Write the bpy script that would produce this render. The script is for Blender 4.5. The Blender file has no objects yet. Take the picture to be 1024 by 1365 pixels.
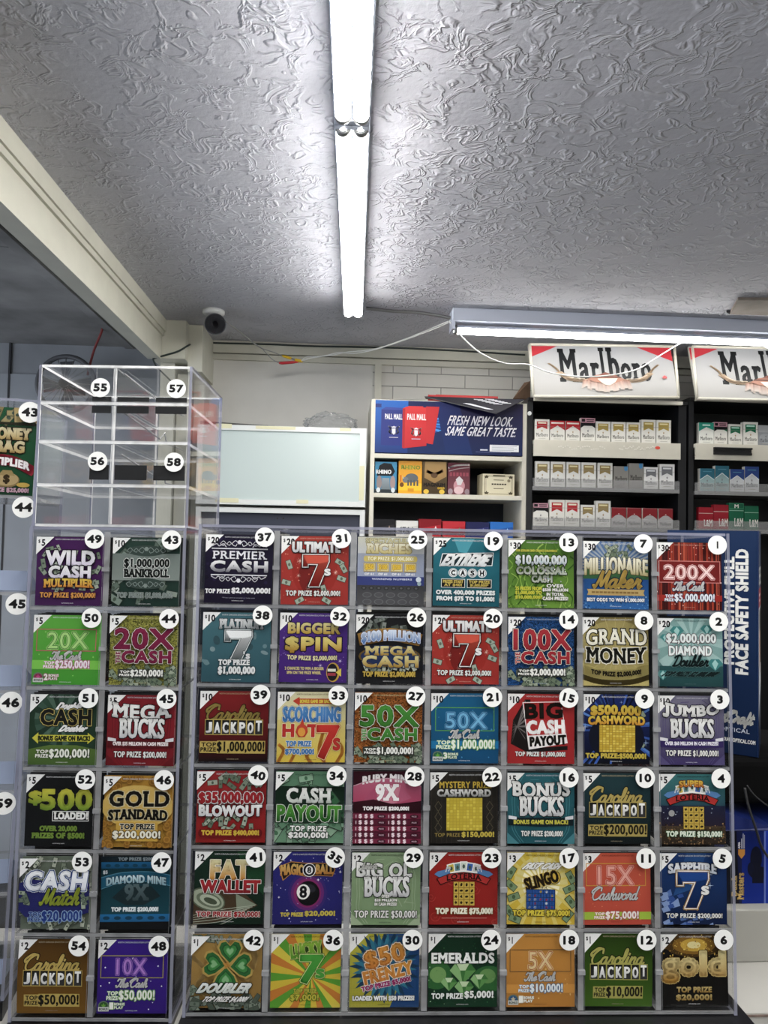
import bpy, math, random
import numpy as np
from mathutils import Matrix, Vector

SC = bpy.context.scene
COL = SC.collection
R = math.radians

# ------------------------------------------------------------------ camera
FPX, CX, CY = 950.0, 512.0, 682.5
CAM = Vector((0, 0, 1.55))
YAW, PITCH, ROLL = R(3.4), R(2.0), R(1.1)
fwd = Vector((math.sin(YAW) * math.cos(PITCH), math.cos(YAW) * math.cos(PITCH), math.sin(PITCH)))
rt0 = Vector((math.cos(YAW), -math.sin(YAW), 0))
up0 = rt0.cross(fwd)
rgt = rt0 * math.cos(ROLL) + up0 * math.sin(ROLL)
upv = up0 * math.cos(ROLL) - rt0 * math.sin(ROLL)
cd = bpy.data.cameras.new('camera')
cam = bpy.data.objects.new('camera', cd)
COL.objects.link(cam)
cam.matrix_world = Matrix(((rgt.x, upv.x, -fwd.x, CAM.x), (rgt.y, upv.y, -fwd.y, CAM.y),
                           (rgt.z, upv.z, -fwd.z, CAM.z), (0, 0, 0, 1)))
cd.sensor_fit = 'VERTICAL'
cd.sensor_height = 36.0
cd.lens = 36.0 * FPX / 1365.0
cd.clip_start = 0.02
SC.camera = cam

# ------------------------------------------------------------------ light and exposure
TUBE_POWER = 72.0        # radiance of the fluorescent tubes
BACK_TUBE_POWER = 24.0
AMBIENT = 2.0           # added world fill, let in where the side wall is left out
SC.view_settings.view_transform = 'Standard'
SC.view_settings.look = 'None'
SC.view_settings.gamma = 1.0
SC.view_settings.use_curve_mapping = False
SC.view_settings.exposure = 0.0
SC.cycles.transparent_max_bounces = 40
wd = bpy.data.worlds.new('ambient_fill')
SC.world = wd
wd.use_nodes = True
wd.node_tree.nodes['Background'].inputs[0].default_value = (0.80, 0.88, 1.0, 1)
wd.node_tree.nodes['Background'].inputs[1].default_value = AMBIENT

# ------------------------------------------------------------------ helpers
def ray(px, py):
    return fwd + rgt * ((px - CX) / FPX) + upv * ((CY - py) / FPX)
def at(px, py, Y):            # the point at depth Y seen at a pixel
    d = ray(px, py); return CAM + d * (Y / d.y)
def atz(px, py, Z):
    d = ray(px, py); return CAM + d * ((Z - CAM.z) / d.z)

def lin(c):
    if isinstance(c, str):
        c = c.lstrip('#')
        if len(c) == 3: c = ''.join(x * 2 for x in c)
        c = [int(c[i:i + 2], 16) / 255 for i in (0, 2, 4)]
    return tuple(x / 12.92 if x <= 0.04045 else ((x + 0.055) / 1.055) ** 2.4 for x in c)

def mat(name, col, rough=0.5, metal=0.0, spec=0.5, noise=0.0, nscale=20.0, bump=0.0, emit=0.0):
    m = bpy.data.materials.new(name); m.use_nodes = True
    nt = m.node_tree; b = nt.nodes['Principled BSDF']
    c = lin(col)
    b.inputs['Base Color'].default_value = (*c, 1)
    b.inputs['Roughness'].default_value = rough
    b.inputs['Metallic'].default_value = metal
    b.inputs['Specular IOR Level'].default_value = spec
    if emit:
        b.inputs['Emission Color'].default_value = (*c, 1); b.inputs['Emission Strength'].default_value = emit
    if noise or bump:
        tc = nt.nodes.new('ShaderNodeTexCoord'); n = nt.nodes.new('ShaderNodeTexNoise')
        n.inputs['Scale'].default_value = nscale; n.inputs['Detail'].default_value = 5
        nt.links.new(tc.outputs['Object'], n.inputs['Vector'])
        if noise:
            mx = nt.nodes.new('ShaderNodeMix'); mx.data_type = 'RGBA'
            rp = nt.nodes.new('ShaderNodeMapRange'); rp.inputs[1].default_value = .3; rp.inputs[2].default_value = .7
            nt.links.new(n.outputs['Fac'], rp.inputs[0]); nt.links.new(rp.outputs[0], mx.inputs[0])
            mx.inputs[6].default_value = (*[x * (1 - noise) for x in c], 1)
            mx.inputs[7].default_value = (*[min(1, x * (1 + noise * .4)) for x in c], 1)
            nt.links.new(mx.outputs[2], b.inputs['Base Color'])
        if bump:
            bp = nt.nodes.new('ShaderNodeBump'); bp.inputs['Strength'].default_value = bump
            bp.inputs['Distance'].default_value = .003
            nt.links.new(n.outputs['Fac'], bp.inputs['Height']); nt.links.new(bp.outputs[0], b.inputs['Normal'])
    return m

def acrylic(name, clear, body, rough, edge=False, tint=(1, 1, 1), milk=.82):
    """clear sheet plastic: see-through with a mirror-like sheen that grows at grazing angles"""
    m = bpy.data.materials.new(name); m.use_nodes = True
    nt = m.node_tree; nt.nodes.clear()
    N = nt.nodes.new; L = nt.links.new
    out = N('ShaderNodeOutputMaterial'); tr = N('ShaderNodeBsdfTransparent'); gl = N('ShaderNodeBsdfGlossy')
    tr.inputs[0].default_value = (*[clear * t for t in tint], 1)
    gl.inputs['Roughness'].default_value = rough
    lw = N('ShaderNodeLayerWeight'); pw = N('ShaderNodeMath'); pw.operation = 'POWER'; pw.inputs[1].default_value = 5
    ma = N('ShaderNodeMath'); ma.operation = 'MULTIPLY_ADD'; ma.inputs[1].default_value = .62; ma.inputs[2].default_value = .024
    L(lw.outputs['Facing'], pw.inputs[0]); L(pw.outputs[0], ma.inputs[0])
    base = tr.outputs[0]
    if body:
        df = N('ShaderNodeBsdfDiffuse'); df.inputs[0].default_value = (milk * tint[0], milk * tint[1], milk * tint[2], 1)
        mx = N('ShaderNodeMixShader'); mx.inputs[0].default_value = body
        L(tr.outputs[0], mx.inputs[1]); L(df.outputs[0], mx.inputs[2]); base = mx.outputs[0]
        if edge:
            tc = N('ShaderNodeTexCoord'); n = N('ShaderNodeTexNoise'); n.inputs['Scale'].default_value = 26
            n.inputs['Detail'].default_value = 2; n.inputs['Distortion'].default_value = .8
            L(tc.outputs['Object'], n.inputs['Vector'])
            rp = N('ShaderNodeMapRange'); rp.inputs[1].default_value = .35; rp.inputs[2].default_value = .7
            rp.inputs[3].default_value = body * .8; rp.inputs[4].default_value = min(1, body * 1.25)
            L(n.outputs['Fac'], rp.inputs[0]); L(rp.outputs[0], mx.inputs[0])
            bp = N('ShaderNodeBump'); bp.inputs['Strength'].default_value = .5; bp.inputs['Distance'].default_value = .002
            L(n.outputs['Fac'], bp.inputs['Height']); L(bp.outputs[0], gl.inputs['Normal'])
    fx = N('ShaderNodeMixShader')
    L(ma.outputs[0], fx.inputs[0]); L(base, fx.inputs[1]); L(gl.outputs[0], fx.inputs[2])
    L(fx.outputs[0], out.inputs[0])
    return m

def print_mat(name, rough, metal=0.0, sparkle=False):
    """printed card: the colour is the ink laid on each face"""
    m = bpy.data.materials.new(name); m.use_nodes = True
    nt = m.node_tree; b = nt.nodes['Principled BSDF']
    a = nt.nodes.new('ShaderNodeAttribute'); a.attribute_name = 'ink'
    b.inputs['Roughness'].default_value = rough; b.inputs['Metallic'].default_value = metal
    b.inputs['Specular IOR Level'].default_value = .22
    src = a.outputs['Color']
    if sparkle:
        tc = nt.nodes.new('ShaderNodeTexCoord'); v = nt.nodes.new('ShaderNodeTexVoronoi'); v.inputs['Scale'].default_value = 620
        nt.links.new(tc.outputs['Object'], v.inputs['Vector'])
        mp = nt.nodes.new('ShaderNodeSeparateColor'); nt.links.new(v.outputs['Color'], mp.inputs[0])
        rg = nt.nodes.new('ShaderNodeMapRange'); rg.inputs[3].default_value = .25; rg.inputs[4].default_value = 1.9
        nt.links.new(mp.outputs[0], rg.inputs[0])
        mu = nt.nodes.new('ShaderNodeMix'); mu.data_type = 'RGBA'; mu.blend_type = 'MULTIPLY'; mu.inputs[0].default_value = 1
        nt.links.new(src, mu.inputs[6]); nt.links.new(rg.outputs[0], mu.inputs[7]); src = mu.outputs[2]
    nt.links.new(src, b.inputs['Base Color'])
    return m

def tag(o, label=None, cat=None, group=None, kind=None):
    if label: o['label'] = label
    if cat: o['category'] = cat
    if group: o['group'] = group
    if kind: o['kind'] = kind
    return o

def empty(name, M):
    o = bpy.data.objects.new(name, None); COL.objects.link(o)
    o.empty_display_size = .05
    o.matrix_world = M if isinstance(M, Matrix) else Matrix.Translation(M)
    return o

class MB:
    """collects shapes into one mesh; every face has a material index"""
    def __init__(s): s.v = []; s.f = []; s.m = []; s.sm = []
    def add(s, vs, fs, mi=0, smooth=False):
        k = len(s.v); s.v += [tuple(v) for v in vs]
        for i, f in enumerate(fs):
            s.f.append(tuple(k + j for j in f)); s.m.append(mi[i] if isinstance(mi, (list, tuple)) else mi); s.sm.append(smooth)
        return s
    def hexa(s, p, mi=0):     # 8 corners: bottom ring 0-3, top ring 4-7
        return s.add(p, [(3, 2, 1, 0), (4, 5, 6, 7), (0, 1, 5, 4), (1, 2, 6, 5), (2, 3, 7, 6), (3, 0, 4, 7)], mi)
    def box(s, x0, x1, y0, y1, z0, z1, mi=0):   # mi may list bottom, top, front(-y), +x, back, -x
        return s.hexa([(x0, y0, z0), (x1, y0, z0), (x1, y1, z0), (x0, y1, z0),
                       (x0, y0, z1), (x1, y0, z1), (x1, y1, z1), (x0, y1, z1)], mi)
    def slab(s, q, t, mi=0):  # quad corners q (tl, tr, br, bl) given thickness t away from the viewer
        q = [Vector(a) for a in q]; n = (q[1] - q[0]).cross(q[3] - q[0]).normalized()
        if n.y < 0: n = -n
        b = [a + n * t for a in q]
        return s.hexa([q[3], q[2], b[2], b[3], q[0], q[1], b[1], b[0]], mi)
    def tube(s, pts, r, n=10, mi=0, caps=True):
        pts = [Vector(p) for p in pts]; k = len(s.v); m = len(pts)
        rs = r if isinstance(r, (list, tuple)) else [r] * m
        u = None
        for i, p in enumerate(pts):
            t = (pts[min(i + 1, m - 1)] - pts[max(i - 1, 0)])
            t = t.normalized() if t.length > 1e-9 else Vector((0, 0, 1))
            if u is None: u = t.orthogonal().normalized()
            u = (u - t * u.dot(t)); u = u.normalized() if u.length > 1e-6 else t.orthogonal().normalized()
            w = t.cross(u)
            for j in range(n):
                a = 2 * math.pi * j / n
                s.v.append(tuple(p + (u * math.cos(a) + w * math.sin(a)) * rs[i]))
        for i in range(m - 1):
            for j in range(n):
                s.f.append((k + i * n + j, k + i * n + (j + 1) % n, k + (i + 1) * n + (j + 1) % n, k + (i + 1) * n + j)); s.m.append(mi); s.sm.append(True)
        if caps:
            s.f.append(tuple(k + j for j in reversed(range(n)))); s.m.append(mi); s.sm.append(False)
            s.f.append(tuple(k + (m - 1) * n + j for j in range(n))); s.m.append(mi); s.sm.append(False)
        return s
    def build(s, name, mats, parent=None, M=None):
        me = bpy.data.meshes.new(name); me.from_pydata(s.v, [], s.f); 
        for m in (mats if isinstance(mats, (list, tuple)) else [mats]): me.materials.append(m)
        me.polygons.foreach_set('material_index', s.m); me.polygons.foreach_set('use_smooth', s.sm)
        me.update()
        o = bpy.data.objects.new(name, me); COL.objects.link(o)
        if parent is not None: o.parent = parent
        elif M is not None: o.matrix_world = M
        return o

def bevel(o, w, seg=2):
    b = o.modifiers.new('bevel', 'BEVEL'); b.width = w; b.segments = seg; b.limit_method = 'ANGLE'
    return o

def spline(pts, per=8, closed=False):
    P = [Vector(p) for p in pts]; out = []
    n = len(P)
    for i in range(n - 1):
        p0, p1, p2, p3 = P[max(i - 1, 0)], P[i], P[i + 1], P[min(i + 2, n - 1)]
        for k in range(per):
            t = k / per
            out.append(.5 * ((2 * p1) + (p2 - p0) * t + (2 * p0 - 5 * p1 + 4 * p2 - p3) * t * t + (3 * p1 - p0 - 3 * p2 + p3) * t ** 3))
    out.append(P[-1]); return out

# ------------------------------------------------------------------ lettering
_txt = {}
def text_mesh(s):
    """outline-font string -> (points, triangles/polys, boundary edges)"""
    if s in _txt: return _txt[s]
    c = bpy.data.curves.new('lettering', 'FONT'); c.body = s; c.resolution_u = 3; c.space_character = 1.1
    o = bpy.data.objects.new('lettering', c); COL.objects.link(o)
    dg = bpy.context.evaluated_depsgraph_get()
    me = o.evaluated_get(dg).to_mesh()
    V = np.array([v.co[:2] for v in me.vertices], float).reshape(-1, 2)
    F = [tuple(p.vertices) for p in me.polygons]
    cnt = {}
    for f in F:
        for i in range(len(f)):
            e = (f[i], f[(i + 1) % len(f)]); k = (min(e), max(e)); cnt[k] = cnt.get(k, 0) + 1
    E = np.array([k for k, n in cnt.items() if n == 1], int).reshape(-1, 2)
    o.evaluated_get(dg).to_mesh_clear()
    bpy.data.objects.remove(o); bpy.data.curves.remove(c)
    _txt[s] = (V, F, E); return _txt[s]

SCRIPT = {
 'a': (1.1, [[(.75,.85),(.5,1),(.15,.75),(.1,.25),(.35,0),(.65,.25),(.8,.95),(.78,.2),(.95,0),(1.15,.25)]]),
 'r': (.95, [[(0,.1),(.25,.6),(.35,1.08),(.45,.9),(.7,.9),(.65,.3),(.8,0),(1.0,.2)]]),
 'o': (1.0, [[(.5,1),(.15,.75),(.12,.25),(.45,0),(.8,.3),(.75,.8),(.5,1),(.65,.8),(1.1,.85)]]),
 'l': (.65, [[(0,.1),(.45,1.0),(.55,1.9),(.4,2.1),(.25,1.7),(.25,.4),(.4,0),(.7,.2)]]),
 'i': (.6, [[(0,.1),(.25,1),(.22,.25),(.4,0),(.65,.2)],[(.3,1.4),(.32,1.5)]]),
 'n': (1.05, [[(0,.1),(.2,1),(.2,0)],[(.2,.5),(.5,.95),(.75,.9),(.72,.25),(.9,0),(1.1,.2)]]),
 'C': (1.5, [[(1.45,1.6),(1.35,2.1),(.85,2.05),(.25,1.4),(.15,.6),(.55,0),(1.2,.15),(1.6,.6)],[(1.35,2.1),(.6,2.25),(-.2,1.6),(-.15,1.2),(.2,1.3)]]),
 'T': (1.15, [[(.0,1.6),(.25,2.0),(1.0,1.9),(1.7,2.15)],[(.95,1.95),(.85,1.0),(.6,.2),(.2,0),(0,.3)]]),
 'h': (1.05, [[(0,.1),(.45,1.2),(.5,1.9),(.35,2.1),(.22,1.6),(.2,0)],[(.2,.5),(.5,.95),(.72,.85),(.7,.25),(.88,0),(1.1,.2)]]),
 'e': (.9, [[(0,.2),(.4,.4),(.7,.75),(.5,1),(.2,.75),(.15,.25),(.45,0),(.95,.3)]]),
 's': (.8, [[(0,.1),(.4,.9),(.5,1.05),(.62,.5),(.5,.05),(.15,.05)],[(.5,.05),(.85,.2)]]),
 'M': (1.8, [[(0,.2),(.2,0),(.4,.6),(.6,2.0),(.7,1.2),(.9,.2),(1.2,1.3),(1.45,2.0),(1.45,.6),(1.6,0),(1.85,.3)]]),
 'k': (.95, [[(0,.1),(.45,1.2),(.5,1.9),(.35,2.1),(.22,1.6),(.2,0)],[(.2,.5),(.6,1),(.7,.75),(.3,.5),(.6,.1),(.95,.15)]]),
 't': (.7, [[(0,.1),(.3,1.0),(.4,1.7),(.3,.8),(.3,.15),(.5,0),(.75,.2)],[(.05,1.2),(.7,1.25)]]),
 'c': (.9, [[(.75,.8),(.55,1),(.2,.75),(.15,.25),(.45,0),(.95,.3)]]),
 'w': (1.35, [[(0,.8),(.15,1),(.2,.3),(.4,0),(.65,.5),(.7,1),(.7,.3),(.9,0),(1.2,.5),(1.15,1),(1.4,.85)]]),
 'd': (1.1, [[(.75,.85),(.5,1),(.15,.75),(.1,.25),(.35,0),(.65,.3),(.85,1.9),(.85,2.1),(.78,.3),(.95,0),(1.15,.25)]]),
 'f': (.7, [[(0,.1),(.4,1.2),(.5,2.0),(.35,2.1),(.25,1.2),(.2,-.6),(.35,-.7),(.4,-.1),(.7,.2)]]),
 'D': (1.4, [[(.5,1.9),(.4,1.0),(.2,.1),(.1,.0),(.8,.05),(1.3,.6),(1.3,1.5),(.8,2.05),(.2,1.9),(.0,1.6)]]),
 'u': (1.1, [[(0,.1),(.2,1),(.2,.3),(.4,0),(.7,.4),(.8,1),(.78,.2),(.95,0),(1.15,.2)]]),
 'b': (.9, [[(0,.1),(.4,1.2),(.45,1.95),(.3,2.1),(.2,1.5),(.2,.2),(.45,0),(.75,.4),(.65,.9),(.5,.8),(1,.75)]]),
 'g': (1.1, [[(.75,.85),(.5,1),(.15,.75),(.1,.3),(.35,.05),(.65,.3),(.8,.95),(.7,-.3),(.4,-.7),(.15,-.4),(1.1,.25)]]),
 'J': (1.0, [[(.95,2.0),(.85,1.0),(.6,0),(.2,-.5),(0,-.2),(.6,.2),(1.0,.4)]]),
 ' ': (.5, []),
}
CAPH = None

class Ink:
    """flat print: layered coloured polygons in a 0..100 square (u right, v down)"""
    def __init__(s, W, H, bound=(0, 0, 100, 100), step=.00003):
        s.W, s.H, s.b, s.step = W, H, bound, step
        s.polys = []; s.L = 0; s.tone = None
    def _put(s, pts, cols, foil=0):
        s.polys.append((pts, cols, s.L, foil))
    def poly(s, pts, col, col2=None, foil=0, new=True):
        """col2: printed gradient from the polygon's top to its bottom"""
        if new: s.L += 1
        pts = [(float(a), float(b)) for a, b in pts]
        u0, v0, u1, v1 = s.b
        if any(a < u0 or a > u1 or b < v0 or b > v1 for a, b in pts):
            for ax, lim, sg in ((0, u0, 1), (0, u1, -1), (1, v0, 1), (1, v1, -1)):
                o = []
                for i in range(len(pts)):
                    p, q = pts[i], pts[(i + 1) % len(pts)]
                    ip, iq = sg * (p[ax] - lim) >= 0, sg * (q[ax] - lim) >= 0
                    if ip: o.append(p)
                    if ip != iq:
                        t = (lim - p[ax]) / (q[ax] - p[ax]); o.append((p[0] + t * (q[0] - p[0]), p[1] + t * (q[1] - p[1])))
                pts = o
                if len(pts) < 3: return s
        c = lin(col) if isinstance(col, str) else col
        if col2 is None: cols = [c] * len(pts)
        else:
            d = lin(col2); vs = [p[1] for p in pts]; a, b = min(vs), max(vs)
            cols = []
            for p in pts:
                t = (p[1] - a) / max(b - a, 1e-6); cols.append(tuple(c[k] + (d[k] - c[k]) * t for k in range(3)))
        s._put(pts, cols, foil); return s
    def rect(s, u0, v0, u1, v1, col, col2=None, rot=0, foil=0, new=True):
        p = [(u0, v0), (u1, v0), (u1, v1), (u0, v1)]
        if rot:
            cu, cv, a = (u0 + u1) / 2, (v0 + v1) / 2, R(rot); c_, s_ = math.cos(a), math.sin(a)
            p = [(cu + (x - cu) * c_ - (y - cv) * s_, cv + (x - cu) * s_ + (y - cv) * c_) for x, y in p]
        return s.poly(p, col, col2, foil, new)
    def frame(s, u0, v0, u1, v1, w, col):
        s.L += 1
        for r in ((u0, v0, u1, v0 + w), (u0, v1 - w, u1, v1), (u0, v0 + w, u0 + w, v1 - w), (u1 - w, v0 + w, u1, v1 - w)):
            s.rect(*r, col, new=False)
        return s
    def ell(s, u, v, ru, rv, col, n=22, col2=None, rot=0, foil=0, new=True):
        a = R(rot)
        pts = []
        for k in range(n):
            t = 2 * math.pi * k / n; x, y = ru * math.cos(t), rv * math.sin(t)
            pts.append((u + x * math.cos(a) - y * math.sin(a), v + x * math.sin(a) + y * math.cos(a)))
        return s.poly(pts, col, col2, foil, new)
    def star(s, u, v, r, col, n=4, inner=.25, rot=0, new=True):
        if new: s.L += 1
        for k in range(n):
            a0 = 2 * math.pi * k / n + R(rot) - math.pi / 2
            p = [(u + r * math.cos(a0), v + r * math.sin(a0))]
            for d in (1, -1):
                b = a0 + d * math.pi / n; p.append((u + inner * r * math.cos(b), v + inner * r * math.sin(b)))
            s.poly([p[0], p[1], (u, v), p[2]], col, new=False)
        return s
    def line(s, pts, w, col, new=True):
        if new: s.L += 1
        for (a, b), (c, d) in zip(pts[:-1], pts[1:]):
            l = math.hypot(c - a, d - b) or 1e-6; x, y = (c - a) / l * w / 2, (d - b) / l * w / 2
            s.poly([(a - x - y, b - y + x), (a - x + y, b - y - x), (c + x + y, d + y - x), (c + x - y, d + y + x)], col, new=False)
        return s
    def curve(s, pts, w, col, per=6, new=True):
        return s.line([(p.x, p.y) for p in spline([(a, b, 0) for a, b in pts], per)], w, col, new)
    def _place(s, V, box, arch, rot, slant, vert):
        u0, v0, u1, v1 = box
        lo, hi = V.min(0), V.max(0); sz = np.maximum(hi - lo, 1e-6)
        P = (V - lo) / sz
        if slant: P[:, 0] += slant * P[:, 1]; P[:, 0] /= (1 + abs(slant))
        if vert: return np.stack([u1 - P[:, 1] * (u1 - u0), v1 - P[:, 0] * (v1 - v0)], 1)
        U = u0 + P[:, 0] * (u1 - u0); W = v1 - P[:, 1] * (v1 - v0)
        if arch: W = W + arch * (2 * (P[:, 0] - .5)) ** 2
        Q = np.stack([U, W], 1)
        if rot:
            c = np.array([(u0 + u1) / 2, (v0 + v1) / 2]); a = R(rot); M = np.array([[math.cos(a), -math.sin(a)], [math.sin(a), math.cos(a)]])
            k = np.array([1.0, s.H / s.W]); Q = (((Q - c) * k) @ M.T) / k + c
        return Q
    def text(s, t, u0, v0, u1, v1, col, col2=None, out=None, w=1.0, b=.35, slant=0, arch=0, rot=0, serif=False, out2=None, w2=0, vert=False, fit=0, ctr=False):
        """b: extra weight; out/w: outline colour and width; out2/w2: a second ring; serif: slab feet on the stems"""
        V, F, E = text_mesh(t)
        if not len(V): return s
        V = V.copy(); F = list(F); E = E.copy()
        if fit:      # keep the letters' own proportions
            z = V.max(0) - V.min(0); wd = fit * z[0] / z[1] * (v1 - v0) * s.H / s.W
            u0, u1 = ((u0 + u1 - wd) / 2, (u0 + u1 + wd) / 2) if ctr else (u0, u0 + wd)
        asp = np.array([1.0, s.H / s.W])
        th, cw = ((u1 - u0), (v1 - v0) * asp[1] / len(t)) if vert else ((v1 - v0) * asp[1], (u1 - u0) / len(t))
        lim = min(.085 * th, .14 * cw)
        b = min(b * .8, lim); w = min(w * .75, lim); w2 = min(w2 * .75, lim)
        if serif:
            cap = .69
            ex_v, ex_f = [], []
            k = len(V)
            tops = V[:, 1].max()
            for i, j in E:
                a, c = V[i], V[j]
                if abs(a[1] - c[1]) < .004 and abs(a[0] - c[0]) < .22:
                    y = a[1]
                    low = y < .03 * cap; high = abs(y - tops) < .03 * tops
                    if low or high:
                        x0, x1 = min(a[0], c[0]) - .055, max(a[0], c[0]) + .055
                        y0, y1 = (y, y + .055) if low else (y - .055, y)
                        ex_f.append(tuple(range(k, k + 4))); ex_v += [(x0, y0), (x1, y0), (x1, y1), (x0, y1)]; k += 4
            if ex_v:
                n0 = len(V); V = np.vstack([V, np.array(ex_v)]); F += ex_f
                E = np.vstack([E] + [np.array([[f[q], f[(q + 1) % 4]] for q in range(4)]) for f in ex_f])
        Q = s._place(V, (u0, v0, u1, v1), arch, rot, slant, vert)
        vlo, vhi = Q[:, 1].min(), Q[:, 1].max()
        c1 = np.array(lin(col)); c2 = np.array(lin(col2)) if col2 else c1
        def cc(p): 
            t_ = min(1, max(0, (p[1] - vlo) / max(vhi - vlo, 1e-6))); return tuple(c1 + (c2 - c1) * t_)
        A, B = Q[E[:, 0]] * asp, Q[E[:, 1]] * asp
        D = B - A; l = np.maximum(np.linalg.norm(D, axis=1, keepdims=True), 1e-6); D = D / l; Nn = np.stack([-D[:, 1], D[:, 0]], 1)
        def stroke(r, colf):
            s.L += 1
            x = r * .75
            q = np.stack([A - D * x + Nn * r, A - D * x - Nn * r, B + D * x - Nn * r, B + D * x + Nn * r], 1)
            for p in q: s._clip_put(p / asp, colf)
        if out2: k2 = tuple(lin(out2)); stroke(b + w + w2, lambda p: k2)
        if out: k1 = tuple(lin(out)); stroke(b + w, lambda p: k1)
        if b > 0: stroke(b, cc)
        s.L += 1
        for f in F: s._clip_put(Q[list(f)], cc)
        return s
    def _clip_put(s, p, colf):
        u0, v0, u1, v1 = s.b
        if (p[:, 0] < u0).any() or (p[:, 0] > u1).any() or (p[:, 1] < v0).any() or (p[:, 1] > v1).any():
            p = np.clip(p, (u0, v0), (u1, v1))
        s._put([tuple(a) for a in p], [colf(a) for a in p])
    def script(s, t, u0, v0, u1, v1, col, out=None, w=.8, r=1.2, slant=.35, rot=0, col2=None):
        strokes = []; x = 0
        for ch in t:
            adv, st = SCRIPT[ch]
            for q in st:
                sp = spline([(a + x, b, 0) for a, b in q], 5)
                strokes.append(np.array([(p.x + slant * p.y, p.y) for p in sp]))
            x += adv
        allp = np.vstack(strokes)
        Q = s._place(allp, (u0, v0, u1, v1), 0, rot, 0, False)
        k = 0; lines = []
        for q in strokes: lines.append([tuple(a) for a in Q[k:k + len(q)]]); k += len(q)
        if out:
            s.L += 1
            for q in lines: s.line(q, 2 * (r + w), out, new=False)
        s.L += 1
        for q in lines: s.line(q, 2 * r, col, new=False)
        return s
    def bills(s, n, u0, v0, u1, v1, seed=1, cols=('#8d9c88', '#a9b5a2', '#6d7d6c'), size=13, ink='#4d5d4e'):
        rd = random.Random(seed)
        for _ in range(n):
            u, v, a = rd.uniform(u0, u1), rd.uniform(v0, v1), rd.uniform(0, 180); z = size * rd.uniform(.7, 1.15)
            s.rect(u - z * .5, v - z * .24, u + z * .5, v + z * .24, '#39443a', rot=a)
            s.rect(u - z * .46, v - z * .2, u + z * .46, v + z * .2, rd.choice(cols), rot=a)
            s.ell(u, v, z * .11, z * .14, ink, 8, rot=a)
        return s
    def dots(s, n, u0, v0, u1, v1, cols, seed=1, r=(.3, .9), new=True):
        rd = random.Random(seed); s.L += 1
        for _ in range(n):
            q = rd.uniform(*r); s.ell(rd.uniform(u0, u1), rd.uniform(v0, v1), q, q, rd.choice(cols), 6, new=False)
        return s
    def stars(s, n, u0, v0, u1, v1, col, seed=1, r=(1, 2.4), pts=4, inner=.2):
        rd = random.Random(seed); s.L += 1
        for _ in range(n): s.star(rd.uniform(u0, u1), rd.uniform(v0, v1), rd.uniform(*r), col, pts, inner, rd.uniform(0, 40) if pts > 4 else 0, new=False)
        return s
    def rays(s, u, v, n, cols, r=150, off=0, new=True):
        s.L += 1
        for k in range(n):
            a, b = 2 * math.pi * k / n + off, 2 * math.pi * (k + 1) / n + off
            s.poly([(u, v), (u + r * math.cos(a), v + r * math.sin(a)), (u + r * math.cos(b), v + r * math.sin(b))], cols[k % len(cols)], new=False)
        return s
    def build(s, name, mats, parent=None, M=None, card=None, thick=.0004, warp=None):
        """mesh in the local frame: x right, z up, print facing -y, origin at the middle of the lower edge"""
        P = s.polys
        if s.tone:      # the ink set of this print run: overall density and saturation
            d, q = s.tone
            def ink_(c):
                l = .3 * c[0] + .59 * c[1] + .11 * c[2]; h = 1 if min(c) > .55 else d
                return tuple((x + (l - x) * q) * h for x in c)
            P = [(a, [ink_(c) for c in b], L, fo) for a, b, L, fo in P]
        if warp:      # cut into level strips so that a bent card stays bent under its print
            cut = []
            for pts, cols, L, fo in P:
                vs = [p[1] for p in pts]; a, b = min(vs), max(vs)
                k0, k1 = int(a // 6), int(max(b - 1e-6, a) // 6)
                if k0 == k1: cut.append((pts, cols, L, fo)); continue
                for k in range(k0, k1 + 1):
                    q = [(p[0], p[1], *c) for p, c in zip(pts, cols)]
                    for lim, sg in ((k * 6, 1), (k * 6 + 6, -1)):
                        o = []
                        for i in range(len(q)):
                            x, y = q[i], q[(i + 1) % len(q)]
                            ix, iy = sg * (x[1] - lim) >= 0, sg * (y[1] - lim) >= 0
                            if ix: o.append(x)
                            if ix != iy:
                                t = (lim - x[1]) / (y[1] - x[1]); o.append(tuple(x[j] + t * (y[j] - x[j]) for j in range(5)))
                        q = o
                        if len(q) < 3: break
                    if len(q) >= 3: cut.append(([x[:2] for x in q], [x[2:] for x in q], L, fo))
            P = cut
        u0, v0, u1, v1 = s.b
        verts, cols, tot, mi = [], [], [], []
        X = lambda u: (u - 50) / 100 * s.W
        Z = lambda v: (100 - v) / 100 * s.H
        wf = warp or (lambda v: 0.0)
        for pts, cs, L, fo in P:
            y = -L * s.step
            for (a, b), c in zip(pts, cs): verts += (X(a), y + wf(b), Z(b)); cols += (c[0], c[1], c[2], 1)
            tot.append(len(pts)); mi.append(fo)
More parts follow.
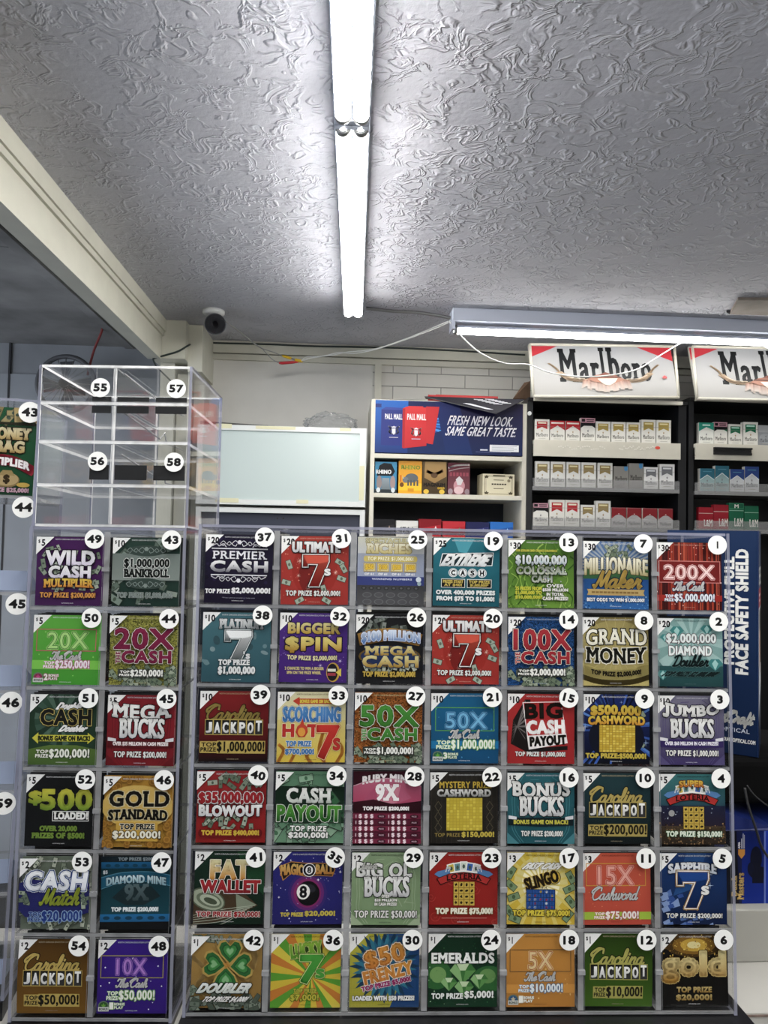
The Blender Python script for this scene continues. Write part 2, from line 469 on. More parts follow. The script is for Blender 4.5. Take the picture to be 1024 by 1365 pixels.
        if card is not None:      # the card's own thickness
            c = lin(card)
            ks = list(np.arange(v0, v1, 6)) + [v1] if warp else [v0, v1]
            for a, b in zip(ks[:-1], ks[1:]):
                F = [(u0, a, 0), (u1, a, 0), (u1, b, 0), (u0, b, 0)]
                ya, yb = wf(a), wf(b)
                f = lambda u, v, t: (X(u), (ya if v == a else yb) + t, Z(v))
                for q in ([f(u0, b, 0), f(u1, b, 0), f(u1, a, 0), f(u0, a, 0)], [f(u0, a, thick), f(u1, a, thick), f(u1, b, thick), f(u0, b, thick)],
                          [f(u0, a, 0), f(u1, a, 0), f(u1, a, thick), f(u0, a, thick)], [f(u0, b, thick), f(u1, b, thick), f(u1, b, 0), f(u0, b, 0)],
                          [f(u0, b, 0), f(u0, a, 0), f(u0, a, thick), f(u0, b, thick)], [f(u1, a, 0), f(u1, b, 0), f(u1, b, thick), f(u1, a, thick)]):
                    for p in q: verts += p; cols += (*c, 1)
                    tot.append(4); mi.append(0)
        tot = np.array(tot, np.int32); n = int(tot.sum())
        me = bpy.data.meshes.new(name)
        me.vertices.add(n); me.vertices.foreach_set('co', np.array(verts, np.float32))
        me.loops.add(n); me.loops.foreach_set('vertex_index', np.arange(n, dtype=np.int32))
        me.polygons.add(len(tot)); me.polygons.foreach_set('loop_start', np.concatenate([[0], np.cumsum(tot)[:-1]]).astype(np.int32))
        me.polygons.foreach_set('material_index', np.array(mi, np.int32))
        for m in mats: me.materials.append(m)
        me.update(calc_edges=True)
        at_ = me.color_attributes.new('ink', 'FLOAT_COLOR', 'CORNER'); at_.data.foreach_set('color', np.array(cols, np.float32))
        me.validate()
        o = bpy.data.objects.new(name, me); COL.objects.link(o)
        if parent is not None: o.parent = parent
        if M is not None: o.matrix_local = M
        return o

# ------------------------------------------------------------------ materials
M_PRINT = print_mat('printed_card', .38)
M_FOIL = print_mat('foil_card', .30, .55)
M_GLIT = print_mat('glitter_card', .35, .2, True)
PRINTS = [M_PRINT, M_FOIL, M_GLIT]
M_ACR = acrylic('clear_acrylic', .985, 0, .015)
M_SHEET = acrylic('hazy_acrylic', .97, .012, .02)
M_EDGE = acrylic('acrylic_edge', .9, .55, .14, True, (.97, .98, 1.0), .40)
M_EDGEB = acrylic('acrylic_polished_edge', .75, .45, .08, False, (.80, .82, 1.0), .5)
M_EDGEW = acrylic('bright_acrylic_edge', .95, .78, .1, True)
M_STICK = mat('sticker_paper', '#e9e9e6', .45)
M_BLACK = mat('black_ink', '#0b0b0d', .5)
M_BLKLAM = mat('black_laminate', '#131316', .35, noise=.3, nscale=9)
M_WHITELAM = mat('white_laminate', '#b6b4ae', .35, noise=.12, nscale=7)

# ------------------------------------------------------------------ the room
CEIL = 2.43
def ceiling_mat(name, col, dark, ridge):
    m = bpy.data.materials.new(name); m.use_nodes = True
    nt = m.node_tree; b = nt.nodes['Principled BSDF']; N = nt.nodes.new; L = nt.links.new
    b.inputs['Roughness'].default_value = .55; b.inputs['Specular IOR Level'].default_value = .35
    tc = N('ShaderNodeTexCoord')
    n = N('ShaderNodeTexNoise'); n.inputs['Scale'].default_value = 19; n.inputs['Detail'].default_value = 3; n.inputs['Distortion'].default_value = 1.1
    L(tc.outputs['Object'], n.inputs['Vector'])
    s = N('ShaderNodeMath'); s.operation = 'SUBTRACT'; s.inputs[1].default_value = .5; L(n.outputs['Fac'], s.inputs[0])
    a = N('ShaderNodeMath'); a.operation = 'ABSOLUTE'; L(s.outputs[0], a.inputs[0])
    r = N('ShaderNodeMapRange'); r.interpolation_type = 'SMOOTHSTEP'
    r.inputs[1].default_value = .085; r.inputs[2].default_value = .0; r.inputs[3].default_value = 0; r.inputs[4].default_value = 1
    L(a.outputs[0], r.inputs[0])
    k = N('ShaderNodeTexNoise'); k.inputs['Scale'].default_value = 11; k.inputs['Detail'].default_value = 3; L(tc.outputs['Object'], k.inputs['Vector'])
    kr = N('ShaderNodeMapRange'); kr.inputs[1].default_value = .38; kr.inputs[2].default_value = .52; L(k.outputs['Fac'], kr.inputs[0])
    mu = N('ShaderNodeMath'); mu.operation = 'MULTIPLY'; L(r.outputs[0], mu.inputs[0]); L(kr.outputs[0], mu.inputs[1])
    f = N('ShaderNodeTexNoise'); f.inputs['Scale'].default_value = 75; f.inputs['Detail'].default_value = 3; L(tc.outputs['Object'], f.inputs['Vector'])
    ad = N('ShaderNodeMath'); ad.operation = 'MULTIPLY_ADD'; ad.inputs[1].default_value = .35; L(f.outputs['Fac'], ad.inputs[0]); L(mu.outputs[0], ad.inputs[2])
    bp = N('ShaderNodeBump'); bp.inputs['Strength'].default_value = ridge; bp.inputs['Distance'].default_value = .0045
    L(ad.outputs[0], bp.inputs['Height']); L(bp.outputs[0], b.inputs['Normal'])
    g = N('ShaderNodeTexNoise'); g.inputs['Scale'].default_value = 1.7; g.inputs['Detail'].default_value = 5; L(tc.outputs['Object'], g.inputs['Vector'])
    gr = N('ShaderNodeMapRange'); gr.inputs[1].default_value = .35; gr.inputs[2].default_value = .72; L(g.outputs['Fac'], gr.inputs[0])
    mx = N('ShaderNodeMix'); mx.data_type = 'RGBA'; mx.inputs[6].default_value = (*lin(col), 1); mx.inputs[7].default_value = (*lin(dark), 1)
    L(gr.outputs[0], mx.inputs[0]); L(mx.outputs[2], b.inputs['Base Color'])
    return m

def brick_mat():
    m = bpy.data.materials.new('painted_block'); m.use_nodes = True
    nt = m.node_tree; b = nt.nodes['Principled BSDF']; N = nt.nodes.new; L = nt.links.new
    b.inputs['Roughness'].default_value = .5
    tc = N('ShaderNodeTexCoord'); sp = N('ShaderNodeSeparateXYZ'); cb = N('ShaderNodeCombineXYZ')
    L(tc.outputs['Object'], sp.inputs[0]); L(sp.outputs[0], cb.inputs[0]); L(sp.outputs[2], cb.inputs[1])
    br = N('ShaderNodeTexBrick'); L(cb.outputs[0], br.inputs['Vector'])
    br.inputs['Scale'].default_value = 1; br.inputs['Brick Width'].default_value = .225; br.inputs['Row Height'].default_value = .0625
    br.inputs['Mortar Size'].default_value = .0022; br.inputs['Mortar Smooth'].default_value = .5
    br.inputs['Color1'].default_value = (*lin('#c9c7c0'), 1); br.inputs['Color2'].default_value = (*lin('#c0beb7'), 1); br.inputs['Mortar'].default_value = (*lin('#9b9994'), 1)
    L(br.outputs['Color'], b.inputs['Base Color'])
    bp = N('ShaderNodeBump'); bp.invert = True; bp.inputs['Distance'].default_value = .004; L(br.outputs['Fac'], bp.inputs['Height']); L(bp.outputs[0], b.inputs['Normal'])
    return m

def struct(name, mb, mats):
    return tag(mb.build(name, mats), kind='structure')

M_CEIL = ceiling_mat('textured_ceiling', '#c0c0c8', '#abacb4', 1.0)
M_PANEL = mat('ceiling_board', '#8d8c8c', .8, noise=.5, nscale=3.2, bump=.4)
M_WALL = mat('painted_plaster', '#cfcdc7', .55, noise=.08, nscale=5, bump=.05)
M_WALLB = mat('grey_wall_panel', '#96999e', .6, noise=.25, nscale=4)
M_BRICK = brick_mat()
M_BEAM = mat('beam_paint', '#c6c4b6', .45, noise=.07, nscale=11, bump=.05)
M_FLOOR = mat('floor_tile', '#3b3834', .5, noise=.2, nscale=3)
M_SEAM = mat('dark_seam', '#3a3a3d', .8)

XB = -.757      # beam face towards the counter
struct('floor', MB().box(-3.2, 2.8, -3, 3.6, -.05, 0), M_FLOOR)
struct('ceiling', MB().box(XB, 2.8, -3, 3.3, CEIL, CEIL + .05), M_CEIL)
mb = MB()
for k, (y0, y1) in enumerate(((-3, -.2), (-.195, 1.02), (1.025, 2.245), (2.25, 3.45))):
    for x0, x1 in ((-3.2, -2.22), (-2.215, -1.02), (-1.015, XB)):
        mb.box(x0, x1, y0, y1, CEIL - .004, CEIL + .05)
mb.box(-3.2, XB, -3, 3.45, CEIL + .002, CEIL + .05, 1)
mb.box(-1.04, -1.0, -3, 3.42, CEIL - .012, CEIL - .004, 0)
struct('ceiling_side', mb, [M_PANEL, M_SEAM])
struct('wall_back', MB().box(-.62, .13, 3.28, 3.36, 0, CEIL, 0).box(.13, 2.8, 3.28, 3.36, 0, CEIL, 1), [M_WALL, M_BRICK])
mb = MB().box(-3.2, -1.57, 3.42, 3.5, 0, CEIL, 0).box(-1.565, -.62, 3.42, 3.5, 0, CEIL, 0)
mb.box(-3.2, -.62, 3.412, 3.42, 0, 2.28, 1).box(-1.572, -1.563, 3.41, 3.42, 0, CEIL, 2)
struct('wall_rear', mb, [M_WALLB, mat('pale_wall_panel', '#a2a6ac', .55, noise=.12, nscale=5), M_SEAM])
struct('wall_right', MB().box(2.8, 2.85, -3, 3.36, 0, CEIL), M_WALL)
struct('wall_front', MB().box(-3.2, 2.8, -3.05, -3, 0, CEIL), mat('brown_panelling', '#2f2b27', .7, noise=.3, nscale=3))
# the dropped beam with its moulding, and the boxed post it lands on
mb = MB().box(XB - .055, XB, -3, 2.97, CEIL - .165, CEIL)
mb.box(XB, XB + .016, -3, 2.97, CEIL - .05, CEIL).box(XB, XB + .009, -3, 2.97, CEIL - .068, CEIL - .05)
struct('trim_1', mb, M_BEAM)
mb = MB().box(-.80, -.66, 2.97, 3.28, CEIL - .16, CEIL).box(-.66, -.60, 3.02, 3.28, CEIL - .20, CEIL - .002)
mb.box(-.78, -.72, 3.05, 3.42, 0, CEIL - .16).box(-.715, -.665, 3.08, 3.40, 0, CEIL - .20).box(-.66, -.615, 3.16, 3.42, 0, CEIL - .2)
struct('trim_2', mb, M_BEAM)
# cornice board and batten on the back wall
mb = MB().box(-.60, 2.79, 3.255, 3.28, CEIL - .055, CEIL).box(-.60, 2.79, 3.262, 3.28, CEIL - .085, CEIL - .06)
a = at(500, 480, 3.27); b_ = at(509, 480, 3.27)
mb.box(a.x, b_.x, 3.262, 3.28, 1.0, CEIL - .085)
struct('trim_3', mb, M_BEAM)

# open hatch in the ceiling
q = [atz(984, 396, CEIL), atz(1060, 396, CEIL), atz(1040, 417, CEIL), atz(973, 415, CEIL)]
M_HATCH = mat('bare_board', '#8b8177', .8, noise=.3, nscale=12)
zz = CEIL - .012
q = [Vector((p.x, p.y, zz)) for p in q]
mb = MB().hexa([q[3], q[2], q[1], q[0], *[p + Vector((0, 0, .011)) for p in (q[3], q[2], q[1], q[0])]], 0)
mb.hexa([q[3] + Vector((-.02, -.012, .004)), q[2] + Vector((0, -.012, .004)), q[2], q[3], q[3] + Vector((-.02, -.012, .011)), q[2] + Vector((0, -.012, .011)), q[2] + Vector((0, 0, .011)), q[3] + Vector((0, 0, .011))], 1)
o = mb.build('ceiling_hatch', [M_HATCH, M_SEAM])
tag(o, 'brown access hatch cover set in the textured ceiling', 'hatch')

# ------------------------------------------------------------------ fluorescent lamps
def emit_mat(name, power):
    m = bpy.data.materials.new(name); m.use_nodes = True; nt = m.node_tree; nt.nodes.clear()
    e = nt.nodes.new('ShaderNodeEmission'); e.inputs[0].default_value = (1, .985, .95, 1); e.inputs[1].default_value = power
    o = nt.nodes.new('ShaderNodeOutputMaterial'); nt.links.new(e.outputs[0], o.inputs[0]); return m
M_TUBE = emit_mat('lit_tube', TUBE_POWER)
M_TUBEB = emit_mat('lit_tube_back', BACK_TUBE_POWER)
M_HOUSE = mat('lamp_housing', '#bfc4d2', .4)
M_METAL = mat('dull_metal', '#8c8c8c', .4, .8)

UP = .02        # the upper shell of each LED tube is opaque
def fixture(p, q, ntube, tmat, label, hw, gap, tr, drop, group=None):
    """strip light along p-q on the ceiling; hw housing half width"""
    p, q = Vector(p), Vector(q); d = (q - p); L = d.length; d.normalize(); s = Vector((d.y, -d.x, 0))
    M = Matrix(((s.x, d.x, 0, p.x), (s.y, d.y, 0, p.y), (0, 0, 1, CEIL), (0, 0, 0, 1)))
    r = tag(empty('ceiling_light', M), label, 'light', group)
    h = MB().box(-hw, hw, 0, L, -drop + tr + .006, -.0005).build('housing', M_HOUSE, r); bevel(h, .004)
    xs = [0] if ntube == 1 else [-gap, gap]
    for x in xs:
        z = -drop
        cap = [(x, y, z) for y in (.012, .014, .02, .03, L - .03, L - .02, L - .014, L - .012)]
        m = MB().tube(cap, [tr * .5, tr * .8, tr * .97, tr, tr, tr * .97, tr * .8, tr * .5], 20)
        for k, f in enumerate(m.f):
            if sum(m.v[i][2] for i in f) / len(f) > z + tr * UP: m.m[k] = 1
        tb = m.build('tube', [tmat, M_HOUSE], r)
        for y0, y1 in ((.0125, .026), (L - .026, L - .0125)):
            MB().tube([(x, y0, z), (x, y0 + .002, z), (x, y1 - .002, z), (x, y1, z)], [tr * .8, tr * 1.04, tr * 1.04, tr * .8] , 20).build('end_cap', M_METAL, tb)
    for y in (0, L - .012):
        MB().box(-hw * .9, hw * .9, y, y + .012, -drop - tr * .4, -drop + tr + .008).build('lamp_holder', M_HOUSE, r)
    return r
fixture((.004, 1.385, 0), (.027, 2.612, 0), 2, M_TUBE, 'far lit twin-tube strip light running towards the back wall', .037, .0175, .0155, .063)
fixture((-.014, .16, 0), (.004, 1.380, 0), 2, M_TUBE, 'near lit twin-tube strip light overhead, cut off by the photo top', .037, .0175, .0155, .063)
fixture((-.034, -1.10, 0), (-.014, .135, 0), 2, M_TUBE, 'added unseen twin-tube fill light overhead behind the photographer', .037, .0175, .0155, .063, 'strip lights behind the photographer')
fixture((-.054, -2.36, 0), (-.034, -1.12, 0), 2, M_TUBE, 'added unseen twin-tube fill light overhead behind the photographer', .037, .0175, .0155, .063, 'strip lights behind the photographer')
fixture((1.30, -1.3, 0), (1.30, -.08, 0), 2, M_TUBE, 'added unseen twin-tube fill light overhead behind the photographer', .037, .0175, .0155, .063, 'strip lights behind the photographer')  # added side row: unseen fill lamps that brighten the displays
fixture((1.30, -.02, 0), (1.30, 1.0, 0), 2, M_TUBE, 'added unseen twin-tube fill light overhead behind the photographer', .037, .0175, .0155, .063, 'strip lights behind the photographer')  # second added fill lamp of the side row
fixture((.405, 2.705, 0), (1.93, 2.715, 0), 1, M_TUBEB, 'lit single-tube strip light above the cigarette racks', .04, 0, .0175, .075)

# spring-clad conduit between the lamps
pts = spline([atz(488, 411, CEIL - .009), atz(520, 414.5, CEIL - .010), atz(560, 417, CEIL - .012), (.404, 2.705, CEIL - .03)], 40)
o = MB().tube(pts, [.0075 if i % 2 else .0055 for i in range(len(pts))], 8).build('flexible_conduit', M_METAL)
tag(o, 'grey coiled metal conduit linking the two ceiling lamps', 'conduit')

# ------------------------------------------------------------------ counter
ZC = .852
M_SHADE = mat('shaded_laminate', '#9d9c95', .45, noise=.1, nscale=6)  # white riser greyed; its shade is put into the colour
YF = atz(985, 1351, ZC).y
YRS = atz(1000, 1283, ZC).y; ZRS = at(1000, 1213, YRS).z
r = tag(empty('shop_counter', (0, YF, 0)), 'white laminate counter under the ticket displays', 'counter')
MB().box(-1.6, .5, 0, .26, ZC - .022, ZC).box(.5, 1.6, 0, .65, ZC - .022, ZC).build('worktop', M_WHITELAM, r)
MB().box(-1.58, .5, .017, .24, .0, ZC - .0225).box(.5, 1.58, .017, .63, .0, ZC - .0225).build('carcass', M_WHITELAM, r)
MB().box(.50, 1.6, -.0015, -.0002, ZC - .005, ZC - .002).build('edge_strip', mat('worn_edge', '#7d6c63', .7, noise=.4, nscale=60), r)
o = MB().box(.53, 1.5, YRS, YRS + .45, ZC + .0004, ZRS).build('riser_box', M_SHADE); bevel(o, .002)
tag(o, 'low white step, greyed to look shaded, on the counter under the blue carton', 'riser')
def wedge_base(root, x0, x1, y0, y1, flare=.0):
    """black plinth: its top follows the leaning display, its underside lies on the counter"""
    M = root.matrix_world; Mi = M.inverted()
    top = [M @ Vector(p) for p in ((x0, y0, -.0006), (x1, y0, -.0006), (x1, y1, -.0006), (x0, y1, -.0006))]
    ex = [(-flare, -flare), (flare, -flare), (flare, 0), (-flare, 0)]
    mid = [Vector((p.x + e[0] * .5, p.y + e[1] * .5, max(p.z - .008, ZC + .012 - .006 * (k > 1)))) for k, (p, e) in enumerate(zip(top, ex))]
    bot = [Vector((p.x + e[0], p.y + e[1], ZC + .0004)) for p, e in zip(top, ex)]
    m = MB().hexa([Mi @ p for p in bot + top])
    return m.build('base_board', M_BLKLAM, root)

# ------------------------------------------------------------------ ticket displays
def frame_matrix(pos, a, b, c):
    a, b, c = R(a), R(b), R(c)
    return Matrix.Translation(pos) @ Matrix.Rotation(a, 4, 'Z') @ Matrix.Rotation(b, 4, 'X') @ Matrix.Rotation(c, 4, 'Y')
MR = frame_matrix((-.1113, 1.0528, 1.5462), -1.566, -1.9597, -.0956)
ML = frame_matrix((-.3589, 1.0661, 1.5387), -2.8561, -1.8278, -.4085)
MF = frame_matrix((-.4722, 1.10, 1.7271), 8, -2.0, 1.0)
PZR, PZL, PZF = .1134, .1143, .1434
TILT = {35: -32, 27: -6, 15: -14, 17: 10, 36: -8, 30: 0, 37: 5, 31: 8, 40: -10, 41: 6, 42: -8, 20: -4, 14: 3, 43: 0, 32: -5, 39: 4, 33: 0,
        22: 5, 24: 6, 48: 4, 51: 0, 54: -4, 47: 3, 2: 0, 9: 5, 5: -12, 38: -4, 28: -3, 21: 4}

def sheet(x0, x1, y0, y1, z0, z1, face='y'):
    """acrylic sheet: broad faces clear (slot 0), cut edges milky (slot 1)"""
    big = {'y': (1, 1, 0, 1, 0, 1), 'x': (1, 1, 1, 0, 1, 0), 'z': (0, 0, 1, 1, 1, 1)}[face]
    return MB().box(x0, x1, y0, y1, z0, z1, list(big))

def sticker(num, x, z, y, parent, r=.0142):
    k = Ink(2 * r, 2 * r, (-10, -10, 110, 110), .0001)
    k.L = 1
    n = 30
    m = MB()
    m.add([(r * math.cos(2 * math.pi * i / n), -.0006 * j, r + r * math.sin(2 * math.pi * i / n)) for j in (0, 1) for i in range(n)],
          [tuple(range(n)), tuple(range(2 * n - 1, n - 1, -1))] + [(i, n + i, n + (i + 1) % n, (i + 1) % n) for i in range(n)])
    w = 54 if len(str(num)) == 2 else 25
    if num == 1: w = 10
    k2 = Ink(2 * r, 2 * r, (-10, -10, 110, 110), .00004); k2.L = 20
    k2.text(str(num), 20, 31.5, 80, 68, '#0c0c0e', b=4.0, rot=-TILT.get(num, 0), fit=1.3, ctr=True)
    a = k2
    for pts, cols, L, fo in a.polys:
        m.add([((u - 50) / 100 * 2 * r, -.0006 - .00004, (100 - v) / 100 * 2 * r) for u, v in pts], [tuple(range(len(pts)))], 1)
    o = m.build('number_sticker', [M_STICK, M_BLACK], parent)
    o.location = (x, y, z - r)
    o['label'] = f'round white sticker with black number {num}'
    return o

def display(name, label, M, ncol, pitch, nrow, pz, nums, depth, xl, xr, cell=(-.0895, .0128), bottom=.0985, top=.0135, base=None, group=None):
    zb = -((nrow - 1) * pz + bottom + .006)
    root = tag(empty(name, M @ Matrix.Translation((0, 0, zb))), label, 'ticket display', group)
    Z = lambda z: z - zb
    W = (ncol - 1) * pitch
    mats = [M_ACR, M_EDGE]; mb_ = [M_ACR, M_EDGEB]
    sheet(xl, xl + .0045, -.001, depth, 0, Z(top + .004), 'x').build('side_panel', mb_, root)
    sheet(W + xr - .0045, W + xr, -.001, depth, 0, Z(top + .004), 'x').build('side_panel', mb_, root)
    sheet(xl + .005, W + xr - .005, .001, depth, Z(top), Z(top + .004), 'z').build('top_panel', mb_, root)
    sheet(xl + .005, W + xr - .005, depth - .003, depth, 0, Z(top - .0005), 'y').build('back_panel', mats, root)
    for j in range(nrow):
        z = Z(-j * pz - bottom)
        sheet(xl + .005, W + xr - .005, .0, depth - .0035, z - .0045, z, 'z').build('shelf', mats, root)
    for i in range(ncol - 1):
        x = i * pitch + (cell[1] + pitch + cell[0]) / 2; h = (pitch + cell[0] - cell[1]) / 2 - .0008
        for j in range(nrow):
            z0 = Z(-j * pz - bottom) + .0003; z1 = z0 + pz - .0055
            sheet(x - h, x + h, .001, depth - .0035, z0, z1, 'x').build('divider', mats, root)
            MB().box(x - h - .001, x + h + .001, -.004, .0005, (z0 + z1) / 2 - .003, (z0 + z1) / 2 + .003).build('hinge_tab', M_EDGE, root)
    for i in range(ncol):
        for j in range(nrow):
            num = nums[i][j]
            x0, x1 = i * pitch + cell[0], i * pitch + cell[1]; z0 = Z(-j * pz - bottom)
            fp = sheet(x0, x1, -.002, -.0004, z0 + .0006, z0 + pz - .0058, 'y').build('front_panel', mats, root)
            if num is not None: sticker(num, i * pitch, Z(-j * pz), -.0021, fp, .0142 * (1 if pz < .13 else 1.12))
    return root, zb

NR = [[37 - 6 * i + j for j in range(6)] for i in range(7)]
disp_r, ZBR = display('ticket_display', 'wide clear acrylic display of seven ticket columns on a black base', MR, 7, .112, 6, PZR, NR, .15, -.0965, .0190)
wedge_base(disp_r, -.0985, .706, -.030, .155, .006)
disp_l, ZBL = display('ticket_display', 'narrow clear acrylic display of two ticket columns beside the wide one', ML, 2, .112, 6, PZL, [[49, 50, 51, 52, 53, 54], [43, 44, 45, 46, 47, 48]], .2, -.0955, .0210)
wedge_base(disp_l, -.0955, .132, -.004, .202, .0)
disp_f, ZBF = display('ticket_display', 'tall acrylic display with blue-tinted empty bins at the photo edge', MF, 1, .147, 6, PZF, [[43, 44, 45, 46, 59, None]], .16, -.135, .0165, cell=(-.128, .011), bottom=.126, top=.016)
wedge_base(disp_f, -.135, .016, -.004, .162, .0)

# the clear two-tier bin box on the narrow display
zt = .0182
MBX = ML @ Matrix.Translation((0, 0, zt))
r = tag(empty('acrylic_bin_box', MBX), 'clear empty acrylic bin box standing on the narrow ticket display', 'acrylic box')
x0, x1, D, H = -.0925, .1345, .205, .240
sheet(x0, x0 + .004, 0, D, 0, H, 'x').build('side_panel', [M_SHEET, M_EDGEB], r)
sheet(x1 - .004, x1, 0, D, 0, H, 'x').build('side_panel', [M_SHEET, M_EDGEB], r)
sheet(x0 + .0042, x1 - .0042, 0, D, H - .0035, H, 'z').build('top_panel', [M_ACR, M_EDGEW], r)
sheet(x0 + .0042, x1 - .0042, 0, D, 0, .0035, 'z').build('bottom_panel', [M_ACR, M_EDGEW], r)
sheet(x0 + .0042, x1 - .0042, D - .003, D, .0037, H - .0037, 'y').build('back_panel', [M_SHEET, M_EDGEW], r)
for z in (.0585, .1225, .1805):
    sheet(x0 + .0042, x1 - .0042, 0, D - .0035, z, z + .0045, 'z').build('shelf', [M_ACR, M_EDGEW], r)
for za, zc in ((.004, .058), (.0635, .122), (.1275, .180), (.1855, .236)):
    sheet(.0195, .0228, .001, D - .004, za, zc, 'x').build('divider', [M_ACR, M_EDGEW], r)
    for xa, xb in ((x0 + .005, .019), (.0232, x1 - .005)):
        fp = sheet(xa, xb, -.0022, -.0003, za, zc - .001, 'y').build('front_panel', [M_ACR, M_EDGEW], r)
        if za > .18: sticker(55 if xa < 0 else 57, 0 if xa < 0 else .112, .224 - zt, -.0023, fp)
        elif .06 < za < .1: sticker(56 if xa < 0 else 58, 0 if xa < 0 else .112, .1143 - zt, -.0023, fp)
for z0_, z1_ in ((.0695, .0915), (.1690, .1800), (.1855, .1935)):
    for xa, xb in ((-.0135, .0145), (.0235, .0705), (.0805, .1265)):
        MB().box(xa, xb, .003, .0045, z0_, z1_).build('black_strip', M_BLACK, r)
# notched price rails
for za in (.1275, .1855, .0635):
    p = [(.030, .01, za + .045), (.062, .09, za + .018), (.066, .10, za + .030), (.070, .10, za + .012), (.082, .15, za + .010)]
    MB().tube(p, .0014, 6).build('wire_notch', M_EDGE, r)

# ------------------------------------------------------------------ back shelves and racks
M_CREAM = mat('cream_steel', '#cfcabb', .4, noise=.05, nscale=20)
M_DARKBACK = mat('dark_pegboard', '#2a2d33', .7)
M_RACK = mat('black_rack', '#0d0e12', .45)
M_LIP = acrylic('shelf_lip', .9, .12, .05)
M_WHITE = mat('white_enamel', '#d6d8d6', .35)
M_NAVY = mat('navy_panel', '#272c3d', .5)
M_TAPE = mat('masking_tape', '#d3cfae', .7)

def quad_print(name, W, H, tl, tr, br, bl, parent=None, thick=.006, card='#dddddd', draw=None, step=.00012):
    """a flat printed sign given its four corners in the room"""
    ex = (br - bl); w = ex.length; ez = (tl - bl); ez = ez - ex * ez.dot(ex) / ex.length_squared; h = ez.length
    k = Ink(w, h, step=step); draw(k)
    o = k.build(name, PRINTS, parent, None, card, thick)
    ex.normalize(); ez.normalize(); ey = ez.cross(ex)
    c = (bl + br) / 2
    M = Matrix(((ex.x, ey.x, ez.x, c.x), (ex.y, ey.y, ez.y, c.y), (ex.z, ey.z, ez.z, c.z), (0, 0, 0, 1)))
    o.matrix_local = (parent.matrix_world.inverted() @ M) if parent is not None else M
    return o

YS = 2.90
# --- the cream shelf with the cigarette advert
def zpx(px, py, Y): return at(px, py, Y).z
xl, xr = at(494, 600, YS).x, at(702, 600, YS).x
ztop = zpx(500, 532, YS)
xi0, xi1 = at(499.5, 600, YS).x, at(696.5, 600, YS).x
c = Vector(((xl + xr) / 2, YS, 0))
r_shelf = shelf = tag(empty('shelf_unit', c), 'cream steel shelf unit holding an advert and small boxes', 'shelf unit')
def rel(mb, o): 
    mb.v = [(v[0] - o.x, v[1] - o.y, v[2] - o.z) for v in mb.v]; return mb
rel(MB().box(xl, xi0, YS, 3.25, 0, ztop), c).build('side_panel', M_CREAM, shelf)
rel(MB().box(xi1, xr, YS, 3.25, 0, ztop), c).build('side_panel', M_CREAM, shelf)
rel(MB().box(xi0, xi1, 3.235, 3.25, 0, ztop), c).build('back_panel', M_DARKBACK, shelf)
rel(MB().box(xi0, xi1, YS, 3.234, ztop - .012, ztop), c).build('top_panel', M_CREAM, shelf)
zs1 = zpx(600, 607, YS); zs2 = zpx(595, 659, YS); zs3 = zpx(600, 716, YS)
for z in (zs1, zs2, zs3, zs3 - .25, zs3 - .5):
    rel(MB().box(xi0, xi1, YS - .004, 3.234, z - .018, z), c).build('shelf_board', M_CREAM, shelf)

def ad(k):
    k.rect(0, 0, 100, 100, '#23284f', '#1a2a55')
    k.rect(0, 0, 22, 100, '#2b62b0', '#20356e'); 
    k.rays(27, 42, 40, ['#4b93d6', '#2a4f95', '#3872bb', '#25386f'], 22)
    k.poly([(52, 0), (100, 0), (100, 100), (60, 100)], '#251f3f', '#18244c')
    k.poly([(40, 0), (56, 0), (66, 100), (48, 100)], '#242a58', '#1b2d5b')
    for a, b, c1, c2 in ((4, 17, '#2b3a86', '#26317a'),):
        k.rect(4, 18, 18.5, 86, '#2c3576'); k.poly([(4, 18), (7, 13), (19, 14), (18.5, 18)], '#38458c')
        k.text('PALL MALL', 6.6, 26, 18, 36, '#e8e6ea', b=.12)
    k.rect(0, 7, 4, 14, '#26336e')
    k.poly([(22, 10), (32, 10), (32, 20), (22, 20)], '#c83c3c')
    k.poly([(34, 10), (43, 10), (39, 82), (34.5, 80)], '#b83336')
    k.poly([(18.3, 15), (21, 11), (34, 12), (34.6, 85), (19, 91)], '#c93a3b', '#b22c33')
    k.rect(18.3, 15, 20, 90, '#a2292e')
    k.text('PALL MALL', 21.5, 25, 34, 36, '#f0e4e2', b=.15)
    k.text('FRESH NEW LOOK.', 48.5, 26, 94.5, 44, '#e4e2e6', '#c9c8d2', b=.16, slant=.05)
    k.text('SAME GREAT TASTE.', 47, 47, 97, 64, '#eceaec', '#cfced8', b=.16, slant=.05)
    for u, v, z in ((12.5, 58, 1), (27.5, 60, 1)):      # crest with two supporters
        k.poly([(u - 1.2, v - 4), (u + 1.2, v - 4), (u + 1.2, v + 4), (u, v + 8), (u - 1.2, v + 4)], '#d9d6da')
        k.star(u, v - 7, 2.2, '#d9d6da', 5, .5)
        for sg in (-1, 1): k.curve([(u + sg * 1.4, v + 6), (u + sg * 3, v + 2), (u + sg * 2, v - 4), (u + sg * 3.4, v - 8)], .9, '#cfccd2')
        k.rect(u - 3, v + 12, u + 3, v + 13.4, '#b9b4c4')
    k.rect(77.5, 80, 97.3, 93, '#dfe0e2'); 
    for q in range(4): k.rect(79, 82 + q * 2.6, 96 - (q % 2) * 2, 82.8 + q * 2.6, '#9b9ca6')
    k.rect(71, 89, 76, 91.5, '#c6c6d2'); k.rect(68, 94, 92, 95, '#5d6690')
quad_print('advert_panel', 1, 1, at(500, 533, YS - .003), at(696.5, 541, YS - .003), at(696.5, 608, YS - .003), at(499.5, 603, YS - .003), shelf, .004, '#20264c', ad)

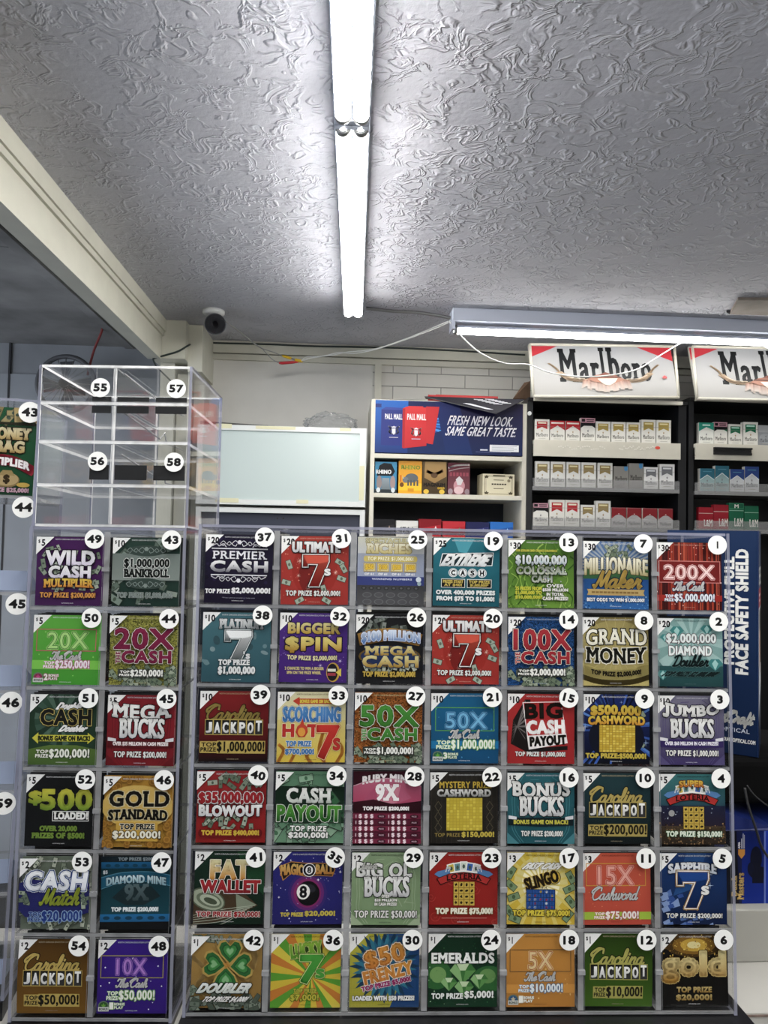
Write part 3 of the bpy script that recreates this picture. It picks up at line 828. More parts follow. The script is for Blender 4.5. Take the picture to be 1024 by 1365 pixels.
# goods on the cream shelf
M_TAG = PRINTS
def carton(name, px0, px1, py0, py1, Y, depth, card, draw, label, cat, group=None, zrest=None, yaw=0):
    """a box standing on a shelf, its printed front facing the room"""
    a, b = at(px0, py1, Y), at(px1, py1, Y); z1 = zpx((px0 + px1) / 2, py0, Y)
    z0 = (zrest if zrest is not None else a.z) + .0005
    k = Ink(b.x - a.x, z1 - z0, step=.00008); draw(k)
    o = k.build(name, PRINTS, None, None, card, depth)
    o.matrix_world = Matrix.Translation(((a.x + b.x) / 2, Y, z0)) @ Matrix.Rotation(R(yaw), 4, 'Z')
    return tag(o, label, cat, group)

def d_rhino(k):
    k.rect(0, 0, 100, 100, '#4a8fb4', '#2f6f93'); k.poly([(8, 45), (20, 12), (40, 4), (75, 6), (92, 30), (80, 45)], '#17191d')
    k.poly([(28, 100), (34, 52), (66, 52), (72, 100)], '#8b959b', '#5a646a'); k.ell(20, 66, 12, 22, '#8d7f7c'); k.ell(82, 66, 12, 22, '#9b8784')
    k.rect(0, 88, 100, 100, '#2c3236'); k.text('RHINO', 6, 26, 74, 38, '#f2f2f2', b=2); k.ell(16, 90, 9, 8, '#cfd4d6'); k.ell(84, 90, 9, 8, '#cfd4d6')
def d_yellow(k):
    k.rect(0, 0, 100, 100, '#d99a3a', '#e0a32c'); k.rect(0, 68, 100, 90, '#e8bb38'); k.text('RHINO', 12, 14, 92, 25, '#7d8a36', out='#d9c24a', w=1.2, b=1.2)
    k.ell(56, 52, 28, 14, '#5d6266'); k.ell(30, 58, 13, 9, '#6d7276'); k.poly([(18, 54), (16, 44), (24, 54)], '#b9b4a6')
    for u in (38, 50, 64, 78): k.rect(u, 58, u + 7, 76, '#4c5054')
    k.ell(14, 73, 9, 7, '#6b4420'); k.rect(6, 44, 12, 64, '#c4682a'); k.rect(40, 84, 66, 94, '#c98a28')
def d_brown(k):
    k.rect(0, 0, 100, 100, '#5d4c33', '#3f3220'); k.poly([(10, 0), (95, 0), (98, 45), (50, 66), (8, 50)], '#a98a5b', '#8f7146')
    k.curve([(20, 30), (50, 38), (80, 28)], 9, '#6b4f32'); k.ell(48, 42, 14, 8, '#59412a')
    k.text('MAGNUM', 6, 66, 92, 76, '#1c1611', b=2.2); k.text('GOLD', 62, 78, 90, 84, '#d9b23a', b=1.5)
    k.ell(16, 92, 11, 7, '#d8b54a'); k.ell(80, 92, 11, 7, '#d8b54a')
def d_red(k):
    k.rect(0, 0, 100, 100, '#5a2430', '#6e4148'); k.curve([(4, 16), (40, 8), (95, 6)], 5, '#d8d4d2'); k.curve([(6, 26), (50, 18), (96, 14)], 3, '#a99a9a')
    [k.rect(8 + i * 15, 30, 19 + i * 15, 42, '#8e4450') for i in range(6)]; k.ell(52, 72, 26, 20, '#b9868c'); k.poly([(36, 52), (52, 42), (70, 54), (60, 70), (44, 70)], '#c9c4c4')
    k.ell(50, 86, 22, 12, '#d2b4b8'); k.ell(12, 90, 11, 9, '#9b8a90'); k.ell(88, 90, 11, 9, '#8b7a80')
def d_cream(k):
    k.rect(0, 0, 100, 100, '#d3cbb0'); k.frame(6, 8, 94, 94, 1.6, '#5d543f'); k.frame(10, 12, 90, 90, .8, '#8d836a')
    for u, v in ((12, 14), (88, 14), (12, 88), (88, 88)): k.star(u, v, 9, '#4d4535', 5, .5)
    [k.rect(28 + i * 8, 44, 34 + i * 8, 50, '#3b352b') for i in range(6)]; k.rect(34, 66, 66, 69, '#6d6451'); k.rect(34, 26, 66, 29, '#6d6451'); k.ell(82, 30, 5, 7, '#8a806a')
    k.rect(32, 5, 70, 11, '#4d4535')
Yg = YS + .02
carton('supplement_box', 499.5, 528.5, 615.5, 657, Yg, .045, '#2f6f93', d_rhino, 'blue and black box at the end of the cream shelf', 'box', zrest=zs2)
carton('supplement_box', 531, 562, 614.5, 660, Yg, .045, '#c98a30', d_yellow, 'orange-yellow box with a grey rhinoceros drawing', 'box', zrest=zs2)
carton('supplement_box', 562.8, 595.5, 615.5, 661, Yg, .045, '#4d3d28', d_brown, 'brown and gold box between yellow box and red packet', 'box', zrest=zs2)
carton('supplement_packet', 596.8, 626, 617, 661, Yg, .03, '#5a2430', d_red, 'dark red and silver packet beside the brown box', 'packet', zrest=zs2)
carton('cigar_box', 643, 686, 632, 664, Yg, .09, '#b9b094', d_cream, 'cream box with an ornate black border standing alone', 'box', zrest=zs2, yaw=4)
def lowdraw(a, b, t, tc):
    def f(k):
        k.rect(0, 0, 100, 100, a); k.poly([(0, 0), (100, 0), (100, 30), (0, 55)], b)
        if t: k.text(t, 12, 42, 60, 78, tc, b=2)
        k.star(75, 55, 18, tc, 4, .3)
    return f
for px0, px1, py0, c1, c2, t, tc, lab in (
    (497, 526, 692, '#2c2a2c', '#1c1b1e', '', '#a58f80', 'dark printed wrap at the end of the low shelf row'),
    (528, 557, 694, '#c4c2bd', '#d5d3cf', '474', '#4b4b4b', 'white printed box on the low shelf row'),
    (558.5, 588, 692, '#a3242f', '#7c1a22', '', '#e8d6d4', 'all-red box with white swirl on the low shelf row'),
    (590, 620, 695, '#a8262e', '#b7323a', '', '#4a7a4a', 'red box with green badge on the low shelf row'),
    (621, 652, 696, '#2c3169', '#23264f', '', '#7d7fae', 'violet-blue box on the low shelf row'),
    (653.5, 684, 696, '#24509a', '#2f6cba', '', '#8fc0ea', 'bright blue box at the low row end beside the rack')):
    carton('tobacco_box', px0, px1, py0, 716, Yg, .06, c2, lowdraw(c1, c2, t, tc), lab, 'box', 'boxes on the low cream shelf row', zrest=zs3)
# loose advert cards lying on top of the shelf
def d_card(k):
    k.rect(0, 0, 100, 100, '#1d1c24'); k.text('LOOK.', 50, 30, 82, 52, '#d6d6da', b=1, slant=.2); k.text('TASTE.', 50, 58, 86, 80, '#d6d6da', b=1, slant=.2)
    k.rect(30, 50, 46, 66, '#b9b9bd'); k.rect(56, 88, 80, 95, '#a5a5aa')
tl, tr_, br_, bl = at(568, 528, 2.95), at(699, 540.5, 2.885), at(662, 552, 2.83), at(600, 539, 2.90)
tl.z = ztop + .016; tr_.z = max(tr_.z, ztop + .012); b2 = at(566, 529.5, 2.905); b2.z = ztop + .016
q = [tl, tr_, br_, b2]; q2 = [p + Vector((0, 0, .003)) for p in q]
m = MB().add(q + q2, [(0, 3, 1), (1, 3, 2), (4, 5, 7), (5, 6, 7), (0, 1, 5, 4), (1, 2, 6, 5), (2, 3, 7, 6), (3, 0, 4, 7)])
o = m.build('advert_card', mat('card_black', '#1d1c24', .5)); 
ka = Ink(1, 1)
tag(o, 'dark folded advert card drooping over the shelf top', 'card')
n_ = (tr_ - b2).cross(br_ - b2).normalized(); n_ = -n_ if n_.y > 0 else n_
def onc(u, v): return b2 + (tr_ - b2) * u + (br_ - b2) * v + n_ * .0046
mb = MB().slab([onc(.10, .40), onc(.08, .76), onc(.14, .76), onc(.17, .40)], .0006)
for u0_, v0_, v1_ in ((.42, .10, .42), (.56, .06, .34)):
    for k in range(6):
        a_, b_2 = v0_ + (v1_ - v0_) * k / 6, v0_ + (v1_ - v0_) * (k + .7) / 6
        mb.slab([onc(u0_, a_), onc(u0_ - .02, b_2), onc(u0_ + .07, b_2), onc(u0_ + .09, a_)], .0006)
ob = mb.build('printed_block', mat('pale_print', '#c3c3c8', .5), o)
ob.matrix_parent_inverse = o.matrix_world.inverted()
mb = MB().slab([at(571, 525.5, 3.06), at(664, 528.5, 3.06), at(664, 537, 3.05), at(571, 531.5, 3.05)], .02, 0).slab([at(571.5, 525.6, 3.059), at(581, 525.9, 3.059), at(581, 530, 3.059), at(571.5, 529.6, 3.059)], .002, 1)
o = mb.build('folded_carton', [mat('carton_red', '#b93a3a', .5), M_WHITE]); tag(o, 'flat red carton lying behind the dark advert card', 'carton')

# --- cigarette racks
def longhorn(k):
    k.rect(0, 0, 100, 100, '#98999b', '#a19f9b')
    k.poly([(0, 3), (20, 3), (0, 26)], '#a83038'); k.poly([(76, 3), (100, 3), (100, 30)], '#a83038')
    k.text('M', 20, 9, 32, 71, '#17181a', b=.6, serif=True)
    for ch, a, b, t in (('a', 34, 40, 36), ('r', 42, 47, 36), ('l', 48.5, 51.5, 6), ('b', 54, 61, 6), ('o', 63, 69, 36), ('r', 71, 75.5, 36), ('o', 77, 83, 36)):
        k.text(ch, a, t, b, 68, '#17181a', b=.75, serif=True)
    for sg in (-1, 1):
        c = lambda u: 51 + sg * (u - 51)
        pt = lambda L: [(c(u), v) for u, v in L]
        k.curve(pt([(13, 38), (17, 46), (21, 58), (27, 67)]), 1.8, '#8f7a63'); k.curve(pt([(20, 56), (26, 67), (34, 70), (44, 66)]), 4.6, '#b29a80')
        k.curve(pt([(24, 66), (32, 71), (42, 69)]), 2, '#84705b'); k.curve(pt([(22, 58), (28, 65), (36, 66)]), 1.2, '#d8c7b2')
    rd = random.Random(6)
    for i in range(26):
        u = 36 + i * 1.2; q = abs(u - 51) / 15; v0 = 66 + 3 * q; v1 = 92 - 9 * q + rd.uniform(-4, 3); d = (u - 51) * .12
        k.poly([(u - .9, v0), (u + .9, v0), (u + d + .8, v1), (u + d - .8, v1)], rd.choice(('#8a5f4c', '#a57a66', '#7a4f3e')), '#b9aea6')
    k.poly([(38, 68), (44, 60), (51, 57), (58, 60), (64, 68), (58, 74), (44, 74)], '#8a5744', '#a27460'); k.poly([(41, 62), (61, 62), (62, 65), (40, 65)], '#543024'); k.poly([(46, 60), (51, 54), (57, 60)], '#6d4032')
    k.poly([(45, 67), (59, 66), (57, 73), (53, 80), (49, 78)], '#d8c9bb', '#cdbfb2')
    k.poly([(90.5, 62), (92, 59), (93.5, 62), (93.5, 65), (90.5, 65)], '#c24a4a')

def rack(px0, px1, Y, corners, shelves, label, sign_label):
    """px0..px1: outer posts at depth Y; shelves: (py at the post, kind)"""
    xa, xb = at(px0, 600, Y).x, at(px1, 600, Y).x; c = Vector(((xa + xb) / 2, Y, 0))
    zt = zpx(px0, 534, Y)
    root = tag(empty('cigarette_rack', c), label, 'rack')
    rel(MB().box(xa, xa + .022, Y, 3.2, 0, zt), c).build('side_panel', M_RACK, root)
    rel(MB().box(xb - .034, xb, Y, 3.2, 0, zt), c).build('side_panel', M_RACK, root)
    rel(MB().box(xa + .022, xb - .034, 3.18, 3.2, 0, zt), c).build('back_panel', M_RACK, root)
    rel(MB().box(xa, xb, Y - .01, 3.2, zt, zt + .012), c).build('top_panel', M_RACK, root)
    rel(MB().box(xa + .02, xb - .03, Y - .03, Y - .012, zt - .004, zt + .010), c).build('sign_rail', M_CREAM, root)
    zs = []
    for py, kind in shelves:
        z = zpx(px0 + 6, py, Y - .01); zs.append(z)
        rel(MB().box(xa + .022, xb - .034, Y - .01, 3.18, z - .016, z), c).build('shelf_board', M_CREAM if kind == 'strip' else M_METAL, root)
        if kind == 'strip':
            s = rel(MB().box(xa + .022, xb - .034, Y - .020, Y - .0105, z - .066, z + .001), c).build('price_strip', M_CREAM, root)
        else:
            rel(MB().box(xa + .022, xb - .034, Y - .0125, Y - .0105, z - .016, z + .034), c).build('shelf_lip', M_LIP, root)
    tl, tr_, br_, bl = corners
    s = quad_print('header_sign', 1, 1, tl, tr_, br_, bl, root, .012, '#cbc7ba', longhorn)
    if sign_label: s['label'] = sign_label
    fr = MB(); 
    for a, b in ((tl, tr_), (tr_, br_), (br_, bl), (bl, tl)): fr.tube([a, b], .006, 8)
    rel(fr, c).build('sign_frame', M_CREAM, root)
    return root, zs, xa, xb

YR = 2.89
rack_a, za_, xa0, xa1 = rack(703, 915, YR, (at(706.5, 459, 2.90), at(899, 462, 2.90), at(905, 530, 2.83), at(711, 528, 2.83)),
     ((586.5, 'strip'), (648, 'lip'), (700.5, 'lip')), 'black cigarette rack under the complete longhorn sign', None)
rack_b, zb_l, xb0, xb1 = rack(918, 1128, YR, (at(923, 462, 2.90), at(1117, 466, 2.90), at(1123, 536, 2.83), at(929.5, 531, 2.83)),
     ((591.5, 'strip'), (654, 'lip'), (704.5, 'lip')), 'black cigarette rack under the cut-off longhorn sign', None)
# worn lettering, red dot and label holder on the price strips
ps = [o for o in rack_a.children if o.name.startswith('price_strip')][0]
zc_ = za_[0]
def strip_child(rootobj, mb, name, m, root):
    o = rel(mb, root.location).build(name, m, rootobj); return o
rd = random.Random(4)
mb = MB()
for k in range(46):
    px = 745 + k * 2.9 if k < 22 else 826 + (k - 22) * 2.0
    a = at(px, 597 + rd.uniform(-2.6, 2.6), YR - .021); mb.box(a.x - .0028, a.x + .004, YR - .0212, YR - .020, a.z - .0022, a.z + .0022)
strip_child(ps, mb, 'worn_lettering', mat('glossy_remnant', '#e6e2d6', .15), rack_a)
a = at(877, 597, YR - .0215); n = 16
mb = MB().add([(a.x + .0105 * math.cos(2 * math.pi * i / n), YR - .0213, a.z + .0066 * math.sin(2 * math.pi * i / n)) for i in range(n)] + [(a.x + .0105 * math.cos(2 * math.pi * i / n), YR - .0205, a.z + .0066 * math.sin(2 * math.pi * i / n)) for i in range(n)],
   [tuple(range(n)), tuple(range(2 * n - 1, n - 1, -1))] + [(i, n + i, n + (i + 1) % n, (i + 1) % n) for i in range(n)])
strip_child(ps, mb, 'red_dot', mat('dot_red', '#e0503f', .5), rack_a)
ps = [o for o in rack_b.children if o.name.startswith('price_strip')][0]
a, b = at(951, 606, YR - .02), at(1001, 597, YR - .02)
mb = MB().box(a.x, b.x, YR - .030, YR - .0205, a.z, a.z + .009).box(a.x, b.x, YR - .026, YR - .0205, a.z + .010, a.z + .022).box(a.x, b.x, YR - .034, YR - .0205, a.z + .023, a.z + .030)
strip_child(ps, mb, 'label_holder', M_BLACK, rack_b)

def pack_draw(kind):
    def f(k):
        W, G = '#d9d7cf', '#7c7a78'
        def chev(col, inset=True, bar='#e6dfc8'):
            a, b = (14, 86) if inset else (0, 100)
            k.poly([(a, 10 if inset else 0), (b, 10 if inset else 0), (b, 46), (50, 36 if inset else 24), (a, 46)], col)
            k.rect(a + 8, 14 if inset else 8, b - 8, 20 if inset else 15, bar)
            k.rect(0, 30, 100, 31.2, '#8a8780')
        def brand(c='#57554f'):
            k.text('Marlboro', 10, 64, 90, 80, c, b=.5, serif=True)
            k.star(50, 54, 6, '#a58c6a' if kind[0] in 'rg' else '#77757a', 5, .55); k.rect(26, 88, 74, 90, '#a9a69c')
        if kind == 'red_inset': k.rect(0, 0, 100, 100, W); chev('#a82a30'); brand()
        elif kind == 'red_full': k.rect(0, 0, 100, 100, W); chev('#b02a30', False, '#efe6df'); brand()
        elif kind == 'black_top':
            k.rect(0, 0, 100, 100, W); k.rect(0, 0, 100, 20, '#b98a96'); k.rect(6, 4, 30, 16, '#1b1518'); k.rect(38, 5, 92, 9, '#4a343c'); k.rect(40, 12, 90, 16, '#3b2a32')
            k.poly([(0, 20), (100, 20), (100, 42), (78, 33), (22, 33), (0, 42)], '#161416'); brand()
        elif kind == 'gold': k.rect(0, 0, 100, 100, W); chev('#a8924c', True, '#e6d9a8'); brand()
        elif kind == 'gold_dim': k.rect(0, 0, 100, 100, '#d3d2cd'); chev('#8d7a50', True, '#d9cda0'); brand()
        elif kind == 'grey': k.rect(0, 0, 100, 100, '#8b8883', '#7b7873'); k.poly([(70, 0), (95, 0), (95, 16), (82, 22), (70, 16)], '#4a86b4'); k.text('Marlboro', 10, 46, 90, 66, '#3b3936', b=.8, serif=True)
        elif kind == 'silver': k.rect(0, 0, 100, 100, '#dedddb'); chev('#77787c', True, '#e2e2e4'); brand('#2d2d2f')
        elif kind == 'dark_red': k.rect(0, 0, 100, 100, '#a29f9e'); k.poly([(0, 0), (100, 0), (100, 56), (76, 42), (62, 37), (38, 37), (24, 42), (0, 56)], '#7c2126'); k.ell(50, 32, 4, 2, '#e6dcd6'); k.text('Marlboro', 10, 70, 90, 86, '#4d4a4a', b=.8, serif=True); k.rect(0, 1, 100, 3, '#9b6a6c')  # red and grey darkened: shelf shade put into the print
        elif kind == 'teal_full': k.rect(0, 0, 100, 100, '#d4d6cf'); k.poly([(0, 0), (100, 0), (100, 34), (50, 20), (0, 40)], '#2c8d78'); k.poly([(0, 52), (50, 22), (100, 52), (100, 100), (0, 100)], '#dcdcd4'); k.rect(24, 8, 76, 14, '#cfeee2'); brand('#3c3c3a')
        elif kind == 'green_inset': k.rect(0, 0, 100, 100, W); chev('#1f6a4a', True, '#bfe6d6'); brand()
        elif kind == 'black_green': pack_draw('black_top')(k); k.poly([(76, 34), (100, 30), (100, 42)], '#2c6a4c')
        elif kind == 'pale_grey': k.rect(0, 0, 100, 100, '#a9abad'); k.rect(0, 34, 100, 100, '#8d9093'); k.ell(50, 62, 44, 24, '#9b9ea1'); brand('#5a5c60')
        elif kind in ('teal_grey', 'blue'):
            t, bdy = ('#2f6678', '#8fa6a6') if kind == 'teal_grey' else ('#2c4480', '#c3c5c6')
            k.rect(0, 0, 100, 100, bdy); k.poly([(0, 0), (100, 0), (100, 50), (50, 28), (0, 50)], t); k.line([(0, 50), (50, 28), (100, 50)], 2.5, '#dfe6e6'); k.rect(20, 12, 80, 15, '#5a90a4'); brand('#333638')
        elif kind in ('lm_red', 'lm_green', 'lm_green_tall'):
            c = '#8d1c28' if kind == 'lm_red' else '#14583e'
            k.rect(0, 0, 100, 100, c); k.rect(0, 27, 100, 29.5, '#b8a6a0' if kind == 'lm_red' else '#8ab09b')
            k.text('L&M', 36, 58, 96, 88, '#e6e2da', b=1.2, serif=True)
            if kind == 'lm_green_tall': k.frame(0, 0, 100, 22, 2, '#3c8a66'); k.text('M', 38, 5, 64, 18, '#e6e2da', b=1.5)
    return f
NAMES = {'red_inset': 'boxed-red-chevron pack', 'red_full': 'red-topped white pack', 'black_top': 'black-and-pink-topped pack',
 'gold': 'white-and-gold pack', 'gold_dim': 'white pack with dull gold chevron', 'grey': 'grey pack with blue corner badge', 'silver': 'white pack with silver-grey chevron',
 'dark_red': 'red-grey pack darkened as if shaded', 'teal_full': 'white pack with teal top', 'green_inset': 'white pack with boxed green chevron', 'black_green': 'black-topped pack with green edge',
 'pale_grey': 'pale grey pack', 'teal_grey': 'grey-green pack with teal top', 'blue': 'white pack with blue top', 'lm_red': 'red pack with white initials', 'lm_green': 'plain green pack with white initials', 'lm_green_tall': 'green pack with boxed white monogram'}
ORD = ['first', 'second', 'third', 'fourth', 'fifth', 'sixth', 'seventh', 'eighth', 'ninth']
def packs(items, z, rackname, shelfname, group, Y):
    n = len(items)
    for i, (px0, px1, h, kind) in enumerate(items):
        a, b = at(px0, 600, Y), at(px1, 600, Y)
        k = Ink((b.x - a.x) * .985, h, step=.00006); pack_draw(kind)(k)
        body = {'grey': '#8b8883', 'pale_grey': '#a9abad', 'lm_red': '#8d1c28', 'lm_green': '#14583e', 'lm_green_tall': '#14583e'}.get(kind, '#cfcdc6')
        o = k.build('cigarette_pack', PRINTS, None, None, body, .022)
        o.matrix_world = Matrix.Translation(((a.x + b.x) / 2, Y, z + .0003)) @ Matrix.Rotation(R(((i * 37) % 5 - 2) * .8), 4, 'Z')
        w = NAMES[kind]
        if h > .095: w = 'tall ' + w
        tag(o, f'{w}, {ORD[i]} along {shelfname} of {rackname}', 'cigarette pack', group)
SH, TA = .0845, .1005
packs([(712.6, 732.2, .089, 'red_inset'), (733, 753, .085, 'red_full'), (754, 773.2, .085, 'red_full'), (774, 793.4, .1, 'black_top'), (794, 813.8, .087, 'gold'),
       (814.8, 834, .087, 'gold'), (835, 854, .087, 'gold'), (855, 874.2, .1, 'gold'), (875, 894.5, .1, 'gold')], za_[0], 'the complete-sign rack', 'top shelf', 'packs on the complete-sign rack', YR + .004)
packs([(714, 733, TA + .004, 'gold_dim'), (734.5, 754, TA + .004, 'gold_dim'), (755.5, 774.4, TA + .004, 'gold_dim'), (775.5, 795, TA + .004, 'gold_dim'), (797, 817, TA + .004, 'gold_dim'),
       (818.6, 838.2, .092, 'grey'), (838.8, 858, .106, 'grey'), (858.6, 877.8, .092, 'silver'), (879.6, 899.6, .106, 'silver')], za_[1], 'the complete-sign rack', 'middle shelf', 'packs on the complete-sign rack', YR + .004)
packs([(711.8, 732, .093, 'black_top'), (733.4, 753.6, TA + .008, 'red_inset'), (754, 773.6, TA + .008, 'red_inset'), (775, 794, .09, 'gold_dim'), (795, 815, .108, 'gold_dim'),
       (816, 835.4, .082, 'dark_red'), (836.6, 856, .082, 'dark_red'), (857.2, 877, .082, 'dark_red'), (878.6, 897.6, .082, 'dark_red')], za_[2], 'the complete-sign rack', 'low shelf', 'packs on the complete-sign rack', YR + .004)
packs([(931.8, 951.6, .092, 'teal_full'), (952, 969.6, .096, 'black_green'), (971, 990, .089, 'green_inset'), (991, 1010.6, .1, 'green_inset'), (1011.2, 1031, .088, 'pale_grey'), (1032, 1052, .088, 'pale_grey')],
      zb_l[0], 'the cut-off-sign rack', 'top shelf', 'packs on the cut-off-sign rack', YR + .004)
packs([(933.5, 952.8, .095, 'teal_grey'), (953.6, 972.2, .108, 'teal_grey'), (973.4, 992.5, .095, 'blue'), (993, 1012, .108, 'blue')], zb_l[1], 'the cut-off-sign rack', 'middle shelf', 'packs on the cut-off-sign rack', YR + .004)
packs([(932, 951, .09, 'lm_red'), (951.6, 971.6, .102, 'lm_red'), (972, 992, .11, 'lm_green_tall'), (992.6, 1011.6, .1, 'lm_green')], zb_l[2], 'the cut-off-sign rack', 'low shelf', 'packs on the cut-off-sign rack', YR + .004)

# --- white sign cabinet
YW = 2.90
cw = Vector((at(380, 620, YW).x, YW, 0))
def W_(px, py, Y=YW): return at(px, py, Y)
wx0, wx1 = W_(262, 620).x, W_(488, 620).x
zt_, zb_2 = W_(300, 566).z, W_(300, 672).z
wc = tag(empty('sign_cabinet', cw), 'white cabinet with a blank pale sign panel, masking tape on its frame', 'cabinet')
rel(MB().box(wx0, wx1, YW + .012, YW + .2, zb_2, zt_), cw).build('sign_box', M_WHITE, wc)
fw = .021
mb = MB().box(wx0, wx1, YW, YW + .012, zt_ - fw, zt_).box(wx0, wx1, YW, YW + .012, zb_2, zb_2 + fw).box(wx0, wx0 + fw, YW, YW + .012, zb_2 + fw, zt_ - fw).box(wx1 - fw * 1.25, wx1, YW, YW + .012, zb_2 + fw, zt_ - fw)
rel(mb, cw).build('sign_frame', M_WHITE, wc)
o = rel(MB().box(wx0 + fw, wx1 - fw * 1.25, YW + .007, YW + .0118, zb_2 + fw, zt_ - fw), cw).build('sign_panel', mat('blank_sign', '#bcc8c6', .22), wc)
for a, b, c_, d in ((288, 309, 564.5, 571), (341, 394, 567.5, 573), (453, 468, 570.5, 575), (287, 318, 663.5, 670), (395, 411, 666, 671.5), (479.5, 485, 621, 667)):
    p, q = W_(a, c_, YW - .001), W_(b, d, YW - .001); rel(MB().box(p.x, q.x, YW - .0012, YW - .0001, min(p.z, q.z), max(p.z, q.z)), cw).build('masking_tape', M_TAPE, wc)
z1_, z2_ = W_(300, 675.5).z, W_(300, 682.5).z
mb = MB().box(wx0, wx1, YW + .01, YW + .25, z2_, z1_ - .001).box(wx1 - .02, wx1, YW + .01, YW + .25, 0, z2_).box(wx0, wx0 + .02, YW + .01, YW + .25, 0, z2_)
rel(mb, cw).build('carcass', M_WHITE, wc)
rel(MB().box(wx0 + .02, wx1 - .02, YW + .03, YW + .05, 0, z2_), cw).build('dark_panel', M_NAVY, wc)
mb = MB()
for px in (370, 378):
    p = W_(px, 691, YW + .03); mb.box(p.x - .003, p.x + .003, YW + .028, YW + .03, p.z - .003, p.z + .003)
rel(mb, cw).build('screw_hole', M_BLACK, wc)
# on top of it: a dark tray and a crumpled clear bag
p, q = W_(286, 562, 2.98), W_(362, 566, 2.98)
zt2 = zt_ + .0005
mb = MB().hexa([(p.x - .05, 2.94, zt2), (q.x, 2.94, zt2), (q.x, 3.12, zt2), (p.x - .05, 3.12, zt2), (p.x - .05, 2.94, zt2 + .018), (q.x - .01, 2.94, zt2 + .008), (q.x - .02, 3.12, zt2 + .008), (p.x - .05, 3.12, zt2 + .045)])
mb.box(p.x - .05, q.x + .02, 2.932, 2.94, zt2, zt2 + .006)
o = mb.build('flat_tray', mat('dark_grey_plastic', '#4d4b48', .5, noise=.1)); bevel(o, .003)
tag(o, 'dark grey wedge-shaped tray lying on top of the white cabinet', 'tray')
def crumple(name, c, sx, sy, sz, seed, m):
    import mathutils
    import bmesh
    bm = bmesh.new(); bmesh.ops.create_icosphere(bm, subdivisions=5, radius=1)
    nz = mathutils.noise
    for v in bm.verts:
        p = v.co.copy()
        d = 1 + .35 * nz.noise(p * 1.6 + Vector((seed, 0, 0))) + .3 * abs(nz.noise(p * 4.2 + Vector((0, seed, 0)))) + .12 * abs(nz.noise(p * 10))
        q = p * d; q.x *= sx; q.y *= sy; q.z = max(q.z, -.55) * sz
        v.co = q
    zmin = min(v.co.z for v in bm.verts)
    for v in bm.verts: v.co.z -= zmin
    me = bpy.data.meshes.new(name); bm.to_mesh(me); bm.free(); me.materials.append(m)
    o = bpy.data.objects.new(name, me); COL.objects.link(o); o.location = c
    return o
M_BAG = acrylic('bag_film', .90, .10, .12, False, (.95, .96, .97))
p = W_(440, 568, 3.02)
o = crumple('plastic_bag', (p.x, 3.06, zt2), .115, .07, .05, 3.0, M_BAG)
tag(o, 'crumpled clear plastic bag on top of the white cabinet', 'bag')

# brown carton flap by the rack
mb = MB().slab([at(699, 510, 3.05), at(707, 508, 3.05), at(707, 531, 3.05), at(684, 531, 3.0)], .012)
o = mb.build('cardboard_lid', mat('cardboard', '#6d5644', .8, noise=.2, nscale=30)); tag(o, 'brown cardboard lid leaning beside the rack top', 'lid')
p = at(706, 551, YR - .004)
mb = MB().tube([(p.x, YR - .006, p.z), (p.x, YR - .0005, p.z)], .0085, 16)
o = mb.build('round_button', M_WHITE); tag(o, 'small white round button stuck on the black rack post', 'button')

# --- round fan behind the clear box, red cord above it
p = at(88, 512, 3.25)
r = tag(empty('round_fan', p), 'round dark fan behind the clear bin box', 'fan')
ring = [(.125 * math.cos(t), 0, .125 * math.sin(t)) for t in [2 * math.pi * i / 40 for i in range(41)]]
MB().tube(ring, .011, 8).build('cage_ring', mat('fan_grey', '#55565a', .5), r)
mb = MB()
for i in range(20):
    t = 2 * math.pi * i / 20; mb.tube([(.02 * math.cos(t), -.02, .02 * math.sin(t)), (.12 * math.cos(t), -.006, .12 * math.sin(t))], .0018, 5)
mb.build('cage_wires', M_METAL, r)
for i in range(4):
    t = 2 * math.pi * i / 4
    mb = MB().hexa([(.02 * math.cos(t), 0, .02 * math.sin(t)), (.11 * math.cos(t - .3), .0, .11 * math.sin(t - .3)), (.11 * math.cos(t + .35), .02, .11 * math.sin(t + .35)), (.03 * math.cos(t + .6), .012, .03 * math.sin(t + .6)),
                    (.02 * math.cos(t), .004, .02 * math.sin(t)), (.11 * math.cos(t - .3), .004, .11 * math.sin(t - .3)), (.11 * math.cos(t + .35), .024, .11 * math.sin(t + .35)), (.03 * math.cos(t + .6), .016, .03 * math.sin(t + .6))])
    mb.build('blade', mat('fan_blade', '#3d3e42', .4) if i == 0 else bpy.data.materials['fan_blade'], r)
MB().tube([(0, -.03, 0), (0, .05, 0)], .022, 16).build('motor', M_BLACK, r)
MB().box(-.03, .03, .04, .16, -.02, .02).build('wall_bracket', M_BLACK, r)

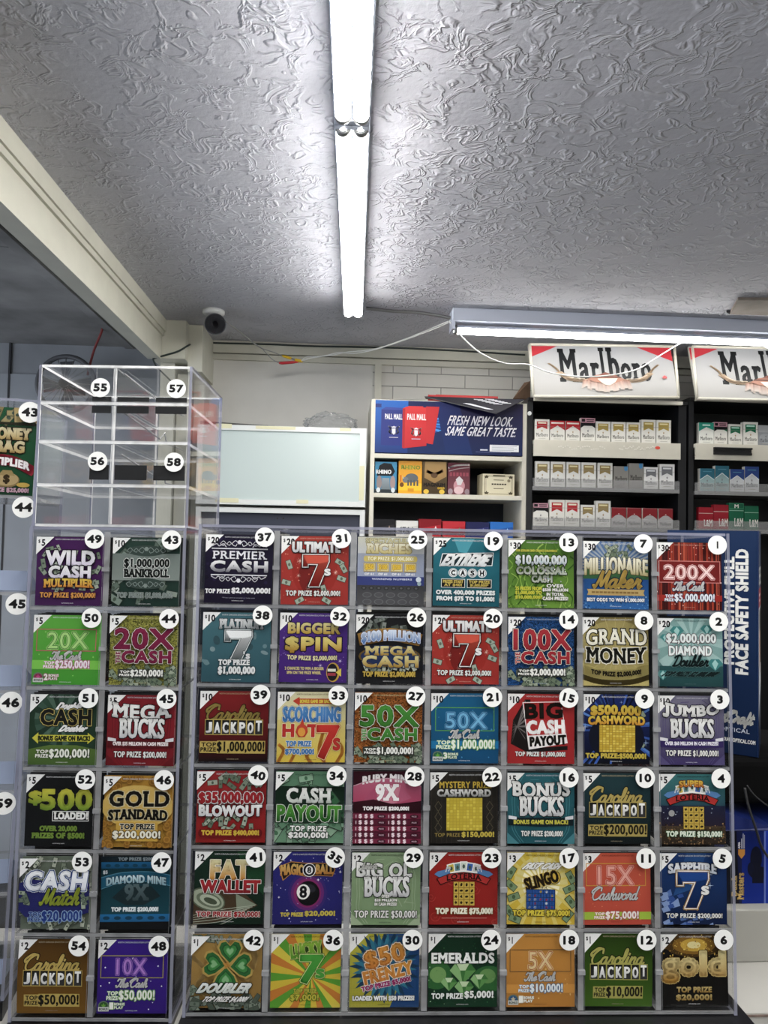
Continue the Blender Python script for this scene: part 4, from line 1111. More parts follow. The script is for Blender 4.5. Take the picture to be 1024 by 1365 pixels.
# ------------------------------------------------------------------ cartons beside the wide display
def d_dutch(k):
    k.rect(0, 0, 60, 100, '#0a0a12', '#0c0e1c'); k.rect(38, 0, 100, 100, '#0c1a54', '#10267a')
    k.poly([(30, 0), (44, 0), (44, 100), (38, 100)], '#10163c')
    k.ell(80, 38, 15, 17, '#0b0e20'); k.ell(88, 58, 26, 9, '#0b0e20'); k.ell(66, 52, 8, 9, '#0c1026'); k.rect(70, 56, 99, 72, '#0a0d1e')
    k.text('Dutch', 18, 62, 31, 89, '#c9a96a', b=1.2, serif=True, vert=True); k.text('Masters', 32, 58, 48.5, 94, '#c9a96a', b=1.2, serif=True, vert=True)
    k.text('AMA', 34, 15, 39, 24, '#d8d8dc', b=1, vert=True); k.rect(42, 10, 43.5, 24, '#b9b9c2'); k.rect(46, 3, 47.5, 24, '#b9b9c2'); k.rect(49, 5, 50.5, 24, '#9b9ba6')
    k.poly([(34, 25), (51, 25), (51, 32), (42.5, 38), (34, 32)], '#b07a3a')
YD = YRS + .02
p0, p1 = at(966, 1213, YD), at(1018.5, 1213, YD); ztop_ = zpx(990, 1108, YD); z0_ = ZRS + .0004
cx = (p0.x + p1.x) / 2; wd_ = p1.x - p0.x
dm = tag(empty('cigar_carton', (cx, YD, z0_)), 'blue and black cigar carton standing on the low step', 'carton')
k = Ink(wd_, ztop_ - z0_); d_dutch(k); k.build('front_face', PRINTS, dm, Matrix.Identity(4), '#0e1230', .002)
M_BLUEC = mat('carton_blue', '#0e1f5c', .4)
MB().box(-wd_ / 2, wd_ / 2 + .1, .0021, .2, 0, ztop_ - z0_).build('carton_body', M_BLUEC, dm)
kk = Ink(.1, ztop_ - z0_); kk.rect(0, 0, 100, 100, '#173194', '#16308c'); kk.rect(0, 0, 3, 100, '#5a6aa8'); kk.text('75 PREMIUM CIGARS', 10, 20, 20, 80, '#c9ccd8', b=.4, vert=True)
kk.build('front_flank', PRINTS, dm, Matrix.Translation((wd_ / 2 + .0502, 0, 0)), '#14286f', .002)
h_ = ztop_ - z0_
mb = MB().hexa([(-wd_ / 2 - .01, .002, h_ + .0005), (wd_ / 2 + .08, .002, h_ + .0005), (wd_ / 2 + .08, .12, h_ + .0005), (-wd_ / 2 - .01, .12, h_ + .0005),
                (-wd_ / 2 - .01, .004, h_ + .034), (wd_ / 2 + .02, .004, h_ + .004), (wd_ / 2 + .02, .12, h_ + .004), (-wd_ / 2 - .01, .12, h_ + .034)])
mb.build('top_flap', M_BLUEC, dm)
# black bag on the carton, shield box on the bag
zbag = z0_ + h_ + .0345
M_BAGB = mat('black_fabric', '#070708', .9, 0, .1, noise=.2, nscale=40, bump=.3)
cb_ = at(1011, 1010, YD + .03)
bg = tag(empty('black_bag', (cb_.x + .06, YD + .10, zbag)), 'black fabric bag with a dangling strap under the navy box', 'bag')
o = MB().box(-.19, .16, -.075, .13, 0, cb_.z - zbag - .001).build('bag_body', M_BAGB, bg); bevel(o, .012, 3)
st = [at(993, 1050, YD + 0.008), at(998, 1075, YD + 0.000), at(1008, 1105, YD + -0.008), at(1016, 1130, YD + -0.012), at(1030, 1150, YD + -0.012)]
st = [Vector(s) - bg.location for s in st]
MB().tube(spline(st, 6), .0022, 8).build('strap', mat('strap_black', '#1c1c1e', .5), bg)
st = [Vector(s) - bg.location for s in (at(996, 1047, YD + 0.008), at(1008, 1062, YD + 0.003), at(1032, 1080, YD + 0.003))]
MB().tube(spline(st, 6), .0012, 8).build('thin_cord', mat('cord_black', '#2a2a2c', .5), bg)
def d_shield(k):
    k.rect(0, 0, 100, 100, '#14284a', '#10203e')
    k.text('FACE SAFETY SHIELD', 77.5, 8.6, 90, 64, '#dcdcd8', b=1.1, vert=True)
    k.text('PROTECTIVE FULL', 65.5, 12, 75, 60, '#dcdcd8', b=1.0, vert=True)
    k.script('rtCraft', 58, 81, 97, 87.5, '#dcdcd8', r=.7); k.text('OPTICAL', 60, 88.4, 92, 90.2, '#b9bfcb', b=.1)
    k.text('ARTCRAFTOPTICAL.COM', 56, 93, 98, 94.6, '#dcdcd8', b=.25)
def d_flank(k):
    k.rect(0, 0, 100, 100, '#16284c', '#131f3a'); k.text('SHIELD', 16, 16.5, 150, 24.5, '#dcdcd8', b=1.2)
    k.rect(0, 26, 100, 34.5, '#8a2432'); k.rect(14, 28.5, 70, 29.6, '#d8c4c4'); k.rect(14, 31, 60, 32, '#d8c4c4')
    k.rect(0, 34.5, 100, 84, '#c9ccd2'); k.poly([(0, 84), (100, 72), (100, 100), (0, 100)], '#131d36')
    k.poly([(24, 36), (100, 34.5), (100, 62), (60, 60), (30, 52)], '#1c1616'); k.poly([(30, 44), (60, 46), (70, 66), (40, 62), (22, 54)], '#b58d7c')
    k.poly([(0, 62), (30, 58), (60, 76), (0, 84)], '#aab0bd')
A_SH = R(33); c0 = at(1009.5, 1010, YD + .03); hs = zpx(1006, 708, YD + .03) - c0.z; c0.z += .0004
sh = tag(empty('shield_carton', Matrix.Translation(c0) @ Matrix.Rotation(-A_SH, 4, 'Z')), 'tall navy carton with white vertical lettering beside the wide display', 'carton')
MB().box(-.15, 0, .0021, .10, 0, hs).build('carton_body', mat('carton_navy', '#12233f', .45), sh)
k = Ink(.15, hs); d_shield(k); k.build('front_face', PRINTS, sh, Matrix.Translation((-.075, 0, 0)), '#1a2f58', .002)
k = Ink(.10, hs); d_flank(k); k.build('side_face', PRINTS, sh, Matrix.Translation((.0022, .05, 0)) @ Matrix.Rotation(R(90), 4, 'Z'), '#16284c', .002)

# ------------------------------------------------------------------ the scratch tickets
def cnr(k, price, band='#d7d9d6', tri=26, hdr='#cfcfcf'):
    k.poly([(0, 0), (tri, 0), (0, tri)], '#f2f2f0')
    k.text('$', 3, 4, 6, 9.5, '#17171a', b=.2, fit=.8)
    k.text(price, 8.2, 4, 20, 13, '#17171a', b=.6, fit=.85)
    k.text('NORTH CAROLINA EDUCATION LOTTERY', 28, 2.4, 76, 4.4, hdr, b=.05)
    k.text('nclottery.com', 41, 95.2, 58, 97.2, hdr, b=.05)
def prize(k, t, u0, v0, u1, v1, col='#e6e6e2', out='#17171a', w=.9, b=.45, **kw):
    k.text(t, u0, v0, u1, v1, col, out=out, w=w, b=b, **kw)
def top2(k, amt, u0, v0, u1, v1, col, out, w=1.0, split=.26):
    """TOP over PRIZE, then the amount"""
    m = (v0 + v1) / 2; us = u0 + (u1 - u0) * split
    k.text('TOP', u0 + 1, v0 + .8, us - 2, m - .6, col, out=out, w=w, b=.35); k.text('PRIZE', u0, m + .9, us - 2, v1 - .8, col, out=out, w=w, b=.35)
    k.text(amt, us, v0 - .5, u1, v1 + .5, col, out=out, w=w, b=.7)
def jackpot(k, price, bg, bg2, gold, amt, amtbox, foil=0, hdr='#bfae8a'):
    k.rect(0, 0, 100, 100, bg, bg2, foil=foil)
    cnr(k, price, hdr=hdr)
    k.script('Carolina', 10, 19, 87, 41, gold, '#15120c', .9, 1.35)
    for i, ch in enumerate('JACKPOT'):
        u = 8 + i * 12.1
        k.rect(u, 40, u + 12, 62, gold); k.rect(u + .8, 41, u + 11.2, 61, '#141414', '#3a3a3a')
        d = -2.5 if ch == 'T' else 0
        k.text(ch, u + 2.2, 44.5 + d, u + 9.6, 58.5 + d, '#f2f2f0', '#c9c9c9', b=.9)
    a, b, c, d = amtbox; sp = a + (c - a) * .26
    k.rect(a - 1.5, b - 1, sp - .5, d + 1.5, gold); k.rect(sp - .5, b - 2, c + 1.5, d + 2, gold)
    top2(k, amt, *amtbox, '#15130e', gold, .5)
def neon(k, price, bg, bg2, line, word, glow, core, amt, abox, acol, aout, bonus=None, script='The Cash', band=None, box=(5, 20, 93, 52), wb=(22, 25, 80, 48), star='#ffffff', foil=0, hdr='#cfd6d6'):
    k.rect(0, 0, 100, 100, bg, bg2, foil=foil); cnr(k, price, hdr=hdr)
    k.stars(16, 5, 22, 95, 95, star, len(word) + ord(amt[1]), (.8, 1.8), 5, .45)
    k.frame(*box, 1.1, line)
    k.text(word, *wb, glow, b=2.6); k.text(word, *wb, core, b=1.6); k.text(word, *wb, glow, b=.35)
    k.script(script, *( (27, 52, 71, 64) if script == 'The Cash' else (13, 47, 83, 65)), '#f0f0ee', '#2a2a2a', .5, 1.0)
    if band: k.rect(0, band[0], 100, band[1], band[2])
    top2(k, amt, *abox, acol, aout, 1.2)
    if bonus:
        k.ell(10, 89, 7.5, 6.5, '#6d7d6d'); k.ell(10, 89, 6, 5, bonus[1]); k.star(10, 89, 4, bonus[2], 5, .45); k.rect(2.5, 90.5, 17.5, 96.5, '#c6cac6'); k.text('BONUS', 4, 92, 16, 95, '#3a4a3a', b=.2)
        k.text(bonus[0], 19, 85, 23.5, 93, '#f0f0e8', out=bonus[2], w=.9, b=.8); k.text('BONUS', 25.5, 85, 40, 88.4, '#f0f0e8', out=bonus[2], w=.6, b=.2); k.text('PLAYS' if bonus[0] != '1' else 'PLAY', 25.5, 89.6, 38, 93, '#f0f0e8', out=bonus[2], w=.6, b=.2)
def glitter(k, price, bg, word, c1, c2, amt, abox, hdr='#d9cf9a'):
    k.rect(0, 0, 100, 100, bg, foil=2); rd = random.Random(len(amt) + ord(word[0]))
    k.dots(150, 0, 5, 100, 75, (bg, '#e6dca0' if c1[1] != 'b' else '#9ab8e0', '#2c2a20'), ord(word[0]), (.3, .75))
    k.bills(46, 0, 76, 100, 100, 5, ('#8f9f86', '#a9b59e', '#6f7f68'), 15)
    cnr(k, price, hdr=hdr)
    k.text(word, 9, 19, 93, 47, c1, c2, out='#e6e2d6', w=1.0, b=2.2, out2='#241c14', w2=.7)
    k.text('THE', 11, 52, 17, 68, c1, out='#e6e2d6', w=.7, b=.5, vert=True)
    k.text('CASH', 20, 51, 91, 67, c1, c2, out='#e6e2d6', w=.9, b=1.6, out2='#241c14', w2=.6)
    k.rect(abox[0] - 2, abox[1] - 1.5, abox[2] + 2, abox[3] + 1.5, '#3b3f38'); top2(k, amt, *abox, '#f0f0ea', '#2c2c28', .6)
def slabbucks(k, price, a, b, bg, bg2, edge, amt, mid=None, arch=-4, hdr='#c9c9d0', top=True, abox=(12, 80, 88, 89)):
    k.rect(0, 0, 100, 100, bg, bg2)
    for r in (44, 40):
        k.curve([(50 + sg * r * .95 if i in (1, 2, 3) else 50 + sg * (r - 14), v) for i, (v, sg) in enumerate(((4, -1), (30, -1), (60, -1), (80, -1), (98, -1)))], .8, edge)
        k.curve([(50 + r * .95 if i in (1, 2, 3) else 50 + (r - 14), v) for i, v in enumerate((4, 30, 60, 80, 98))], .8, edge)
    rd = random.Random(3)
    for i in range(18):
        u, v = rd.uniform(12, 88), rd.uniform(8, 70); k.line([(u, v), (u + rd.uniform(-16, 16), v + rd.uniform(-14, 14))], .9, edge)
    k.poly([(0, 100), (0, 84), (18, 100)], edge); k.poly([(100, 100), (100, 84), (82, 100)], edge)
    cnr(k, price, hdr=hdr)
    k.text(a, 8, 15, 92, 34, '#f2f2ee', '#d6d6d4', out='#17171c', w=1.4, b=1.6, arch=arch, serif=True)
    k.text(b, 19, 34, 83, 60, '#f4f4f0', '#c6c6c8', out='#17171c', w=1.4, b=1.6, serif=True)
    if mid:
        k.poly([(2, 63), (98, 63), (98, 74), (50, 76), (2, 74)], mid[2]); k.poly([(2, 60), (14, 62), (14, 66), (2, 65)], '#d6d6da'); k.poly([(98, 60), (86, 62), (86, 66), (98, 65)], '#d6d6da')
        k.text(mid[0], 10, 66.5, 90, 72, mid[1], b=.5)
    prize(k, amt, *abox)

def seven(k, u0, v0, u1, v1, fill, fill2, o1='#17171a', o2='#e6e2de'):
    P = [(.0, .0), (1, .0), (1, .2), (.62, 1), (.26, 1), (.62, .27), (.16, .27), (.16, .36), (.0, .36)]
    c = (.5, .5)
    def at_(g): return [(u0 + (x + (x - .5) * g) * (u1 - u0), v0 + (y + (y - .5) * g) * (v1 - v0)) for x, y in P]
    def put(col, col2, r):
        pts = at_(0); n = len(pts)
        k.L += 1
        if r:
            for i in range(n):
                (a, b), (c_, d) = pts[i], pts[(i + 1) % n]; l = math.hypot(c_ - a, d - b); x, y = (c_ - a) / l * r, (d - b) / l * r
                k.poly([(a - x - y, b - y + x), (a - x + y, b - y - x), (c_ + x + y, d + y - x), (c_ + x - y, d + y + x)], col, new=False)
        k.L += 1
        for idx in ((0, 1, 2, 5, 6), (0, 6, 7, 8), (2, 3, 4, 5)):
            pp = [pts[i] for i in idx]
            if col2:
                vs = [(p[1] - v0) / (v1 - v0) for p in pp]; A, B = np.array(lin(col)), np.array(lin(col2)); a, b = min(vs), max(vs)
                f = lambda t: tuple(A + (B - A) * t)
                k.poly(pp, f(a), None, new=False)
                if b - a > .3: k.poly(pp, col, col2, new=False)
            else: k.poly(pp, col, new=False)
    put(o1, None, 3.2); put(o2, None, 1.9); put(o1, None, .7); put(fill, fill2, 0)

def t49(k):
    k.rect(0, 0, 100, 100, '#4c1d5c', '#431850'); k.bills(34, 8, 14, 92, 78, 4, ('#9aa894', '#b4beac', '#7d8c78')); cnr(k, '5')
    k.text('WILD', 16, 21, 86, 40, '#f0f0ee', '#dcd4e6', out='#1a1020', w=1.8, b=2.2); k.text('CASH', 21, 43, 81, 59, '#f0f0ee', '#d8d0e2', out='#1a1020', w=1.8, b=2.2)
    k.text('MULTIPLIER', 14, 61, 86, 72, '#f0cf4a', '#e08a30', out='#2a1420', w=1.3, b=1.0, serif=True, arch=1.5); prize(k, 'TOP PRIZE $200,000!', 9, 81, 90, 89, '#e8a24a', '#3a1420', serif=True)
def scroll(k, v, col, sg=1, u0=18, u1=82):
    k.L += 1
    for d in (-1, 1):
        for r, o in ((5, 6), (3.4, 15), (4.2, 24)):
            c = 50 + d * o; k.curve([(c - d * r, v), (c, v - sg * r), (c + d * r, v), (c, v + sg * r * .6), (c - d * r * .4, v)], .9, col, 4, new=False)
    k.ell(50, v - sg * 3, 3, 3, col, 8, new=False)
def t43(k):
    k.rect(0, 0, 100, 100, '#2b4339', '#1d352d'); k.bills(26, 0, 5, 100, 92, 9, ('#7f9084', '#98a69a', '#64756a'), 20); cnr(k, '10'); k.rect(0, 23, 100, 62, '#77837d', '#89948e')
    for v, sg in ((19, 1), (67, -1)):
        k.ell(50, v, 28, 8, '#3a4a44'); scroll(k, v, '#8f9c96', sg)
    k.text('$1,000,000', 18, 31, 84, 44, '#141a17', out='#e2e4e0', w=1.0, b=.9); k.text('BANKROLL', 18, 46, 84, 57, '#141a17', out='#e2e4e0', w=1.0, b=1.0, serif=True)
    prize(k, 'TOP PRIZE $1,000,000!', 8, 80, 90, 88, '#7f8c88', '#c0c8c2', .5, serif=True)
def t50(k): neon(k, '5', '#5fb53a', '#3f9a28', '#c9566a', '20X', '#b9e88a', '#3a8a2a', '$250,000!', (17, 66, 84, 77), '#f4e6ee', '#c8458a', ('2', '#8a2a4a', '#c8458a'), band=(65, 78, '#7fcf4a'), star='#9ae070')
def t44(k): glitter(k, '5', '#8a8a3a', '20X', '#8a1f48', '#7a1a40', '$250,000!', (17, 78, 80, 87))
def t51(k):
    k.rect(0, 0, 100, 100, '#1d3524', '#24402a'); k.rays(45, 35, 26, ['#2b4a38', '#4d6a58', '#1d3526', '#3a5848'], 38); k.poly([(0, 100), (0, 78), (30, 72), (70, 72), (100, 78), (100, 100)], '#5d7a30', '#46642a'); cnr(k, '5')
    k.text('Double', 38, 12, 79, 21, '#f2f2f0', out='#14201a', w=1, b=1.1, slant=.2); k.text('CASH', 17, 22, 89, 43, '#14140e', out='#d8c46a', w=1.3, b=1.6, out2='#14201a', w2=1.2); k.text('Doubler', 43, 44, 88, 52.5, '#f2f2f0', out='#14201a', w=1, b=1.1, slant=.2)
    k.poly([(5, 62), (14, 54), (14, 57.5), (86, 57.5), (86, 54), (96, 62), (86, 70), (86, 66.5), (14, 66.5), (14, 70)], '#d8d23a'); k.text('BONUS GAME ON BACK!', 14, 59, 89, 65.4, '#17200e', b=.8)
    top2(k, '$200,000!', 11, 78, 89, 90, '#eef0e4', '#2c4420', 1)
def t45(k):
    slabbucks(k, '5', 'MEGA', 'BUCKS', '#8a1d28', '#7a1820', '#6a141c', 'TOP PRIZE $200,000!', ('OVER $35 MILLION IN CASH PRIZES!', '#f0e6e6', '#5a1018'))
def t52(k):
    k.rect(0, 0, 100, 100, '#0e0f10'); cnr(k, '5'); k.text('$', 5, 24, 22, 42, '#d8d43a', '#7fa02a', b=2.0); k.text('500', 23, 22, 94, 48, '#d8d43a', '#7fa02a', b=3.4)
    k.frame(39, 51, 92, 65, .9, '#e6e6e2'); k.text('LOADED!', 42, 53, 90, 62, '#f2f2ee', b=.9, serif=True); k.text('OVER 20,000', 22, 72, 75, 79.5, '#7fa03a', b=.9, serif=True); k.text('PRIZES OF $500!', 11, 81.5, 86, 89.5, '#7fa03a', b=.9, serif=True)
def t46(k):
    k.rect(0, 0, 100, 100, '#c08f30', '#b88a2c'); rd = random.Random(8)
    for i in range(52):
        e = rd.random(); u, v = (rd.uniform(0, 100), rd.choice((rd.uniform(0, 18), rd.uniform(84, 100)))) if e < .7 else (rd.choice((rd.uniform(0, 12), rd.uniform(90, 100))), rd.uniform(60, 100))
        z = rd.uniform(4, 7); k.ell(u, v, z, z * .9, '#8a5f1c', 14); k.ell(u, v, z * .85, z * .75, '#b07f2c', 14); k.ell(u, v, z * .5, z * .45, '#9a6a20', 10)
    k.ell(50, 42, 52, 30, '#d8b45a'); k.rect(20, 64, 80, 90, '#d3a83e'); cnr(k, '5')
    k.text('GOLD', 10, 21, 95, 41, '#15120e', out='#e8dcb0', w=1.8, b=1.5, serif=True); k.text('STANDARD', 9, 46, 93, 59, '#15120e', out='#e8dcb0', w=1.6, b=1.1, serif=True, arch=1.5)
    prize(k, 'TOP PRIZE', 26, 66, 75, 73, '#15120e', '#f0ecd8', .9, .6, serif=True); prize(k, '$200,000!', 16, 76, 84, 86.5, '#f0ecd8', '#2a2010', 1.0, .8, serif=True)
def t53(k):
    k.rect(0, 0, 100, 100, '#6f7a6a'); k.bills(90, 0, 2, 100, 98, 12, ('#a4ad98', '#bcc3ae', '#818d78'), 14)
    k.poly([(0, 34), (14, 28), (50, 32), (90, 28), (100, 34), (100, 74), (80, 80), (50, 84), (10, 80), (0, 70)], '#27296a'); cnr(k, '2')
    k.bills(5, 0, 46, 12, 62, 2); k.bills(5, 90, 44, 100, 62, 3)
    k.text('CASH', 9, 18, 97, 42, '#eceef0', '#d6dae2', out='#2a4a8a', w=1.8, b=2.2, out2='#dfe4ee', w2=.8, slant=.04); k.script('Match', 31, 41, 86, 62, '#b8c83a', '#1c2440', .9, 1.5)
    top2(k, '$20,000!', 15, 72, 90, 86, '#27408a', '#a8c8ea', 1.3)
def t47(k):
    k.rect(0, 0, 100, 8, '#15242c'); k.text('TOP PRIZE $200,00', 25, 1.5, 83, 6.5, '#9aa8ae', b=.5); k.rect(0, 8, 100, 17, '#1c6a9a', '#155078')
    for i in range(7): k.ell(10 + i * 13, 13, 4, 2.4, '#12455f')
    k.rect(0, 17, 100, 80, '#10363f', '#154450'); k.poly([(0, 30), (30, 23), (70, 22), (100, 27), (100, 42), (70, 36), (30, 37), (0, 46)], '#1a5e7a'); k.curve([(0, 30), (30, 23), (70, 22), (100, 27)], .9, '#5a9ab4'); k.curve([(0, 46), (30, 37), (70, 36), (100, 42)], .9, '#5a9ab4')
    k.text('DIAMOND MINE', 8, 27, 93, 37, '#cfe6ea', '#8fb8c8', out='#0e2c3a', w=.8, b=.9, arch=4); k.text('$5', 3, 20, 9, 25, '#cfd6d8', b=.4)
    k.poly([(16, 58), (34, 42), (72, 42), (86, 56), (62, 68), (36, 68)], '#1a2c30'); k.text('9X', 35, 40, 68, 61, '#5f7478', '#3a4c50', b=1.6, serif=True); k.text('TOP PRIZE $200,000!', 16, 71, 83, 77, '#dfe6e8', b=.8)
    k.rect(0, 80, 100, 90, '#1b6ea4', '#185c8c')
    for i in range(6): k.ell(9 + i * 16, 85, 5, 2.4, '#123e58')
    k.rect(0, 90, 100, 100, '#0d0f12')  # card ends above; black band paints in the empty slot's shade
def t54(k): jackpot(k, '2', '#6d4a1c', '#a8782c', '#cdb25a', '$50,000!', (12, 74, 88, 88), 1)
def t48(k): neon(k, '2', '#3d1f8e', '#341a7c', '#b0a24a', '10X', '#c08ae0', '#4a2a9a', '$50,000!', (14, 69, 82, 82), '#eef2e6', '#6fae3a', ('1', '#2c5a2a', '#6fae3a'), box=(4, 21, 94, 52), wb=(27, 26, 69, 47))
def t37(k):
    k.rect(0, 0, 100, 100, '#1a1430', '#171028'); k.dots(60, 0, 5, 100, 95, ('#241c3e', '#120e22'), 4, (1.5, 3.5)); cnr(k, '20')
    for v, sg in ((19.5, 1), (58, -1)):
        k.rect(9, v, 92, v + 1.6, '#d6d6da')
        for d in (-1, 1): k.curve([(50 + d * 40, v - sg * 3), (50 + d * 34, v - sg * 6), (50 + d * 30, v - sg * 3), (50 + d * 24, v - sg * 6), (50 + d * 20, v - sg * 2)], 1.3, '#d6d6da')
        scroll(k, v - sg * 6, '#e2e2e6', sg)
    k.text('PREMIER', 11, 24, 91, 35, '#e6e6ea', b=.35, serif=True); k.text('CASH', 9, 39, 92, 53.5, '#f2f2f2', '#8a8a92', b=2.0)
    k.text('TOP PRIZE', 2, 79.5, 38, 85.5, '#f2f2f2', b=.45, serif=True); k.text('$2,000,000!', 41, 77.5, 97, 85.5, '#f2f2f2', b=.8, serif=True); k.text('*Prizes paid as annuity or lump sum', 27, 91, 75, 93, '#a9a9b8', b=.05)
def t31(k):
    k.rect(0, 0, 100, 100, '#b3372c', '#a5302a'); k.ell(50, 50, 34, 40, '#a02820'); k.ell(46, 58, 20, 28, '#7a1c18')
    k.dots(40, 0, 10, 100, 95, ('#d8705a', '#e89a80'), 6, (.4, 1.2)); k.stars(9, 4, 20, 96, 90, '#f4d0c0', 3, (3, 6), 8, .12)
    for u, v, a in ((12, 42, 70), (8, 68, 15), (87, 38, 30), (93, 47, 60), (90, 62, 20), (28, 94, -30), (68, 94, 30), (64, 78, 70)):
        k.rect(u - 7, v - 4, u + 7, v + 4, '#3a443c', rot=a); k.rect(u - 6.3, v - 3.3, u + 6.3, v + 3.3, '#a9b8a6', rot=a); k.ell(u, v, 2, 2.4, '#5f7060', 8)
    cnr(k, '20', hdr='#d0a090'); k.text('ULTIMATE', 17, 9, 87, 23, '#eeeeec', '#c9c9cc', out='#2a1414', w=1.5, b=1.7)
    seven(k, 33, 28, 70, 73, '#d8553f', '#a0201c'); k.text('s', 65, 48, 73, 57, '#eeeeec', out='#2a1414', w=1.1, b=1.2); prize(k, 'TOP PRIZE $2,000,000!', 8, 80, 88, 88)
def t38(k):
    k.rect(0, 0, 100, 100, '#47747e', '#2f5560'); rd = random.Random(5)
    for i in range(12): k.ell(rd.uniform(5, 95), rd.uniform(25, 85), rd.uniform(3, 7), rd.uniform(2, 5), rd.choice(('#6d8c92', '#34525a', '#829a9e')), 14, rot=rd.uniform(0, 90))
    cnr(k, '10'); k.text('PLATINUM', 25, 10, 88, 23, '#e2e4e4', '#a2a8aa', out='#1d3036', w=1.2, b=1.3, serif=True)
    seven(k, 34, 26, 72, 66, '#e8eaea', '#7c8688', '#22343a', '#d0d6d6'); k.text("'s", 61, 56, 70, 66, '#e2e4e4', out='#1d3036', w=.9, b=.9)
    prize(k, 'TOP PRIZE', 25, 68, 70, 75, '#e6e8e8', '#1d3036', 1, .7, serif=True); prize(k, '$1,000,000', 25, 78, 78, 89, '#e6e8e8', '#1d3036', 1.1, 1, serif=True)
def t32(k):
    k.rect(0, 0, 100, 100, '#4f2c86', '#452478'); k.dots(60, 0, 8, 100, 98, ('#a98ad0', '#7a58b0'), 7, (.3, .9)); k.stars(8, 5, 20, 95, 95, '#d8c8f0', 5, (2, 4), 8, .15); cnr(k, '10')
    k.text('BIGGER', 13, 15, 88, 29, '#f0e49a', '#c8a23a', out='#2a1848', w=1.4, b=1.9); k.text('$PIN', 10, 36, 90, 56, '#f0e080', '#b88a24', out='#1a1028', w=1.8, b=2.6)
    prize(k, 'TOP PRIZE $2,000,000!', 12, 62, 85, 69, '#f0e8b0', '#3a2058', .9, .5, arch=-1); k.text('2 CHANCES TO WIN A BIGGER', 9, 78, 66, 82, '#e8d88a', b=.25); k.text('SPIN ON THE PRIZE WHEEL', 12, 84, 62, 88, '#e8d88a', b=.25)
    k.ell(80, 85, 10, 14, '#c8a23a'); k.ell(79, 85, 8, 12.5, '#1c1a20'); k.rect(72, 80, 84, 84, '#d8d8c8'); k.rect(72, 86, 84, 90, '#a83a4a'); k.poly([(92, 79), (92, 91), (84, 85)], '#e8d050')
def t25(k):
    k.rect(0, 0, 100, 56, '#b9bfca', '#9fa9c4'); k.rect(0, 0, 100, 24, '#d8d8c8', '#c6c9cc'); k.text('SPECTACULAR', 12, 2, 90, 8, '#e8e0b0', out='#a8a070', w=.6, b=.6)
    k.text('RICHES', 14, 10, 80, 23, '#f0ecd6', '#e0d088', out='#b09a50', w=1.0, b=1.3, serif=True); k.ell(12, 32, 3, 4.5, '#e0cc70'); k.ell(87, 32, 3, 4.5, '#e0cc70'); k.rect(12, 27.5, 87, 36.5, '#e0cc70'); k.text('TOP PRIZE $1,000,000!', 15, 29, 84, 35, '#f4eec8', out='#a8943a', w=.5, b=.4)
    for i, a in enumerate(('$50', '$100', '$200', '$500')):
        u = 9 + i * 20.5; k.frame(u, 38, u + 18, 51, .8, '#c9a83a'); k.rect(u + 1, 39, u + 17, 50, '#e2d6a0'); k.text(a, u + 3, 40.5, u + 15, 48.5, '#f0c83a', out='#a88420', w=.6, b=.8)
        k.text('OF 61', u + 2, 53, u + 15, 56, '#e6e6e6', b=.3)
    k.rect(0, 58, 100, 71, '#2c3a7c', '#263274'); k.text('WINNING NUMBERS', 22, 60.5, 82, 63, '#d8dcea', b=.1); k.rect(0, 71, 100, 100, '#2a2b30', '#38393e')
    for i in range(8): k.ell(10 + i * 11.2, 75, 4, 2.8, '#17181b'); k.ell(10 + i * 11.2, 75, 2, 1.4, '#4a4b50')
    for j in range(2):
        for i in range(5): k.ell(15 + i * 17.5, 85 + j * 10, 7, 4, '#505156'); k.ell(15 + i * 17.5, 85 + j * 10, 5.6, 3, '#3a3b40')
    k.ell(92, 62, 4, 4, '#c6d0d6'); k.ell(93, 68, 3, 3, '#9ab0b8')
def t19(k):
    k.rect(0, 0, 100, 100, '#1f7484', '#175a68'); k.poly([(30, 0), (62, 0), (50, 22), (38, 20)], '#4aa0b0'); k.poly([(0, 50), (60, 70), (100, 58), (100, 66), (60, 80), (0, 62)], '#1a6472'); cnr(k, '25')
    k.poly([(9, 42), (13, 23), (91, 20), (89, 40)], '#eceeee'); k.poly([(10, 41), (14, 24), (90, 21), (88, 39)], '#14282e'); k.text('EXTREME', 12, 24, 88, 40, '#f0f0ee', '#d0d4d6', b=1.6, slant=.16, out='#14181a', w=.5)
    for i, c in enumerate('CASH'):
        u = 30 + i * 14.5; k.ell(u, 51, 7, 6.6, '#d6dada'); k.ell(u, 51, 5.8, 5.5, '#23343a'); k.ell(u, 51, 5.2, 4.9, '#e2e6e6'); k.text(c, u - 2.6, 47.6, u + 2.6, 54.4, '#14181a', b=.7)
    for a, b, c1, c2 in ((12, 48, 'PRIZES START', 'AT $40!'), (51, 88, 'TOP PRIZE', '$1,000,000!*')):
        k.rect(a, 60, b, 73, '#d6d8d2'); k.rect(a + .8, 60.8, b - .8, 72.2, '#14120e'); k.text(c1, a + 3, 62, b - 3, 66, '#d8c05a', b=.4); k.text(c2, a + 5, 67, b - 5, 71.2, '#d8c05a', b=.4)
    k.text('OVER 400,000 PRIZES', 5, 77, 93, 83.5, '#e6ecec', b=.8, out='#14343c', w=.5); k.text('FROM $75 TO $1,000!', 6, 86, 92, 92.5, '#e6ecec', b=.8, out='#14343c', w=.5)
